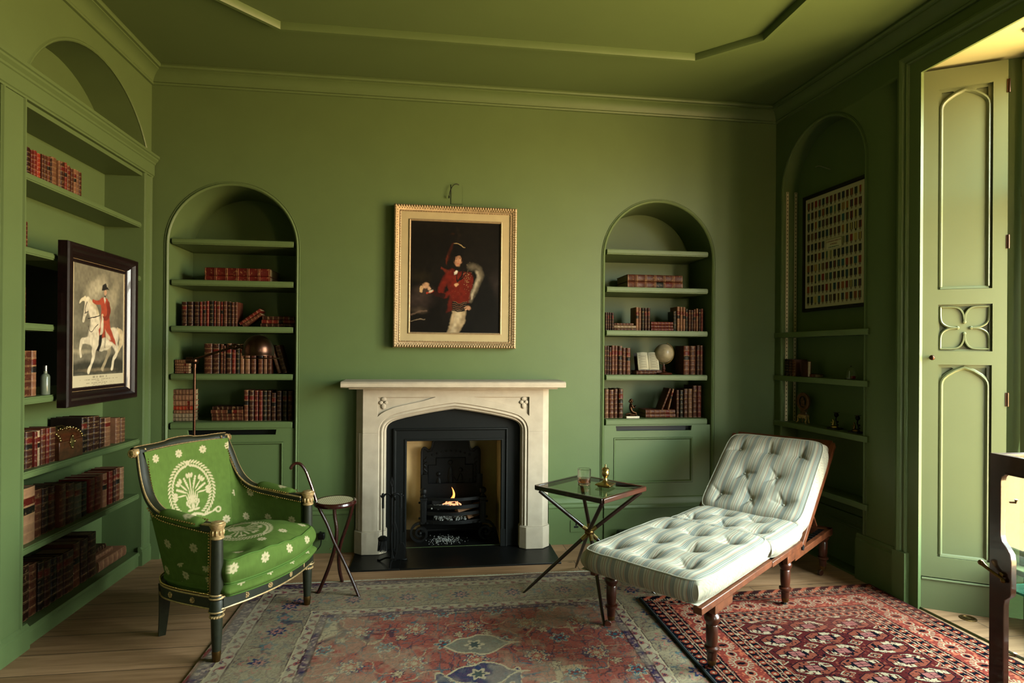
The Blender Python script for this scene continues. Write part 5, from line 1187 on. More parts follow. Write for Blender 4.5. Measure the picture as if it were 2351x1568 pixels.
# ---------------------------------------------------------------- display cabinet at the right edge
vt = thing('display_cabinet', 'mahogany and glass display cabinet cut by the right edge of the picture', 'cabinet', (2.28, 1.5, 0))
I = lambda m_, nm, m, **k: build(nm, m_, m, vt, **k)
M_V = Matrix(((0, 1, 0, 2.05), (-1, 0, 0, 1.930), (0, 0, 1, 0), (0, 0, 0, 1)))   # local x runs towards the camera, local y into the cabinet
Wv, Dv, Zt = .80, .42, 1.042
hole = [(.055, .20), (.055, .50), (.059, .522), (.078, .540), (.082, .555), (.082, .665), (.078, .69), (.062, .712), (.046, .728), (.041, .75), (.041, .945), (.045, .963), (.059, .975), (Wv - .068, .975), (Wv - .054, .963), (Wv - .05, .945), (Wv - .05, .20)]
mb = MB(); mb.face([(0, .10), (0, Zt), (Wv, Zt), (Wv, .10)], [hole], y=0, M=M_V); reveal(mb, hole, .022, M_V, back=False)
mb.face([(0, .10), (0, Zt), (Wv, Zt), (Wv, .10)], [hole], y=.022, M=M_V); mb.grid([[(x, 0, z), (x, .022, z)] for x, z in ((0, .10), (0, Zt), (Wv, Zt), (Wv, .10))], closeu=True, M=M_V)
I(mb, 'door_frame', mahog, smooth=40)
mb = MB(); mb.sweep([(x, 0, z) for x, z in hole], [(-.002, 0), (-.001, .003), (.004, .003), (.005, 0)], closed=True, M=M_V); I(mb, 'glazing_bead', mahog)
def pane(nm, v): m_ = MB(); m_.add(v, [(0, 1, 2, 3)], M_V); return I(m_, nm, gm)
pane('door_glass', [(.04, .012, .19), (Wv - .04, .012, .19), (Wv - .04, .012, .99), (.04, .012, .99)])
pane('side_glass', [(.008, .05, .14), (.008, Dv - .03, .14), (.008, Dv - .03, Zt - .04), (.008, .05, Zt - .04)])
pane('back_glass', [(.03, Dv - .008, .14), (Wv - .03, Dv - .008, .14), (Wv - .03, Dv - .008, Zt - .04), (.03, Dv - .008, Zt - .04)])
pane('top_glass', [(.03, .03, Zt - .004), (Wv - .03, .03, Zt - .004), (Wv - .03, Dv - .03, Zt - .004), (.03, Dv - .03, Zt - .004)])
for x, y in ((.0, Dv - .03), (Wv - .03, Dv - .03), (Wv - .03, .024)):
    mb = MB(); mb.box(x, x + .03, y, y + .03, 0, Zt - .002, M=M_V); I(mb, 'corner_post', mahog, bevel=.003)
mb = MB(); mb.box(.0, .045, .0, .045, 0.0, .0995, M=M_V); I(mb, 'foot', mahog, bevel=.003)
mb = MB(); mb.box(Wv - .045, Wv, .0, .045, 0.0, .0995, M=M_V); I(mb, 'foot', mahog, bevel=.003)
for y0, y1, x0, x1 in ((.0225, .045, .0, .03), (Dv - .03, Dv, .03, Wv - .03)):
    for z0, z1 in ((Zt - .035, Zt - .001), (.10, .14)):
        mb = MB(); mb.box(x0, x1, y0, y1, z0, z1, M=M_V); I(mb, 'rail', mahog)
for x0 in (.0, Wv - .03):
    for z0, z1 in ((Zt - .035, Zt - .001), (.10, .14)):
        mb = MB(); mb.box(x0, x0 + .03, .045, Dv - .03, z0, z1, M=M_V); I(mb, 'side_rail', mahog)
shg = mat('green_edged_glass', (.35, .75, .60), .05); shg.node_tree.nodes['Principled BSDF'].inputs['Transmission Weight'].default_value = .9
for z in (.55, .80 - .25 * 0 - .0):
    if z > .7: continue
    mb = MB(); mb.box(.015, Wv - .015, .028, Dv - .035, z, z + .008, M=M_V); I(mb, 'glass_shelf', shg)
mb = MB(); mb.lathe([(1e-5, -.012), (.009, -.010), (.010, 0.)], 14, M=M_V @ Matrix.Translation((.052, 0, .61)) @ Matrix.Rotation(-PI / 2, 4, 'X'))
mb.tube([M_V @ Vector(p) for p in ((.06, -.012, .598), (.04, -.016, .606), (.018, -.020, .616), (.002, -.024, .626), (-.006, -.027, .632))], [.004, .006, .0055, .007, .009], 8); mb.ball(M_V @ Vector((-.008, -.028, .634)), .010, 8); mb.ball(M_V @ Vector((.062, -.010, .592)), .009, 8)
I(mb, 'door_handle', darkbrass, smooth=60, label='dark lever handle')
for z in (.862, .30):
    mb = MB(); mb.tube([M_V @ Vector(p) for p in ((.020, .06, z), (.035, .07, z + .002), (.037, .07, z + .014))], [.003, .004, .006], 8); I(mb, 'shelf_hook', darkbrass)
# ---------------------------------------------------------------- rugs
def rug_mesh(x0, x1, y0, y1, nx, ny, colf, thick, M=None, wave=.0):
    xs = np.linspace(0, x1 - x0, nx); ys = np.linspace(0, y1 - y0, ny); X, Y = np.meshgrid(xs, ys, indexing='ij')
    Z = thick + wave * (vnoise(X, Y, .35, 9) - .5)
    V = np.stack([X + x0, Y + y0, Z], -1).reshape(-1, 3); i, j = np.meshgrid(np.arange(nx - 1), np.arange(ny - 1), indexing='ij'); a = (i * ny + j).ravel()
    F = np.stack([a, a + ny, a + ny + 1, a + 1], 1)
    mb = MB(); mb.v = V; mb.f = F; mb.c = colf(X, Y).reshape(-1, 3)
    # turned-down edges
    o = len(V); per = [(k, 0) for k in range(nx)] + [(nx - 1, k) for k in range(1, ny)] + [(k, ny - 1) for k in range(nx - 2, -1, -1)] + [(0, k) for k in range(ny - 2, 0, -1)]
    idx = [p * ny + q for p, q in per]; low = V[idx].copy(); low[:, 2] = .0015; n = len(idx)
    mb.v = [tuple(p) for p in np.vstack([V, low])]; mb.f = [tuple(f) for f in F.tolist()] + [(idx[k], o + k, o + (k + 1) % n, idx[(k + 1) % n]) for k in range(n)]
    mb.c = np.vstack([mb.c, mb.c[idx] * .8]); return mb
def line_noise(X, Y, s, seed, w_): return np.abs(vnoise(X, Y, s, seed) - .5) < w_
def ros(X, Y, cx, cy, r, n, ph=0.):
    a = np.arctan2(Y - cy, X - cx) + ph; q = np.hypot(X - cx, Y - cy); return q / (r * (.78 + .22 * np.cos(n * a)))
def persian(X, Y):
    W_, L_ = X.max(), Y.max(); c = np.tile(C3((.58, .52, .42)), X.shape + (1,))
    Xw = X + .006 * (vnoise(X, Y, .03, 1) - .5); Yw = Y + .006 * (vnoise(X, Y, .03, 2) - .5)
    d = np.minimum(np.minimum(Xw, W_ - Xw), np.minimum(Yw, L_ - Yw)); side = np.minimum(Xw, W_ - Xw) < np.minimum(Yw, L_ - Yw); t = np.where(side, Yw, Xw)
    fld = d > .47
    # field: worn rose ground, grey-green in the corners and towards the back edge
    cx, cy = W_ / 2, L_ / 2; q = np.hypot((Xw - cx) / (W_ * .44), (Yw - cy) / (L_ * .43)) + .10 * np.cos(8 * np.arctan2(Yw - cy, Xw - cx)) + .30 * (vnoise(X, Y, .22, 4) - .5)
    c = mix(c, (.60, .33, .28), fld * np.clip((1.02 - q) / .05, 0, 1)); edge = fld & (np.abs(q - 1.02) < .018); c = mix(c, (.72, .64, .50), edge * 1.)
    c = mix(c, (.30, .20, .24), fld & (np.abs(q - .985) < .008))
    # scrolling stems and leaves
    for s, seed, w_, col in ((.105, 11, .016, (.70, .62, .48)), (.085, 12, .016, (.22, .38, .42)), (.060, 13, .020, (.24, .20, .26)), (.045, 14, .022, (.62, .45, .38)), (.13, 15, .010, (.20, .24, .34)), (.030, 16, .03, (.40, .24, .22)), (.024, 17, .022, (.30, .38, .38))):
        c = mix(c, col, fld * line_noise(Xw, Yw, s, seed, w_) * .8)
    # palmettes on a lattice
    for k, (ox, oy, r, n, cols) in enumerate(((0, 0, .062, 8, ((.70, .62, .48), (.25, .25, .35), (.62, .36, .30))), (.14, .16, .048, 6, ((.22, .40, .45), (.70, .62, .50), (.45, .20, .20))), (.07, .25, .030, 5, ((.72, .64, .5), (.30, .20, .25), (.6, .5, .4))))):
        px, py = .28, .33; ax = np.abs(Xw - cx) - ox; ay = np.abs(Yw - cy) - oy
        gx = (ax / px - np.round(ax / px)) * px; gy = (ay / py - np.round(ay / py)) * py; z = ros(gx, gy, 0, 0, r, n, k)
        m = fld.astype(float)
        c = mix(c, cols[1], m * (z < 1.10)); c = mix(c, cols[0], m * (z < .98)); c = mix(c, cols[2], m * (z < .62)); c = mix(c, cols[0], m * (z < .30)); c = mix(c, cols[1], m * (np.abs(z - .8) < .05))
    # central medallion
    z = ros((Xw - cx), (Yw - cy) * .75, 0, 0, .42, 16); c = mix(c, (.18, .22, .33), (np.abs(z - 1) < .10) * .9); c = mix(c, (.72, .64, .5), (np.abs(z - 1.1) < .014) * 1.)
    # a pointed cartouche towards the back of the field
    for oy, col in ((L_ - .86, (.50, .49, .42)), (L_ - 1.12, (.20, .23, .34))):
        z = np.abs(Xw - cx - .02) / .17 + np.abs(Yw - oy) / .10 + .12 * np.cos(40 * (Xw - cx)); c = mix(c, col, fld * (z < 1.0) * .85); c = mix(c, (.74, .66, .52), fld * (np.abs(z - 1.05) < .06)); z = ros(Xw, Yw, cx, oy, .05, 6); c = mix(c, (.70, .62, .5), z < 1); c = mix(c, (.3, .32, .3), z < .6)
    # borders
    def strip(a, b_, col): return mix(c, col, (d >= a) & (d < b_))
    c = strip(0, .018, (.45, .20, .19)); c = strip(.018, .075, (.36, .27, .32)); c = strip(.085, .145, (.66, .60, .50)); c = strip(.145, .40, (.56, .50, .40)); c = strip(.40, .452, (.66, .60, .50)); c = strip(.455, .49, (.38, .29, .33))
    sp = (vnoise(X, Y, .011, 21) > .60); c = mix(c, (.62, .52, .46), (((d > .018) & (d < .075)) | ((d > .455) & (d < .49))) & sp); sp = (vnoise(X, Y, .013, 22) > .66); c = mix(c, (.22, .19, .30), (((d > .018) & (d < .075)) | ((d > .455) & (d < .49))) & sp)
    for a, b_, ph in ((.085, .145, 0), (.40, .452, .03)):
        m = ((d > a + .004) & (d < b_ - .004)); dd = d - (a + b_) / 2; per = .095; g = (t / per - np.round(t / per)) * per
        wv = np.abs(dd - .018 * np.sin(2 * PI * t / per)) ; c = mix(c, (.50, .30, .29), m & (wv < .0035)); z = np.hypot(g, dd - .010) / .015; c = mix(c, (.56, .30, .29), m & (z < 1)); c = mix(c, (.20, .20, .28), m & (z < .42))
        g2 = ((t + per / 2) / per - np.round((t + per / 2) / per)) * per; z = np.abs(g2) / .016 + np.abs(dd + .010) / .013; c = mix(c, (.24, .23, .30), m & (z < 1)); c = mix(c, (.62, .42, .36), m & (z < .45))
    for a in (.018, .080, .148, .396, .455, .492): c = mix(c, (.28, .19, .20), np.abs(d - a) < .0035)
    for a in (.083, .400): c = mix(c, (.74, .67, .53), np.abs(d - a) < .003)
    m = (d > .155) & (d < .392); dd = d - .272; per = .30; g = (t / per - np.round(t / per)) * per; z = ros(g, dd, 0, 0, .085, 8)
    for s, seed, w_, col in ((.07, 31, .022, (.62, .56, .44)), (.05, 32, .022, (.30, .36, .38)), (.04, 33, .02, (.50, .32, .30)), (.09, 34, .014, (.2, .22, .3)), (.026, 35, .03, (.42, .30, .27)), (.022, 36, .025, (.26, .28, .30))): c = mix(c, col, m * line_noise(Xw, Yw, s, seed, w_) * .75)
    c = mix(c, (.66, .40, .36), m & (z < 1.05)); c = mix(c, (.56, .50, .40), m & (z < .92)); c = mix(c, (.18, .21, .33), m & (z < .62)); c = mix(c, (.66, .45, .40), m & (z < .36)); c = mix(c, (.2, .22, .33), m & (z < .16))
    g2 = ((t + per / 2) / per - np.round((t + per / 2) / per)) * per; z = ros(g2, dd, 0, 0, .045, 5); c = mix(c, (.34, .42, .42), m & (z < 1)); c = mix(c, (.60, .42, .36), m & (z < .6))
    # wear: pile rubbed down to the greyish ground
    we = np.clip((vnoise(X, Y, .30, 41) * .55 + vnoise(X, Y, .11, 42) * .35 + vnoise(X, Y, .03, 43) * .25 - .56) * 3.0, 0, .45)
    we = np.maximum(we, .36 * np.clip((Y - (L_ - .62)) / .25, 0, 1) * (vnoise(X, Y, .06, 45) * .6 + .55) * (np.minimum(X, W_ - X) > .42))
    c = mix(c, (.64, .58, .47), we); f = 1 + .26 * (vnoise(X, Y, .007, 44) - .5) + .10 * (vnoise(X, Y, .05, 46) - .5); return c * f[..., None]
rug_m = vmat('worn_wool_pile', 1., bump=.5, bscale=420, spec=.0, fine=.16)
mbr = rug_mesh(-1.03, 1.44, .35, 3.665, 500, 640, persian, .009, wave=.004)
og = thing('persian_rug', 'large worn Persian rug in faded rose and grey-green before the fireplace', 'rug', (.2, 2.0, 0))
build('pile', mbr, rug_m, og, fix=False, smooth=60)
mb = MB()
for k in range(900):
    x = -1.03 + 2.47 * (k + random.random()) / 900; y = 3.664; dx, L = random.gauss(0, .006), .014 + random.random() * .016
    mb.add([(x - .0016, y, .007), (x + .0016, y, .007), (x + dx + .0012, y + L * .6, .009), (x + dx - .0012, y + L * .6, .009), (x + dx * 1.7 + .001, y + L, .003), (x + dx * 1.7 - .001, y + L, .003)], [(0, 1, 2, 3), (3, 2, 4, 5)])
mb.box(-1.03, 1.44, 3.660, 3.672, .002, .009)
build('fringe', mb, mat('cotton_fringe', (.80, .78, .68), .9), og, kind='stuff', fix=False, label='short cream cotton fringe')

def bokhara(X, Y):
    W_, L_ = X.max(), Y.max(); Xw = X + .003 * (vnoise(X, Y, .02, 51) - .5); Yw = Y + .003 * (vnoise(X, Y, .02, 52) - .5)
    red = (.27, .10, .10); c = np.tile(C3(red), X.shape + (1,)); d = np.minimum(np.minimum(Xw, W_ - Xw), np.minimum(Yw, L_ - Yw)); side = np.minimum(Xw, W_ - Xw) < np.minimum(Yw, L_ - Yw); t = np.where(side, Yw - L_ / 2, Xw - W_ / 2)
    cx = W_ / 2; ox, oy = .235, .123; gx = ((Xw - cx) / ox - np.round((Xw - cx) / ox)) * ox; gy = ((Yw - L_ + .455) / oy - np.round((Yw - L_ + .455) / oy)) * oy
    fld = d > .372
    rad = np.maximum(np.maximum(np.abs(gx) / .092, np.abs(gy) / .052), (np.abs(gx) / .092 + np.abs(gy) / .052) / 1.42)
    cream, org, pnk, nav = (.60, .53, .43), (.43, .22, .17), (.50, .30, .28), (.06, .06, .085)
    quad = (gx > 0) ^ (gy > 0)
    c = mix(c, nav, fld & (rad < 1.06)); c = mix(c, cream, fld & (rad < .99) & ~quad); c = mix(c, org, fld & (rad < .99) & quad); c = mix(c, org, fld & (rad < .99) & (rad > .84) & ~quad & (vnoise(X, Y, .012, 53) > .7))
    c = mix(c, red, fld & (rad < .9) & ~quad & (vnoise(X, Y, .011, 54) > .64)); c = mix(c, nav, fld & (rad < .9) & quad & (vnoise(X, Y, .012, 55) > .72))
    r2 = np.maximum(np.abs(gx) / .036, np.abs(gy) / .022); c = mix(c, pnk, fld & (r2 < 1) & quad); c = mix(c, pnk, fld & (r2 < 1) & ~quad); c = mix(c, nav, fld & (np.abs(r2 - 1) < .10) )
    ar = (np.abs(np.abs(gx) - .045) < .011) & (np.abs(gy) < .016 + .008 * np.sin(gx * 300)); c = mix(c, nav, fld & ar & (rad < .9)); c = mix(c, nav, fld & ((np.abs(gx) < .0016) | (np.abs(gy) < .0014)))
    # minor guls between
    hx = ((Xw - cx) / ox - np.floor((Xw - cx) / ox) - .5) * ox; hy = ((Yw - L_ + .455) / oy - np.floor((Yw - L_ + .455) / oy) - .5) * oy; z = np.abs(hx) / .036 + np.abs(hy) / .022
    c = mix(c, cream, fld & (np.abs(z - 1) < .12) & (rad > 1.08)); c = mix(c, org, fld & (z < .8)); c = mix(c, nav, fld & (z < .45)); c = mix(c, cream, fld & (z < .2)); c = mix(c, org, fld & (rad > 1.1) & (vnoise(X, Y, .014, 56) > .80)); c = mix(c, nav, fld & (rad > 1.1) & (vnoise(X, Y, .012, 57) > .83))
    # borders
    def cells(per, a, b_, r): dd = d - (a + b_) / 2; g = (t / per - np.round(t / per)) * per; return np.hypot(g, dd) / r, g, dd, (d > a) & (d < b_)
    m = (d < .372); sm = vnoise(X, Y, .010, 61); s2 = vnoise(X, Y, .009, 62); s3 = vnoise(X, Y, .012, 63)
    c = mix(c, nav, m & (sm > .56)); c = mix(c, (.46, .25, .20), m & (s2 > .62)); c = mix(c, cream, m & (s3 > .80))
    for a, b_ in ((.012, .050), (.075, .105), (.275, .305), (.335, .362)):
        z, g, dd, mm = cells(.046, a, b_, .015); c = mix(c, nav, mm); c = mix(c, (.50, .22, .16), mm & (z < 1)); c = mix(c, cream, mm & (z < .42)); 
    z, g, dd, mm = cells(.165, .125, .255, .052); c = mix(c, (.46, .20, .17), mm); c = mix(c, (.64, .34, .25), mm & (vnoise(X, Y, .012, 64) > .66)); an = np.arctan2(dd, g)
    c = mix(c, cream, mm & (z < 1.05) & (z > .70) & (np.cos(18 * an) > .1)); c = mix(c, (.5, .2, .17), mm & (z < .70)); c = mix(c, cream, mm & (np.abs(z - .60) < .07)); c = mix(c, org, mm & (z < .4)); c = mix(c, nav, mm & (z < .38) & (np.abs(g) < .006)); c = mix(c, nav, mm & (z < .2))
    z, g, dd, mm = cells(.165, .125, .255, .022); g2 = np.abs(g) - .0825; z = np.hypot(g2, dd) / .022; c = mix(c, cream, mm & (np.abs(z - 1) < .16)); c = mix(c, nav, mm & (z < .5))
    for a in (.054, .070, .111, .120, .260, .270, .310, .330, .366): c = mix(c, cream if a not in (.120, .260) else nav, np.abs(d - a) < .0018)
    # flat-woven end with diagonal devices at the top
    e_ = (L_ - Yw) < .07; dg = np.sin((X * .8 + (L_ - Y)) * 90); c = mix(c, nav, e_ & (dg > .3)); c = mix(c, (.66, .34, .24), e_ & (dg < -.5)); c = mix(c, cream, e_ & (np.abs(L_ - Yw - .05) < .007) & (np.sin(X * 400) > 0)); c = mix(c, (.08, .09, .11), (Xw < .010) | (W_ - Xw < .010))
    f = .94 + .24 * (vnoise(X, Y, .007, 65) - .5) + .20 * (vnoise(X, Y, .25, 66) - .5); c = mix(c, (.52, .30, .25), .22 * (Y > L_ - .5) * np.clip((X - .3) / .6, 0, 1)); return c * f[..., None]
mbr = rug_mesh(-.715, .735, -1.1, .0, 480, 400, bokhara, .009, wave=.003)
ob = thing('turkmen_rug', 'dark red patterned rug with rows of octagons beneath the near end of the daybed', 'rug', (1.885, 3.225, .0))
ob.rotation_euler = (0, 0, math.radians(1.0)); MW[ob.name] = Matrix.Translation((1.885, 3.225, 0)) @ Matrix.Rotation(math.radians(1.0), 4, 'Z')
mbr = rug_mesh(-.715, .735, -2.15, .0, 420, 640, bokhara, .021, wave=.003)
build('pile', mbr, rug_m, ob, world=False, fix=False, smooth=60)
mb = MB(); mb.tube([(-.716, -2.15, .015), (-.718, -1.6, .015), (-.712, -1.1, .015), (-.718, -.6, .015), (-.715, -.01, .015)], .009, 8); build('selvedge', mb, mat('dark_selvedge', (.09, .12, .12), .9), ob, world=False, label='dark blue-green selvedge cord')

# ---------------------------------------------------------------- flat pictures are painted onto a fine grid of points
class Canvas:
    def __init__(s, w_, h, nx, ny, bg):
        s.X, s.Y = np.meshgrid(np.linspace(0, w_, nx), np.linspace(0, h, ny), indexing='ij'); s.w, s.h = w_, h
        s.c = np.tile(C3(bg), s.X.shape + (1,)) if bg is not None else None
    def put(s, m, col): s.c = mix(s.c, col, m)
    def ell(s, x, y, rx, ry, col, soft=.1, rot=0., al=1.):
        dx, dy = s.X - x * s.w, s.Y - y * s.h; c_, s_ = math.cos(rot), math.sin(rot); u, v = (dx * c_ + dy * s_) / (rx * s.w), (-dx * s_ + dy * c_) / (ry * s.w)
        s.put(np.clip((1 - np.hypot(u, v)) / soft, 0, 1) * al, col)
    def poly(s, pts, col, soft=.004, al=1.):
        P_ = [(x * s.w, y * s.h) for x, y in pts]; ins_ = np.zeros(s.X.shape, bool); dm = np.full(s.X.shape, 9.); n = len(P_)
        for i in range(n):
            (x0, y0), (x1, y1) = P_[i], P_[(i + 1) % n]
            if y0 != y1:
                k = ((s.Y >= min(y0, y1)) & (s.Y < max(y0, y1))) & (s.X < (x1 - x0) * (s.Y - y0) / (y1 - y0) + x0); ins_ ^= k
            L2 = (x1 - x0) ** 2 + (y1 - y0) ** 2 + 1e-12; t = np.clip(((s.X - x0) * (x1 - x0) + (s.Y - y0) * (y1 - y0)) / L2, 0, 1); dm = np.minimum(dm, np.hypot(s.X - x0 - t * (x1 - x0), s.Y - y0 - t * (y1 - y0)))
        sd = np.where(ins_, dm, -dm); s.put(np.clip(sd / (soft * s.w) + .5, 0, 1) * al, col)
    def line(s, pts, wd, col, al=1., soft=.3):
        P_ = catmull([(x * s.w, y * s.h) for x, y in pts], 6) if len(pts) > 2 else [np.array((x * s.w, y * s.h)) for x, y in pts]; dm = np.full(s.X.shape, 9.); n = len(P_); W_ = np.full(s.X.shape, wd * s.w) if not hasattr(wd, '__len__') else None; ww = np.zeros(s.X.shape)
        for i in range(n - 1):
            (x0, y0), (x1, y1) = P_[i], P_[i + 1]; L2 = (x1 - x0) ** 2 + (y1 - y0) ** 2 + 1e-12; t = np.clip(((s.X - x0) * (x1 - x0) + (s.Y - y0) * (y1 - y0)) / L2, 0, 1)
            q_ = np.hypot(s.X - x0 - t * (x1 - x0), s.Y - y0 - t * (y1 - y0))
            if W_ is None: w0 = np.interp((i + t) / (n - 1), np.linspace(0, 1, len(wd)), wd) * s.w; q_ = q_ / w0; dm = np.minimum(dm, q_)
            else: dm = np.minimum(dm, q_ / W_)
        s.put(np.clip((1 - dm) / soft, 0, 1) * al, col)
    def mesh(s, M):
        nx, ny = s.X.shape; mb = MB(); mb.v = [tuple(M @ Vector((x, 0, y))) for x, y in zip(s.X.ravel(), s.Y.ravel())]
        i, j = np.meshgrid(np.arange(nx - 1), np.arange(ny - 1), indexing='ij'); a = (i * ny + j).ravel(); mb.f = [tuple(q) for q in np.stack([a, a + ny, a + ny + 1, a + 1], 1).tolist()]; mb.c = s.c.reshape(-1, 3); return mb

# portrait in the gilt frame: an unspecific officer in a red jacket, fur over one shoulder
pw, ph = .640, .795
cv = Canvas(pw, ph, 300, 370, (.060, .046, .032)); X, Y = cv.X, cv.Y
cv.c = cv.c * (.75 + .8 * vnoise(X, Y, .16, 71))[..., None]
X0_, Y0_ = X.copy(), Y.copy(); cv.X = X + .011 * (vnoise(X, Y, .035, 75) - .5) + .006 * (vnoise(X, Y, .012, 76) - .5); cv.Y = Y + .011 * (vnoise(X, Y, .035, 77) - .5) + .006 * (vnoise(X, Y, .012, 78) - .5)
for x, y, rx, ry, col, al in ((.10, .30, .22, .16, (.24, .19, .17), .8), (.15, .38, .14, .08, (.30, .24, .20), .6), (.95, .45, .10, .2, (.17, .14, .13), .8), (.10, .20, .12, .05, (.36, .30, .24), .5), (.12, .50, .15, .1, (.17, .14, .08), .6)): cv.ell(x, y, rx, ry, col, 1., al=al)
cv.line([(.02, .10), (.08, .115), (.16, .125)], .008, (.6, .52, .42), .7, 1.); cv.line([(.02, .16), (.1, .19), (.18, .20)], .014, (.45, .36, .3), .6, 1.)
cv.poly([(.62, .62), (.80, .58), (.92, .42), (.98, .20), (.96, .0), (.50, .0), (.55, .25)], (.055, .05, .042), .05)      # dark cloak
cv.poly([(.41, .0), (.47, .20), (.61, .20), (.62, .12), (.56, .04), (.54, .0)], (.62, .54, .42), .02); cv.ell(.53, .15, .05, .09, (.80, .73, .60), 1.); cv.poly([(.44, .0), (.50, .14), (.51, 0)], (.78, .72, .6), .03, .6)
cv.poly([(.40, .19), (.44, .34), (.60, .30), (.60, .22)], (.30, .09, .055), .02)
cv.poly([(.45, .575), (.52, .555), (.66, .55), (.70, .50), (.66, .27), (.48, .26), (.43, .38), (.38, .50)], (.36, .095, .055), .02)
cv.ell(.53, .46, .09, .10, (.46, .13, .07), 1., al=.6); cv.ell(.62, .34, .07, .05, (.38, .10, .06), 1., al=.6)
cv.line([(.42, .53), (.37, .45), (.335, .37), (.38, .34), (.43, .36)], (.05, .045, .035), (.38, .10, .06), 1., .6); cv.line([(.41, .55), (.38, .56), (.34, .575)], .018, (.42, .15, .09), .8, .8); cv.line([(.36, .34), (.28, .35), (.22, .375)], (.035, .022), (.15, .06, .045)); cv.line([(.245, .372), (.185, .35)], .012, (.6, .2, .12))
cv.line([(.50, .56), (.51, .50), (.515, .47)], .008, (.13, .07, .06)); cv.line([(.58, .57), (.56, .50), (.52, .47)], .010, (.13, .07, .06)); cv.line([(.64, .56), (.58, .50), (.52, .46)], .006, (.10, .06, .05)); cv.ell(.505, .435, .027, .027, (.72, .55, .40), .5)
for k in range(70):
    a, b_ = random.gauss(.63, .022), random.gauss(.475, .05); cv.ell(a, b_, .005, .004, (.66, .54, .38), .8, al=.8)
for k in range(30): cv.ell(.44 + .12 * random.random(), .31 + .25 * random.random(), .003, .003, (.55, .40, .26), .8, al=.6)
for z in (.205, .222, .239, .256, .272): cv.line([(.475, z), (.55, z - .006), (.63, z + .008)], .009, (.10, .08, .07)); cv.line([(.475, z + .006), (.55, z), (.63, z + .014)], .002, (.55, .45, .33), .7)
cv.line([(.66, .60), (.755, .58), (.775, .51), (.72, .40), (.67, .29)], (.055, .05, .045, .045, .035), (.42, .38, .31), .9, .9); cv.ell(.70, .60, .05, .03, (.30, .26, .22), 1., al=.8)
cv.line([(.735, .55), (.755, .50), (.71, .41), (.68, .31)], (.03, .028, .024, .02), (.66, .61, .52), .9, 1.)
cv.ell(.645, .228, .035, .028, (.70, .52, .40), .5); cv.line([(.62, .235), (.60, .225)], .008, (.72, .55, .43)); cv.line([(.625, .215), (.605, .208)], .008, (.72, .55, .43))
cv.ell(.17, .425, .042, .036, (.74, .57, .44), .4, .5); cv.ell(.205, .40, .024, .034, (.76, .60, .48), .5); cv.line([(.13, .405), (.12, .365)], .018, (.72, .58, .42)); cv.ell(.225, .372, .03, .016, (.80, .74, .64), .5, .6)
cv.ell(.50, .585, .022, .045, (.07, .05, .045), .4); cv.poly([(.475, .545), (.50, .56), (.525, .56), (.505, .53), (.48, .525)], (.80, .75, .68), .01)
cv.ell(.525, .645, .052, .066, (.62, .45, .34), .25); cv.ell(.545, .65, .03, .045, (.72, .55, .43), 1., al=.6); cv.ell(.49, .635, .018, .04, (.55, .36, .27), 1., al=.6)
for x in (.507, .549): cv.ell(x, .665, .0105, .0055, (.12, .08, .06), .5); cv.line([(x - .012, .675), (x + .012, .677)], .0026, (.2, .12, .08))
cv.line([(.534, .66), (.538, .637)], .003, (.58, .38, .28)); cv.ell(.533, .632, .008, .004, (.60, .36, .27), .8); cv.line([(.519, .617), (.534, .620), (.549, .617)], .0035, (.62, .22, .18))
cv.ell(.485, .66, .012, .05, (.10, .06, .045), .5); cv.ell(.568, .66, .010, .045, (.12, .075, .05), .6)
cv.poly([(.475, .695), (.478, .80), (.51, .83), (.60, .80), (.585, .685), (.53, .70)], (.05, .042, .035), .012); cv.line([(.48, .80), (.53, .798), (.595, .765)], .006, (.62, .52, .36), .9)
cv.line([(.475, .81), (.445, .76), (.41, .68), (.395, .615)], (.008, .026, .030, .008), (.24, .09, .045), .8, .8); cv.line([(.405, .69), (.395, .63)], .012, (.40, .15, .07), .7, 1.); cv.line([(.53, .82), (.525, .90), (.50, .955)], (.018, .02, .012), (.10, .075, .05)); cv.ell(.47, .885, .03, .02, (.26, .15, .07), 1., al=.5)
cv.X, cv.Y = X0_, Y0_; cv.c = cv.c * (.62 + .55 * vnoise(X, Y, .02, 79) + .30 * vnoise(X, Y, .09, 80))[..., None]
pt = thing('portrait_painting', 'dark portrait of an officer in red, wide gilt frame, above the mantel', 'painting', (.154, 4.2, 1.43))
paintm = vmat('oil_paint', .6, bump=.06, bscale=300, spec=.08)
# the whole picture sits very slightly off level and tips forward a little at the top
M_P = Matrix.Translation((.1545, 4.236, 1.932)) @ Matrix.Rotation(.003, 4, 'Y')
build('canvas', cv.mesh(M_P @ Matrix.Translation((-pw / 2, -.030, -ph / 2))), paintm, pt, fix=False, smooth=180)
def rect_path(hw, hh, y, M): return [M @ Vector(p) for p in ((-hw, y, -hh), (-hw, y, hh), (hw, y, hh), (hw, y, -hh))]
def frame_part(name, hw, hh, prof, m, par, M, smooth=30):
    mb = MB(); mb.sweep([(-hw, 0, -hh), (-hw, 0, hh), (hw, 0, hh), (hw, 0, -hh)], prof, closed=True); return build(name, mb, m, par, M=M, smooth=smooth)
HW, HH = .434, .503
frame_part('outer_frame', HW, HH, [(0, 0), (0, .046), (-.004, .056), (-.012, .060), (-.020, .057), (-.032, .046), (-.040, .044), (-.044, .047), (-.048, .044), (-.048, .0)], gilt, pt, M_P)
frame_part('inner_flat', HW - .048, HH - .048, [(0, .0), (0, .040), (-.050, .036), (-.060, .036), (-.060, 0)], giltflat, pt, M_P)
frame_part('sight_edge', HW - .106, HH - .099, [(0, .0), (0, .042), (-.004, .044), (-.009, .040), (-.012, .030), (-.012, 0)], gilt, pt, M_P)
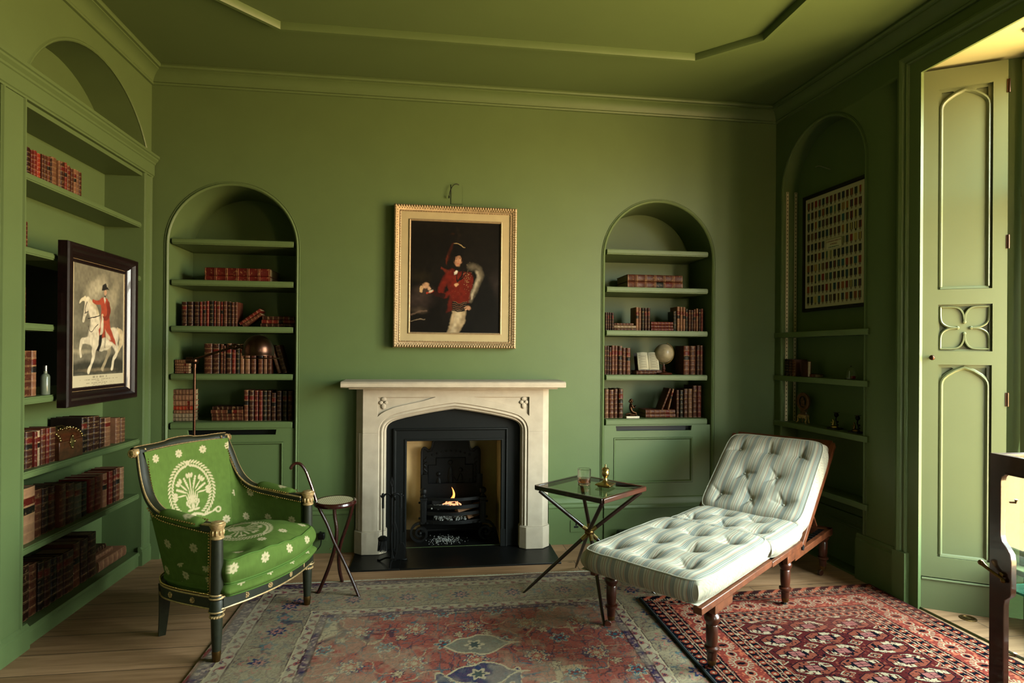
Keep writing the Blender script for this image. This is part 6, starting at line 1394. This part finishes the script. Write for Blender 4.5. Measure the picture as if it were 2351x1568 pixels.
frame_part('inner_flat', HW - .098, HH - .098, [(0, .0), (0, .0358), (-.012, .0358), (-.012, 0)], giltflat, pt, M_P)
# carved leaf ornament round the frame
def ornament():
    mb = MB(); step = .0178
    for ax, ln, off in (('x', HW, HH), ('z', HH, HW)):
        n_ = int(2 * ln / step); 
        for sg in (-1, 1):
            for k in range(n_):
                t = -ln + .014 + (2 * ln - .028) * k / (n_ - 1)
                for q_, (dd, rr_, bb) in enumerate(((.012, .0062, .060), (.026, .0048, .052), (.0455, .0034, .047))):
                    tt = t + (step / 2 if q_ == 1 else 0)
                    if abs(tt) > ln - dd: continue
                    p = (tt, -bb, sg * (off - dd)) if ax == 'x' else (sg * (off - dd), -bb, tt)
                    mb.ball(p, rr_, 4, (1, .8, 1.5) if ax == 'x' and q_ == 0 else (1.5, .8, 1) if q_ == 0 else (1, .8, 1))
    return mb
build('leaf_ornament', ornament(), gilt, pt, M=M_P, kind='stuff', smooth=80, fix=False)
pbx = thing('cable_plate', 'green blanking plate with a loose black cable above the gilt framed portrait', 'wall plate', (.157, 4.235, 2.53))
mb = MB(); mb.face([(.119, 2.462), (.119, 2.598), (.205, 2.598), (.205, 2.462)], [[(.124, 2.467), (.124, 2.593), (.200, 2.593), (.200, 2.467)]], y=4.2385); mb.box(.125, .199, 4.2375, 4.2395, 2.468, 2.592); build('plate', mb, paint, pbx)
mb = MB(); mb.box(.116, .1195, 4.2375, 4.2395, 2.46, 2.60); mb.box(.116, .20, 4.2375, 4.2395, 2.4595, 2.462); build('shadow_gap', mb, black, pbx)
mb = MB(); mb.tube(catmull([(.175, 4.236, 2.600), (.155, 4.225, 2.603), (.13, 4.215, 2.585), (.112, 4.215, 2.55), (.106, 4.22, 2.52)], 6), .0026, 6); mb.box(.099, .108, 4.214, 4.222, 2.497, 2.515); build('cable', mb, rubber, pbx)

# framed coloured print of a rider, hinged in front of the bookcase: generic rider
pw, ph = .515, .695
cv = Canvas(pw, ph, 250, 330, (.46, .43, .35)); X, Y = cv.X, cv.Y
cv.c = cv.c * (.55 + .95 * (vnoise(X, Y, .17, 81) * .7 + vnoise(X, Y, .05, 82) * .3))[..., None]
X0_, Y0_ = X.copy(), Y.copy(); cv.X = X + .008 * (vnoise(X, Y, .03, 85) - .5); cv.Y = Y + .008 * (vnoise(X, Y, .03, 86) - .5)
cv.ell(.42, .80, .30, .14, (.80, .75, .62), 1., .5, .9); cv.ell(.75, .74, .12, .3, (.72, .67, .54), 1., -.5, .7); cv.ell(.18, .62, .2, .25, (.25, .25, .2), 1., al=.5); cv.ell(.9, .5, .14, .3, (.27, .25, .2), 1., al=.8); cv.ell(.12, .42, .2, .12, (.30, .29, .22), 1., al=.7); cv.ell(.1, .30, .3, .035, (.75, .69, .55), 1., al=.7)
cv.poly([(0, .12), (1, .12), (1, .22), (.75, .28), (.5, .21), (.2, .23), (0, .21)], (.22, .21, .16), .05); cv.ell(.45, .155, .45, .03, (.55, .48, .36), 1., al=.8)
hc, hd = (.86, .80, .68), (.62, .56, .44)
cv.line([(.86, .49), (.93, .45), (.94, .38), (.86, .30)], (.03, .05, .05, .02), (.80, .72, .56)); cv.line([(.78, .40), (.84, .30), (.78, .24), (.74, .16)], (.08, .035, .025, .028), hc); cv.line([(.66, .38), (.68, .30), (.62, .23), (.55, .16)], (.06, .035, .022, .028), hd)
cv.line([(.40, .36), (.38, .28), (.34, .20), (.29, .145)], (.06, .035, .022, .03), hc); cv.line([(.33, .39), (.22, .385), (.16, .375), (.135, .31), (.15, .27)], (.06, .04, .03, .020, .022), hc)
cv.ell(.56, .39, .26, .115, hc, .12, .12); cv.ell(.77, .43, .13, .11, hc, .2); cv.ell(.40, .42, .14, .13, hc, .2); cv.ell(.60, .335, .18, .03, hd, 1., .1, .6)
cv.line([(.42, .47), (.40, .56), (.33, .65), (.26, .69)], (.13, .10, .075, .05), hc); cv.line([(.27, .69), (.24, .64), (.21, .58), (.19, .545)], (.055, .045, .032, .026), hc); cv.line([(.21, .71), (.15, .69), (.12, .67)], (.03, .02, .008), (.84, .78, .64)); cv.line([(.30, .70), (.40, .665), (.46, .60)], (.02, .03, .02), (.80, .73, .58), .8)
cv.line([(.255, .69), (.215, .63), (.24, .60)], .006, (.16, .12, .09)); cv.line([(.21, .60), (.28, .615)], .005, (.16, .12, .09)); cv.line([(.27, .56), (.40, .575), (.50, .60)], .006, (.14, .10, .08)); cv.line([(.28, .50), (.33, .46), (.46, .52)], .005, (.2, .15, .1))
rc_, rd = (.66, .27, .17), (.50, .18, .11)
cv.poly([(.50, .50), (.52, .62), (.50, .70), (.54, .735), (.64, .735), (.69, .69), (.68, .60), (.71, .50), (.80, .40), (.83, .345), (.74, .38), (.66, .40), (.60, .42), (.50, .40), (.47, .48)], rc_, .012); cv.poly([(.60, .48), (.70, .42), (.72, .40), (.62, .40)], (.80, .74, .6), .02, .9); cv.line([(.66, .69), (.67, .62), (.62, .575), (.54, .585)], (.04, .04, .03, .02), rd); cv.line([(.545, .715), (.46, .695), (.37, .70)], (.035, .028, .020), rc_)
cv.poly([(.53, .60), (.57, .57), (.56, .46), (.53, .42), (.50, .44)], (.82, .76, .64), .01); cv.poly([(.49, .43), (.545, .44), (.53, .35), (.47, .295), (.43, .31), (.47, .35)], (.12, .10, .08), .01); cv.ell(.545, .60, .022, .02, (.82, .68, .52), .4); cv.line([(.60, .46), (.60, .33)], .004, (.15, .12, .1))
cv.poly([(.565, .735), (.585, .75), (.61, .72), (.585, .69)], (.80, .76, .66), .01); cv.ell(.600, .785, .030, .034, (.80, .62, .48), .3); cv.ell(.592, .752, .02, .012, (.12, .1, .09), .5); cv.ell(.613, .787, .006, .003, (.2, .12, .1), .6)
cv.poly([(.525, .795), (.545, .84), (.60, .862), (.63, .83), (.675, .808), (.60, .805)], (.13, .12, .10), .008); cv.line([(.63, .83), (.633, .862)], .005, (.75, .7, .6))
cv.X, cv.Y = X0_, Y0_; cv.c = cv.c * (.72 + .38 * vnoise(X, Y, .014, 89) + .22 * vnoise(X, Y, .05, 90))[..., None]; cap_ = (Y < .118 * ph); cv.put(cap_.astype(float), (.80, .745, .61)); mar = (X < .012) | (X > pw - .012) | (Y > ph - .010) | (Y < .01); cv.put(mar.astype(float), (.82, .77, .64))
for z, a, b_, w_ in ((.098, .36, .64, .0055), (.080, .14, .86, .0022), (.067, .42, .6, .002), (.052, .25, .78, .0022), (.040, .38, .62, .002), (.028, .2, .82, .002)):
    m = (np.abs(Y - z * ph / .98) < w_) & (X > a * pw) & (X < b_ * pw) & (vnoise(X, Y * 0, .006, int(z * 1000)) > .42); cv.put(m * .55, (.30, .26, .2))
pr = thing('framed_print', 'deep dark wooden frame with a print of a red-coated rider on a white horse', 'framed picture', (-1.86, 3.55, 1.53))
M_Q = Matrix(((0, -1, 0, -1.868), (1, 0, 0, 3.580), (0, 0, 1, 1.527), (0, 0, 0, 1)))
printm = vmat('printed_paper', .6, spec=.3); HW, HH = .352, .422
build('print_sheet', cv.mesh(M_Q @ Matrix.Translation((-pw / 2, -.016, -ph / 2))), printm, pr, fix=False, smooth=180)
frame_part('frame_moulding', HW, HH, [(0, 0), (0, .044), (-.006, .052), (-.020, .054), (-.032, .050), (-.040, .040), (-.044, .034), (-.056, .034), (-.066, .026), (-.072, .018), (-.080, .019), (-.092, .020), (-.096, .014), (-.096, 0)], framewood, pr, M_Q)
frame_part('slip', HW - .094, HH - .074, [(0, 0), (0, .0185), (-.003, .0185), (-.003, 0)], giltold, pr, M_Q)
mb = MB(); mb.box(-HW + .01, HW - .01, -.012, -.002, -HH + .01, HH - .01); build('backing_board', mb, black, pr, M=M_Q)
for z in (.30, .0, -.31):
    mb = MB(); mb.box(HW + .001, HW + .022, -.02, -.010, z - .018, z + .018); mb.cyl((HW + .006, -.022, z - .02), (HW + .006, -.022, z + .02), .005); build('hinge', mb, paint, pr, M=M_Q)

# medal chart in the right-hand recess
pw, ph = .575, .80
cv = Canvas(pw, ph, 420, 460, (.80, .76, .62)); X, Y = cv.X, cv.Y; pal = [(.22, .13, .12), (.55, .16, .14), (.12, .17, .24), (.16, .22, .14), (.30, .14, .10), (.16, .35, .38), (.10, .10, .10), (.60, .32, .14), (.72, .64, .36)]
rg = np.random.default_rng(5); rows, colsn = 10, 14
for r in range(rows):
    for k in range(colsn):
        if r in (4,) and 5 <= k <= 8: continue
        x0 = .020 + k * (pw - .04) / colsn; xx = (X - x0) / .026; yy = Y - (ph - .028 - r * .0765); m = (xx > 0) & (xx < 1) & (yy < 0) & (yy > -.047 - .004 * (1 - 2 * np.abs(xx - .5)))
        a, b_, c3 = pal[rg.integers(9)], pal[rg.integers(9)], pal[rg.integers(9)]; cv.put(m.astype(float), a); cv.put((m & (np.abs(xx - .5) < .24)).astype(float), b_ if rg.random() > .35 else a)
        if rg.random() > .5: cv.put((m & (np.abs(xx - .5) < .08)).astype(float), c3)
        cv.ell((x0 + .013) / pw, (ph - .028 - r * .0765 - .054) / ph, .0098 / pw, .0098 / pw, (.50, .44, .35) if rg.random() > .1 else (.14, .13, .1), .25)
        cv.put(((np.abs(Y - (ph - .028 - r * .0765 - .0675)) < .0011) & (np.abs(X - x0 - .013) < .012)).astype(float) * .6, (.4, .38, .3))
bxm = (X > .213) & (X < .368) & (np.abs(Y - (ph - .028 - 4 * .0765 - .034)) < .036); ed = bxm & ~((X > .216) & (X < .365) & (np.abs(Y - (ph - .028 - 4 * .0765 - .034)) < .033)); cv.put(bxm.astype(float), (.86, .82, .68)); cv.put(ed.astype(float), (.5, .45, .35))
M_C = M_R @ Matrix.Translation((.192, .108, 1.716)); FWd, FHt = .612, .850
mc = thing('medal_chart', 'black framed chart of medals and ribbons hanging in the arched recess', 'framed picture', M=M_C)
build('chart_sheet', cv.mesh(Matrix.Translation(((FWd - pw) / 2, -.006, (FHt - ph) / 2))), printm, mc, world=False, fix=False, smooth=180)
mb = MB(); mb.sweep([(0, 0, 0), (0, 0, FHt), (FWd, 0, FHt), (FWd, 0, 0)], [(0, 0), (0, .018), (-.016, .018), (-.019, .010), (-.019, 0)], closed=True); build('frame', mb, mat('black_frame', (.07, .045, .04), .35), mc, world=False)
mb = MB(); mb.box(.004, FWd - .004, -.004, .010, .004, FHt - .004); build('backing_board', mb, black, mc, world=False)
for txt, sz, dz, col in (('CAMPAIGN RIBBONS', .0150, .014, (.50, .14, .16)), ('& MEDALS', .0150, -.006, (.50, .14, .16)), ('of the British Army', .0130, -.025, (.05, .38, .34))):
    fc = bpy.data.curves.new('lettering', 'FONT'); fc.body = txt; fc.size = sz; fc.align_x = 'CENTER'; fc.extrude = .0002
    fo = bpy.data.objects.new('lettering', fc); COL.objects.link(fo); fo.parent = mc; fo.data.materials.append(mat('ink', col, .7))
    bpy.context.view_layer.update(); me = bpy.data.meshes.new_from_object(fo.evaluated_get(bpy.context.evaluated_depsgraph_get())); bpy.data.objects.remove(fo)
    fo = bpy.data.objects.new('lettering', me); COL.objects.link(fo); fo.parent = mc
    fo.matrix_local = Matrix.Translation(((FWd - pw) / 2 + .290, -.0068, (FHt - ph) / 2 + ph - .028 - 4 * .0765 - .034 + dz)) @ Matrix.Rotation(PI / 2, 4, 'X')
cw = MB(); pts = catmull([(.30, -.004, 2.765), (.345, -.012, 2.757), (.40, -.012, 2.73), (.452, -.004, 2.70)], 6); cw.tube([M_R @ Vector((p[0], .118 + p[1], p[2])) for p in pts], .0035, 6)
o = build('loose_cable', cw, mat('white_cable', (.55, .56, .46), .5)); tag(o, 'thin pale cable end sticking out above the medal chart', 'cable')

# ---------------------------------------------------------------- ornaments
burr = mat('burr_walnut', (.30, .15, .07), .3, noise=.5, nscale=40, coat=.4)
cs = thing('casket', 'small domed walnut casket with brass mounts between books on the bookcase', 'casket', M=Matrix(((0, -1, 0, -1.905), (1, 0, 0, 3.318), (0, 0, 1, .8235), (0, 0, 0, 1))))
I = lambda m_, nm, m, **k: build(nm, m_, m, cs, world=False, **k)
mb = MB(); mb.box(0, .205, 0, .135, 0, .095); I(mb, 'box_body', burr, bevel=.002)
mb = MB(); n_ = 14; prf = [(.0, .097)] + [(.0675 - .0675 * math.cos(PI * k / n_), .097 + .055 * math.sin(PI * k / n_) + .0) for k in range(n_ + 1)] ; prf = [(y, z) for y, z in prf]; yz_board(mb, prf, 0, .205); I(mb, 'domed_lid', burr)
mb = MB()
for x in (.0, .19):
    for k in range(n_): 
        a = PI * (k + .5) / n_
        mb.ball((x + .0075, .0675 - .068 * math.cos(a), .098 + .056 * math.sin(a)), .008, 5, (1.2, .6 + .4 * abs(math.cos(a)), .8))
for k in range(10): mb.ball((.02 + k * .018, .04 + .02 * (k % 2), .152), .005, 5)
mb.tube([(.06, .05, .155), (.08, .06, .168), (.125, .06, .168), (.145, .05, .155)], .004, 6)
I(mb, 'brass_strapping', brass, smooth=60)
mb = MB(); mb.lathe([(.018, 0), (.020, .002), (.010, .005), (1e-5, .006)], 8, M=Matrix.Translation((.105, -.001, .085)) @ Matrix.Rotation(PI / 2, 4, 'X') @ Matrix.Diagonal((1, 1.5, 1, 1)))
for k in range(4): mb.ball((.105 + .020 * math.cos(k * PI / 2), -.003, .085 + .030 * math.sin(k * PI / 2)), .007, 5)
I(mb, 'lock_plate', brass, smooth=60)
bt = thing('glass_bottle', 'small clear bottle with a silver cap behind the edge of the rider print', 'bottle', (-1.925, 3.235, 1.1725))
mb = MB(); mb.lathe([(.001, 0), (.020, .0), (.021, .004), (.021, .09), (.017, .10), (.009, .106), (.009, .118)], 20); build('bottle_body', mb, mat('tinted_glass', (.42, .45, .38), .15), bt, world=False)
mb = MB(); mb.lathe([(.010, .118), (.0105, .145), (1e-5, .147)], 16); build('cap', mb, steel, bt, world=False)

gb = thing('globe', 'small antique terrestrial globe on a turned wooden stand in the right alcove', 'globe', (1.758, 4.335, 1.2405))
globm = mat('globe_map', (.62, .56, .44), .45, noise=.35, nscale=22, coat=.2)
mb = MB(); mb.ball((0, 0, .163), .073, 24); build('sphere', mb, globm, gb, world=False, smooth=80)
mb = MB(); mb.tube([(.082 * math.sin(a + .35), 0, .163 + .082 * math.cos(a + .35)) for a in np.linspace(0, PI, 26)], .0028, 6); mb.ball((.028, 0, .240), .005, 6); mb.ball((-.028, 0, .086), .005, 6); build('meridian_arm', mb, brass, gb, world=False)
mb = MB(); mb.lathe([(.001, 0), (.062, .0), (.066, .006), (.062, .014), (.030, .019), (.012, .026), (.009, .034), (.016, .042), (.012, .056), (.007, .066), (.006, .082)], 26); build('turned_stand', mb, mahog, gb, world=False, smooth=50)
op = thing('open_book', 'open book propped on a small stand beside the globe in the right alcove', 'book', (1.63, 4.33, 1.275))
pagem = mat('printed_page', (.80, .77, .66), .85); pt_ = mat('printed_text', (.42, .40, .34), .9)
for sg in (-1, 1):
    Mo = Matrix.Translation((-.004, -.03, 0)) @ Matrix.Rotation(-.28, 4, 'X') @ Matrix.Rotation(sg * .12, 4, 'Z'); mb = MB()
    rings = [[(sg * x, .004 - .018 * math.sin(min(1, x / .07) * PI * .8) + b_, z) for x in np.linspace(0, .083, 10)] for z in (0.002, .138) for b_ in (0,)]
    mb.grid(rings); build('page_block', mb, pagem, op, world=False, M=Mo, solid=.010, smooth=80)
    mb = MB()
    for k in range(17):
        z = .016 + k * .0068
        if sg < 0 and k > 14: continue
        xs = np.linspace(.012, .073, 8); mb.grid([[(sg * x, -.0015 + .004 - .018 * math.sin(min(1, x / .07) * PI * .8) - .0052, zz) for x in xs] for zz in (z, z + .0024)])
    build('text_lines', mb, pt_, op, world=False, M=Mo, smooth=80)
mb = MB(); mb.box(-.09, .09, .030, .034, -.002, .14, M=Matrix.Rotation(-.28, 4, 'X')); mb.box(-.095, .08, -.055, .03, -.0030, .003); build('cover', mb, BM['K'], op, world=False)

bronze = mat('dark_bronze', (.33, .22, .14), .32, metal=.9, noise=.3, nscale=50)
def skin(name, pts, edges, rad, m, par, sub=2, rot=None):
    me = bpy.data.meshes.new(name); me.from_pydata(pts, edges, []); o = bpy.data.objects.new(name, me); COL.objects.link(o); o.parent = par; MW[o.name] = MW[par.name]
    md = o.modifiers.new('skin', 'SKIN'); md.use_smooth_shade = True
    for i, r in enumerate(rad): me.skin_vertices[0].data[i].radius = (r, r)
    me.skin_vertices[0].data[0].use_root = True
    s_ = o.modifiers.new('sub', 'SUBSURF'); s_.levels = s_.render_levels = sub; me.materials.append(m); return o
fg = thing('bronze_figurine', 'small bronze figure of a kneeling child with raised hands on a white plinth', 'statuette', (1.497, 4.315, .9105))
mb = MB(); mb.box(-.052, .052, -.035, .035, 0, .017); build('marble_plinth', mb, white, fg, world=False, bevel=.003)
mb = MB(); mb.ball((-.005, 0, .019), .05, 12, (.98, .62, .12)); build('rocky_base', mb, bronze, fg, world=False)
mb = MB(); mb.tube(catmull([(-.045, .0, .026), (-.02, 0, .032), (.01, 0, .030), (.042, -.004, .024)], 5), .008, 8); build('drapery', mb, bronze, fg, world=False)
skin('figure', [(-.008, .0, .050), (-.010, 0, .078), (-.006, 0, .100), (-.004, 0, .112), (-.001, 0, .124), (.002, -.002, .134),
                (.004, -.012, .046), (.034, -.014, .040), (.020, -.014, .026), (-.022, -.014, .024), (.004, .012, .046), (.030, .014, .036), (-.020, .014, .024),
                (-.004, -.018, .100), (.006, -.024, .076), (.028, -.014, .086), (-.004, .018, .100), (.008, .022, .080), (.029, -.004, .092), (.031, -.010, .100)],
     [(0, 1), (1, 2), (2, 3), (3, 4), (4, 5), (0, 6), (6, 7), (7, 8), (8, 9), (0, 10), (10, 11), (11, 12), (2, 13), (13, 14), (14, 15), (2, 16), (16, 17), (17, 18), (18, 19)],
     [.017, .015, .014, .006, .014, .011, .011, .009, .007, .005, .011, .009, .005, .008, .006, .005, .008, .006, .005, .004], bronze, fg)
mb = MB(); mb.ball((-.004, 0, .136), .013, 8, (1.1, 1, .9)); mb.ball((-.014, 0, .126), .010, 8); mb.ball((.014, 0, .126), .0035, 6); build('hair', mb, bronze, fg, world=False)

def at_r(u, d, z): return M_R @ Vector((u, d, z))
orn = thing('medallion_ornament', 'round carved medallion on a pierced gilt stand in the right wall recess', 'ornament', M=M_R @ Matrix.Translation((.262, .055, .9005)))
I = lambda m_, nm, m, **k: build(nm, m_, m, orn, world=False, **k)
RXm = Matrix.Rotation(PI / 2, 4, 'X'); wd = mat('carved_boxwood', (.40, .26, .15), .45, noise=.25, nscale=60)
mb = MB(); mb.lathe([(.063, -.008), (.067, 0), (.067, .008), (.060, .013), (.050, .010), (.044, .011), (.041, .006)], 40, M=Matrix.Translation((0, 0, .158)) @ RXm, cap=False); mb.lathe([(.001, .0), (.065, -.004)], 40, M=Matrix.Translation((0, 0, .158)) @ RXm, cap=False); I(mb, 'round_frame', wd)
mb = MB(); mb.lathe([(.001, .0065), (.0415, .0065)], 30, M=Matrix.Translation((0, 0, .158)) @ RXm, cap=False); I(mb, 'dark_ground', black)
mb = MB()
for x, z, a, b_ in ((0, .180, .011, .012), (-.006, .160, .016, .018), (.010, .158, .012, .016), (0, .140, .022, .010), (-.014, .170, .008, .010), (.004, .128, .026, .006)): mb.ball((x, -.008, z), 1, 8, (a, .005, b_))
I(mb, 'relief_figure', wd)
mb = MB(); mb.box(-.036, .036, -.012, .012, .062, .070); mb.box(-.030, .030, -.010, .010, .085, .093)
for k in range(5): mb.cyl((-.026 + k * .013, 0, .070), (-.026 + k * .013, 0, .086), .0032, n=6)
I(mb, 'pierced_gallery', wd)
mb = MB()
for k in range(11): mb.ball((-.042 + k * .0084, -.012, .046 + .006 * math.sin(k * 1.7)), .0085, 6)
for sg in (-1, 1): mb.tube(catmull([(sg * .036, -.01, .050), (sg * .046, -.012, .030), (sg * .040, -.014, .014), (sg * .054, -.018, .003)], 5), .005, 6); mb.tube([(sg * .03, .015, .05), (sg * .036, .02, .004)], .005, 6)
mb.box(-.042, .042, -.012, .016, .046, .062); I(mb, 'gilt_foot', giltold, smooth=60)
for k, (u, dz, lab) in enumerate(((.585, 0, 'farther of two small figural bronze candlesticks below the bell jar'), (.775, 0, 'nearer of two small figural bronze candlesticks below the bell jar'))):
    cd = thing('candlestick', lab, 'candlestick', M=M_R @ Matrix.Translation((u, .052, .9005)) @ Matrix.Rotation(.2, 4, 'Z'), group='pair of figural candlesticks')
    mb = MB(); mb.prism([(-.042, -.026), (-.034, -.036), (.034, -.036), (.042, -.026), (.042, .026), (.034, .036), (-.034, .036), (-.042, .026)], 0, .008, M=XY); build('black_base', mb, black, cd, world=False)
    mb = MB(); mb.ball((-.004, 0, .012), .028, 10, (1, .7, .5)); mb.tube(catmull([(-.018, 0, .015), (-.012, 0, .034), (-.010, 0, .046), (-.014, 0, .058)], 4), [.009] * 4 + [.008] * 4 + [.005] * 5, 8); mb.ball((-.015, 0, .060), .006, 6); mb.tube([(-.012, 0, .045), (-.026, -.006, .042)], .003, 6); mb.tube([(-.012, 0, .020), (-.026, -.008, .010)], .005, 6); build('gilt_figure', mb, darkbrass if k else brass, cd, world=False, smooth=70)
    mb = MB(); mb.tube(catmull([(.010, 0, .01), (.014, .002, .035), (.007, 0, .06), (.010, 0, .082)], 5), .0045, 8); mb.lathe([(.004, .078), (.013, .088), (.015, .098), (.011, .106), (.011, .110)], 16, M=Matrix.Translation((.010, 0, 0))); mb.ball((.020, 0, .05), .007, 6); mb.ball((.022, 0, .03), .006, 6); build('stem', mb, mat('black_bronze', (.05, .045, .04), .3, metal=.7), cd, world=False, smooth=70)
    mb = MB(); mb.lathe([(.010, .110), (.020, .111), (.0205, .113), (.010, .1135)], 20, M=Matrix.Translation((.010, 0, 0))); build('drip_pan', mb, copper, cd, world=False)
bj = thing('bell_jar', 'small glass bell jar over a red and silver keepsake in the right wall recess', 'glass dome', M=M_R @ Matrix.Translation((.720, .058, 1.2425)))
mb = MB(); mb.lathe([(.034, .0)] + [(.034, .045)] + [(.034 * math.cos(a), .045 + .036 * math.sin(a)) for a in np.linspace(.1, PI / 2 - .001, 10)], 32, cap=False); build('dome', mb, gm, bj, world=False, smooth=80)
mb = MB(); mb.ball((0, 0, .084), .0045, 8); mb.lathe([(.001, 0), (.037, 0), (.037, .003), (.001, .003)], 28); build('base', mb, ebony, bj, world=False)
mb = MB(); mb.box(-.001, .026, -.006, .014, .004, .022); build('red_block', mb, mat('crimson', (.50, .05, .10), .5), bj, world=False, bevel=.001)
mb = MB(); mb.cyl((.001, -.010, .004), (.001, -.010, .055), .0045); mb.box(-.024, -.002, -.008, .004, .004, .011); build('silver_case', mb, steel, bj, world=False)
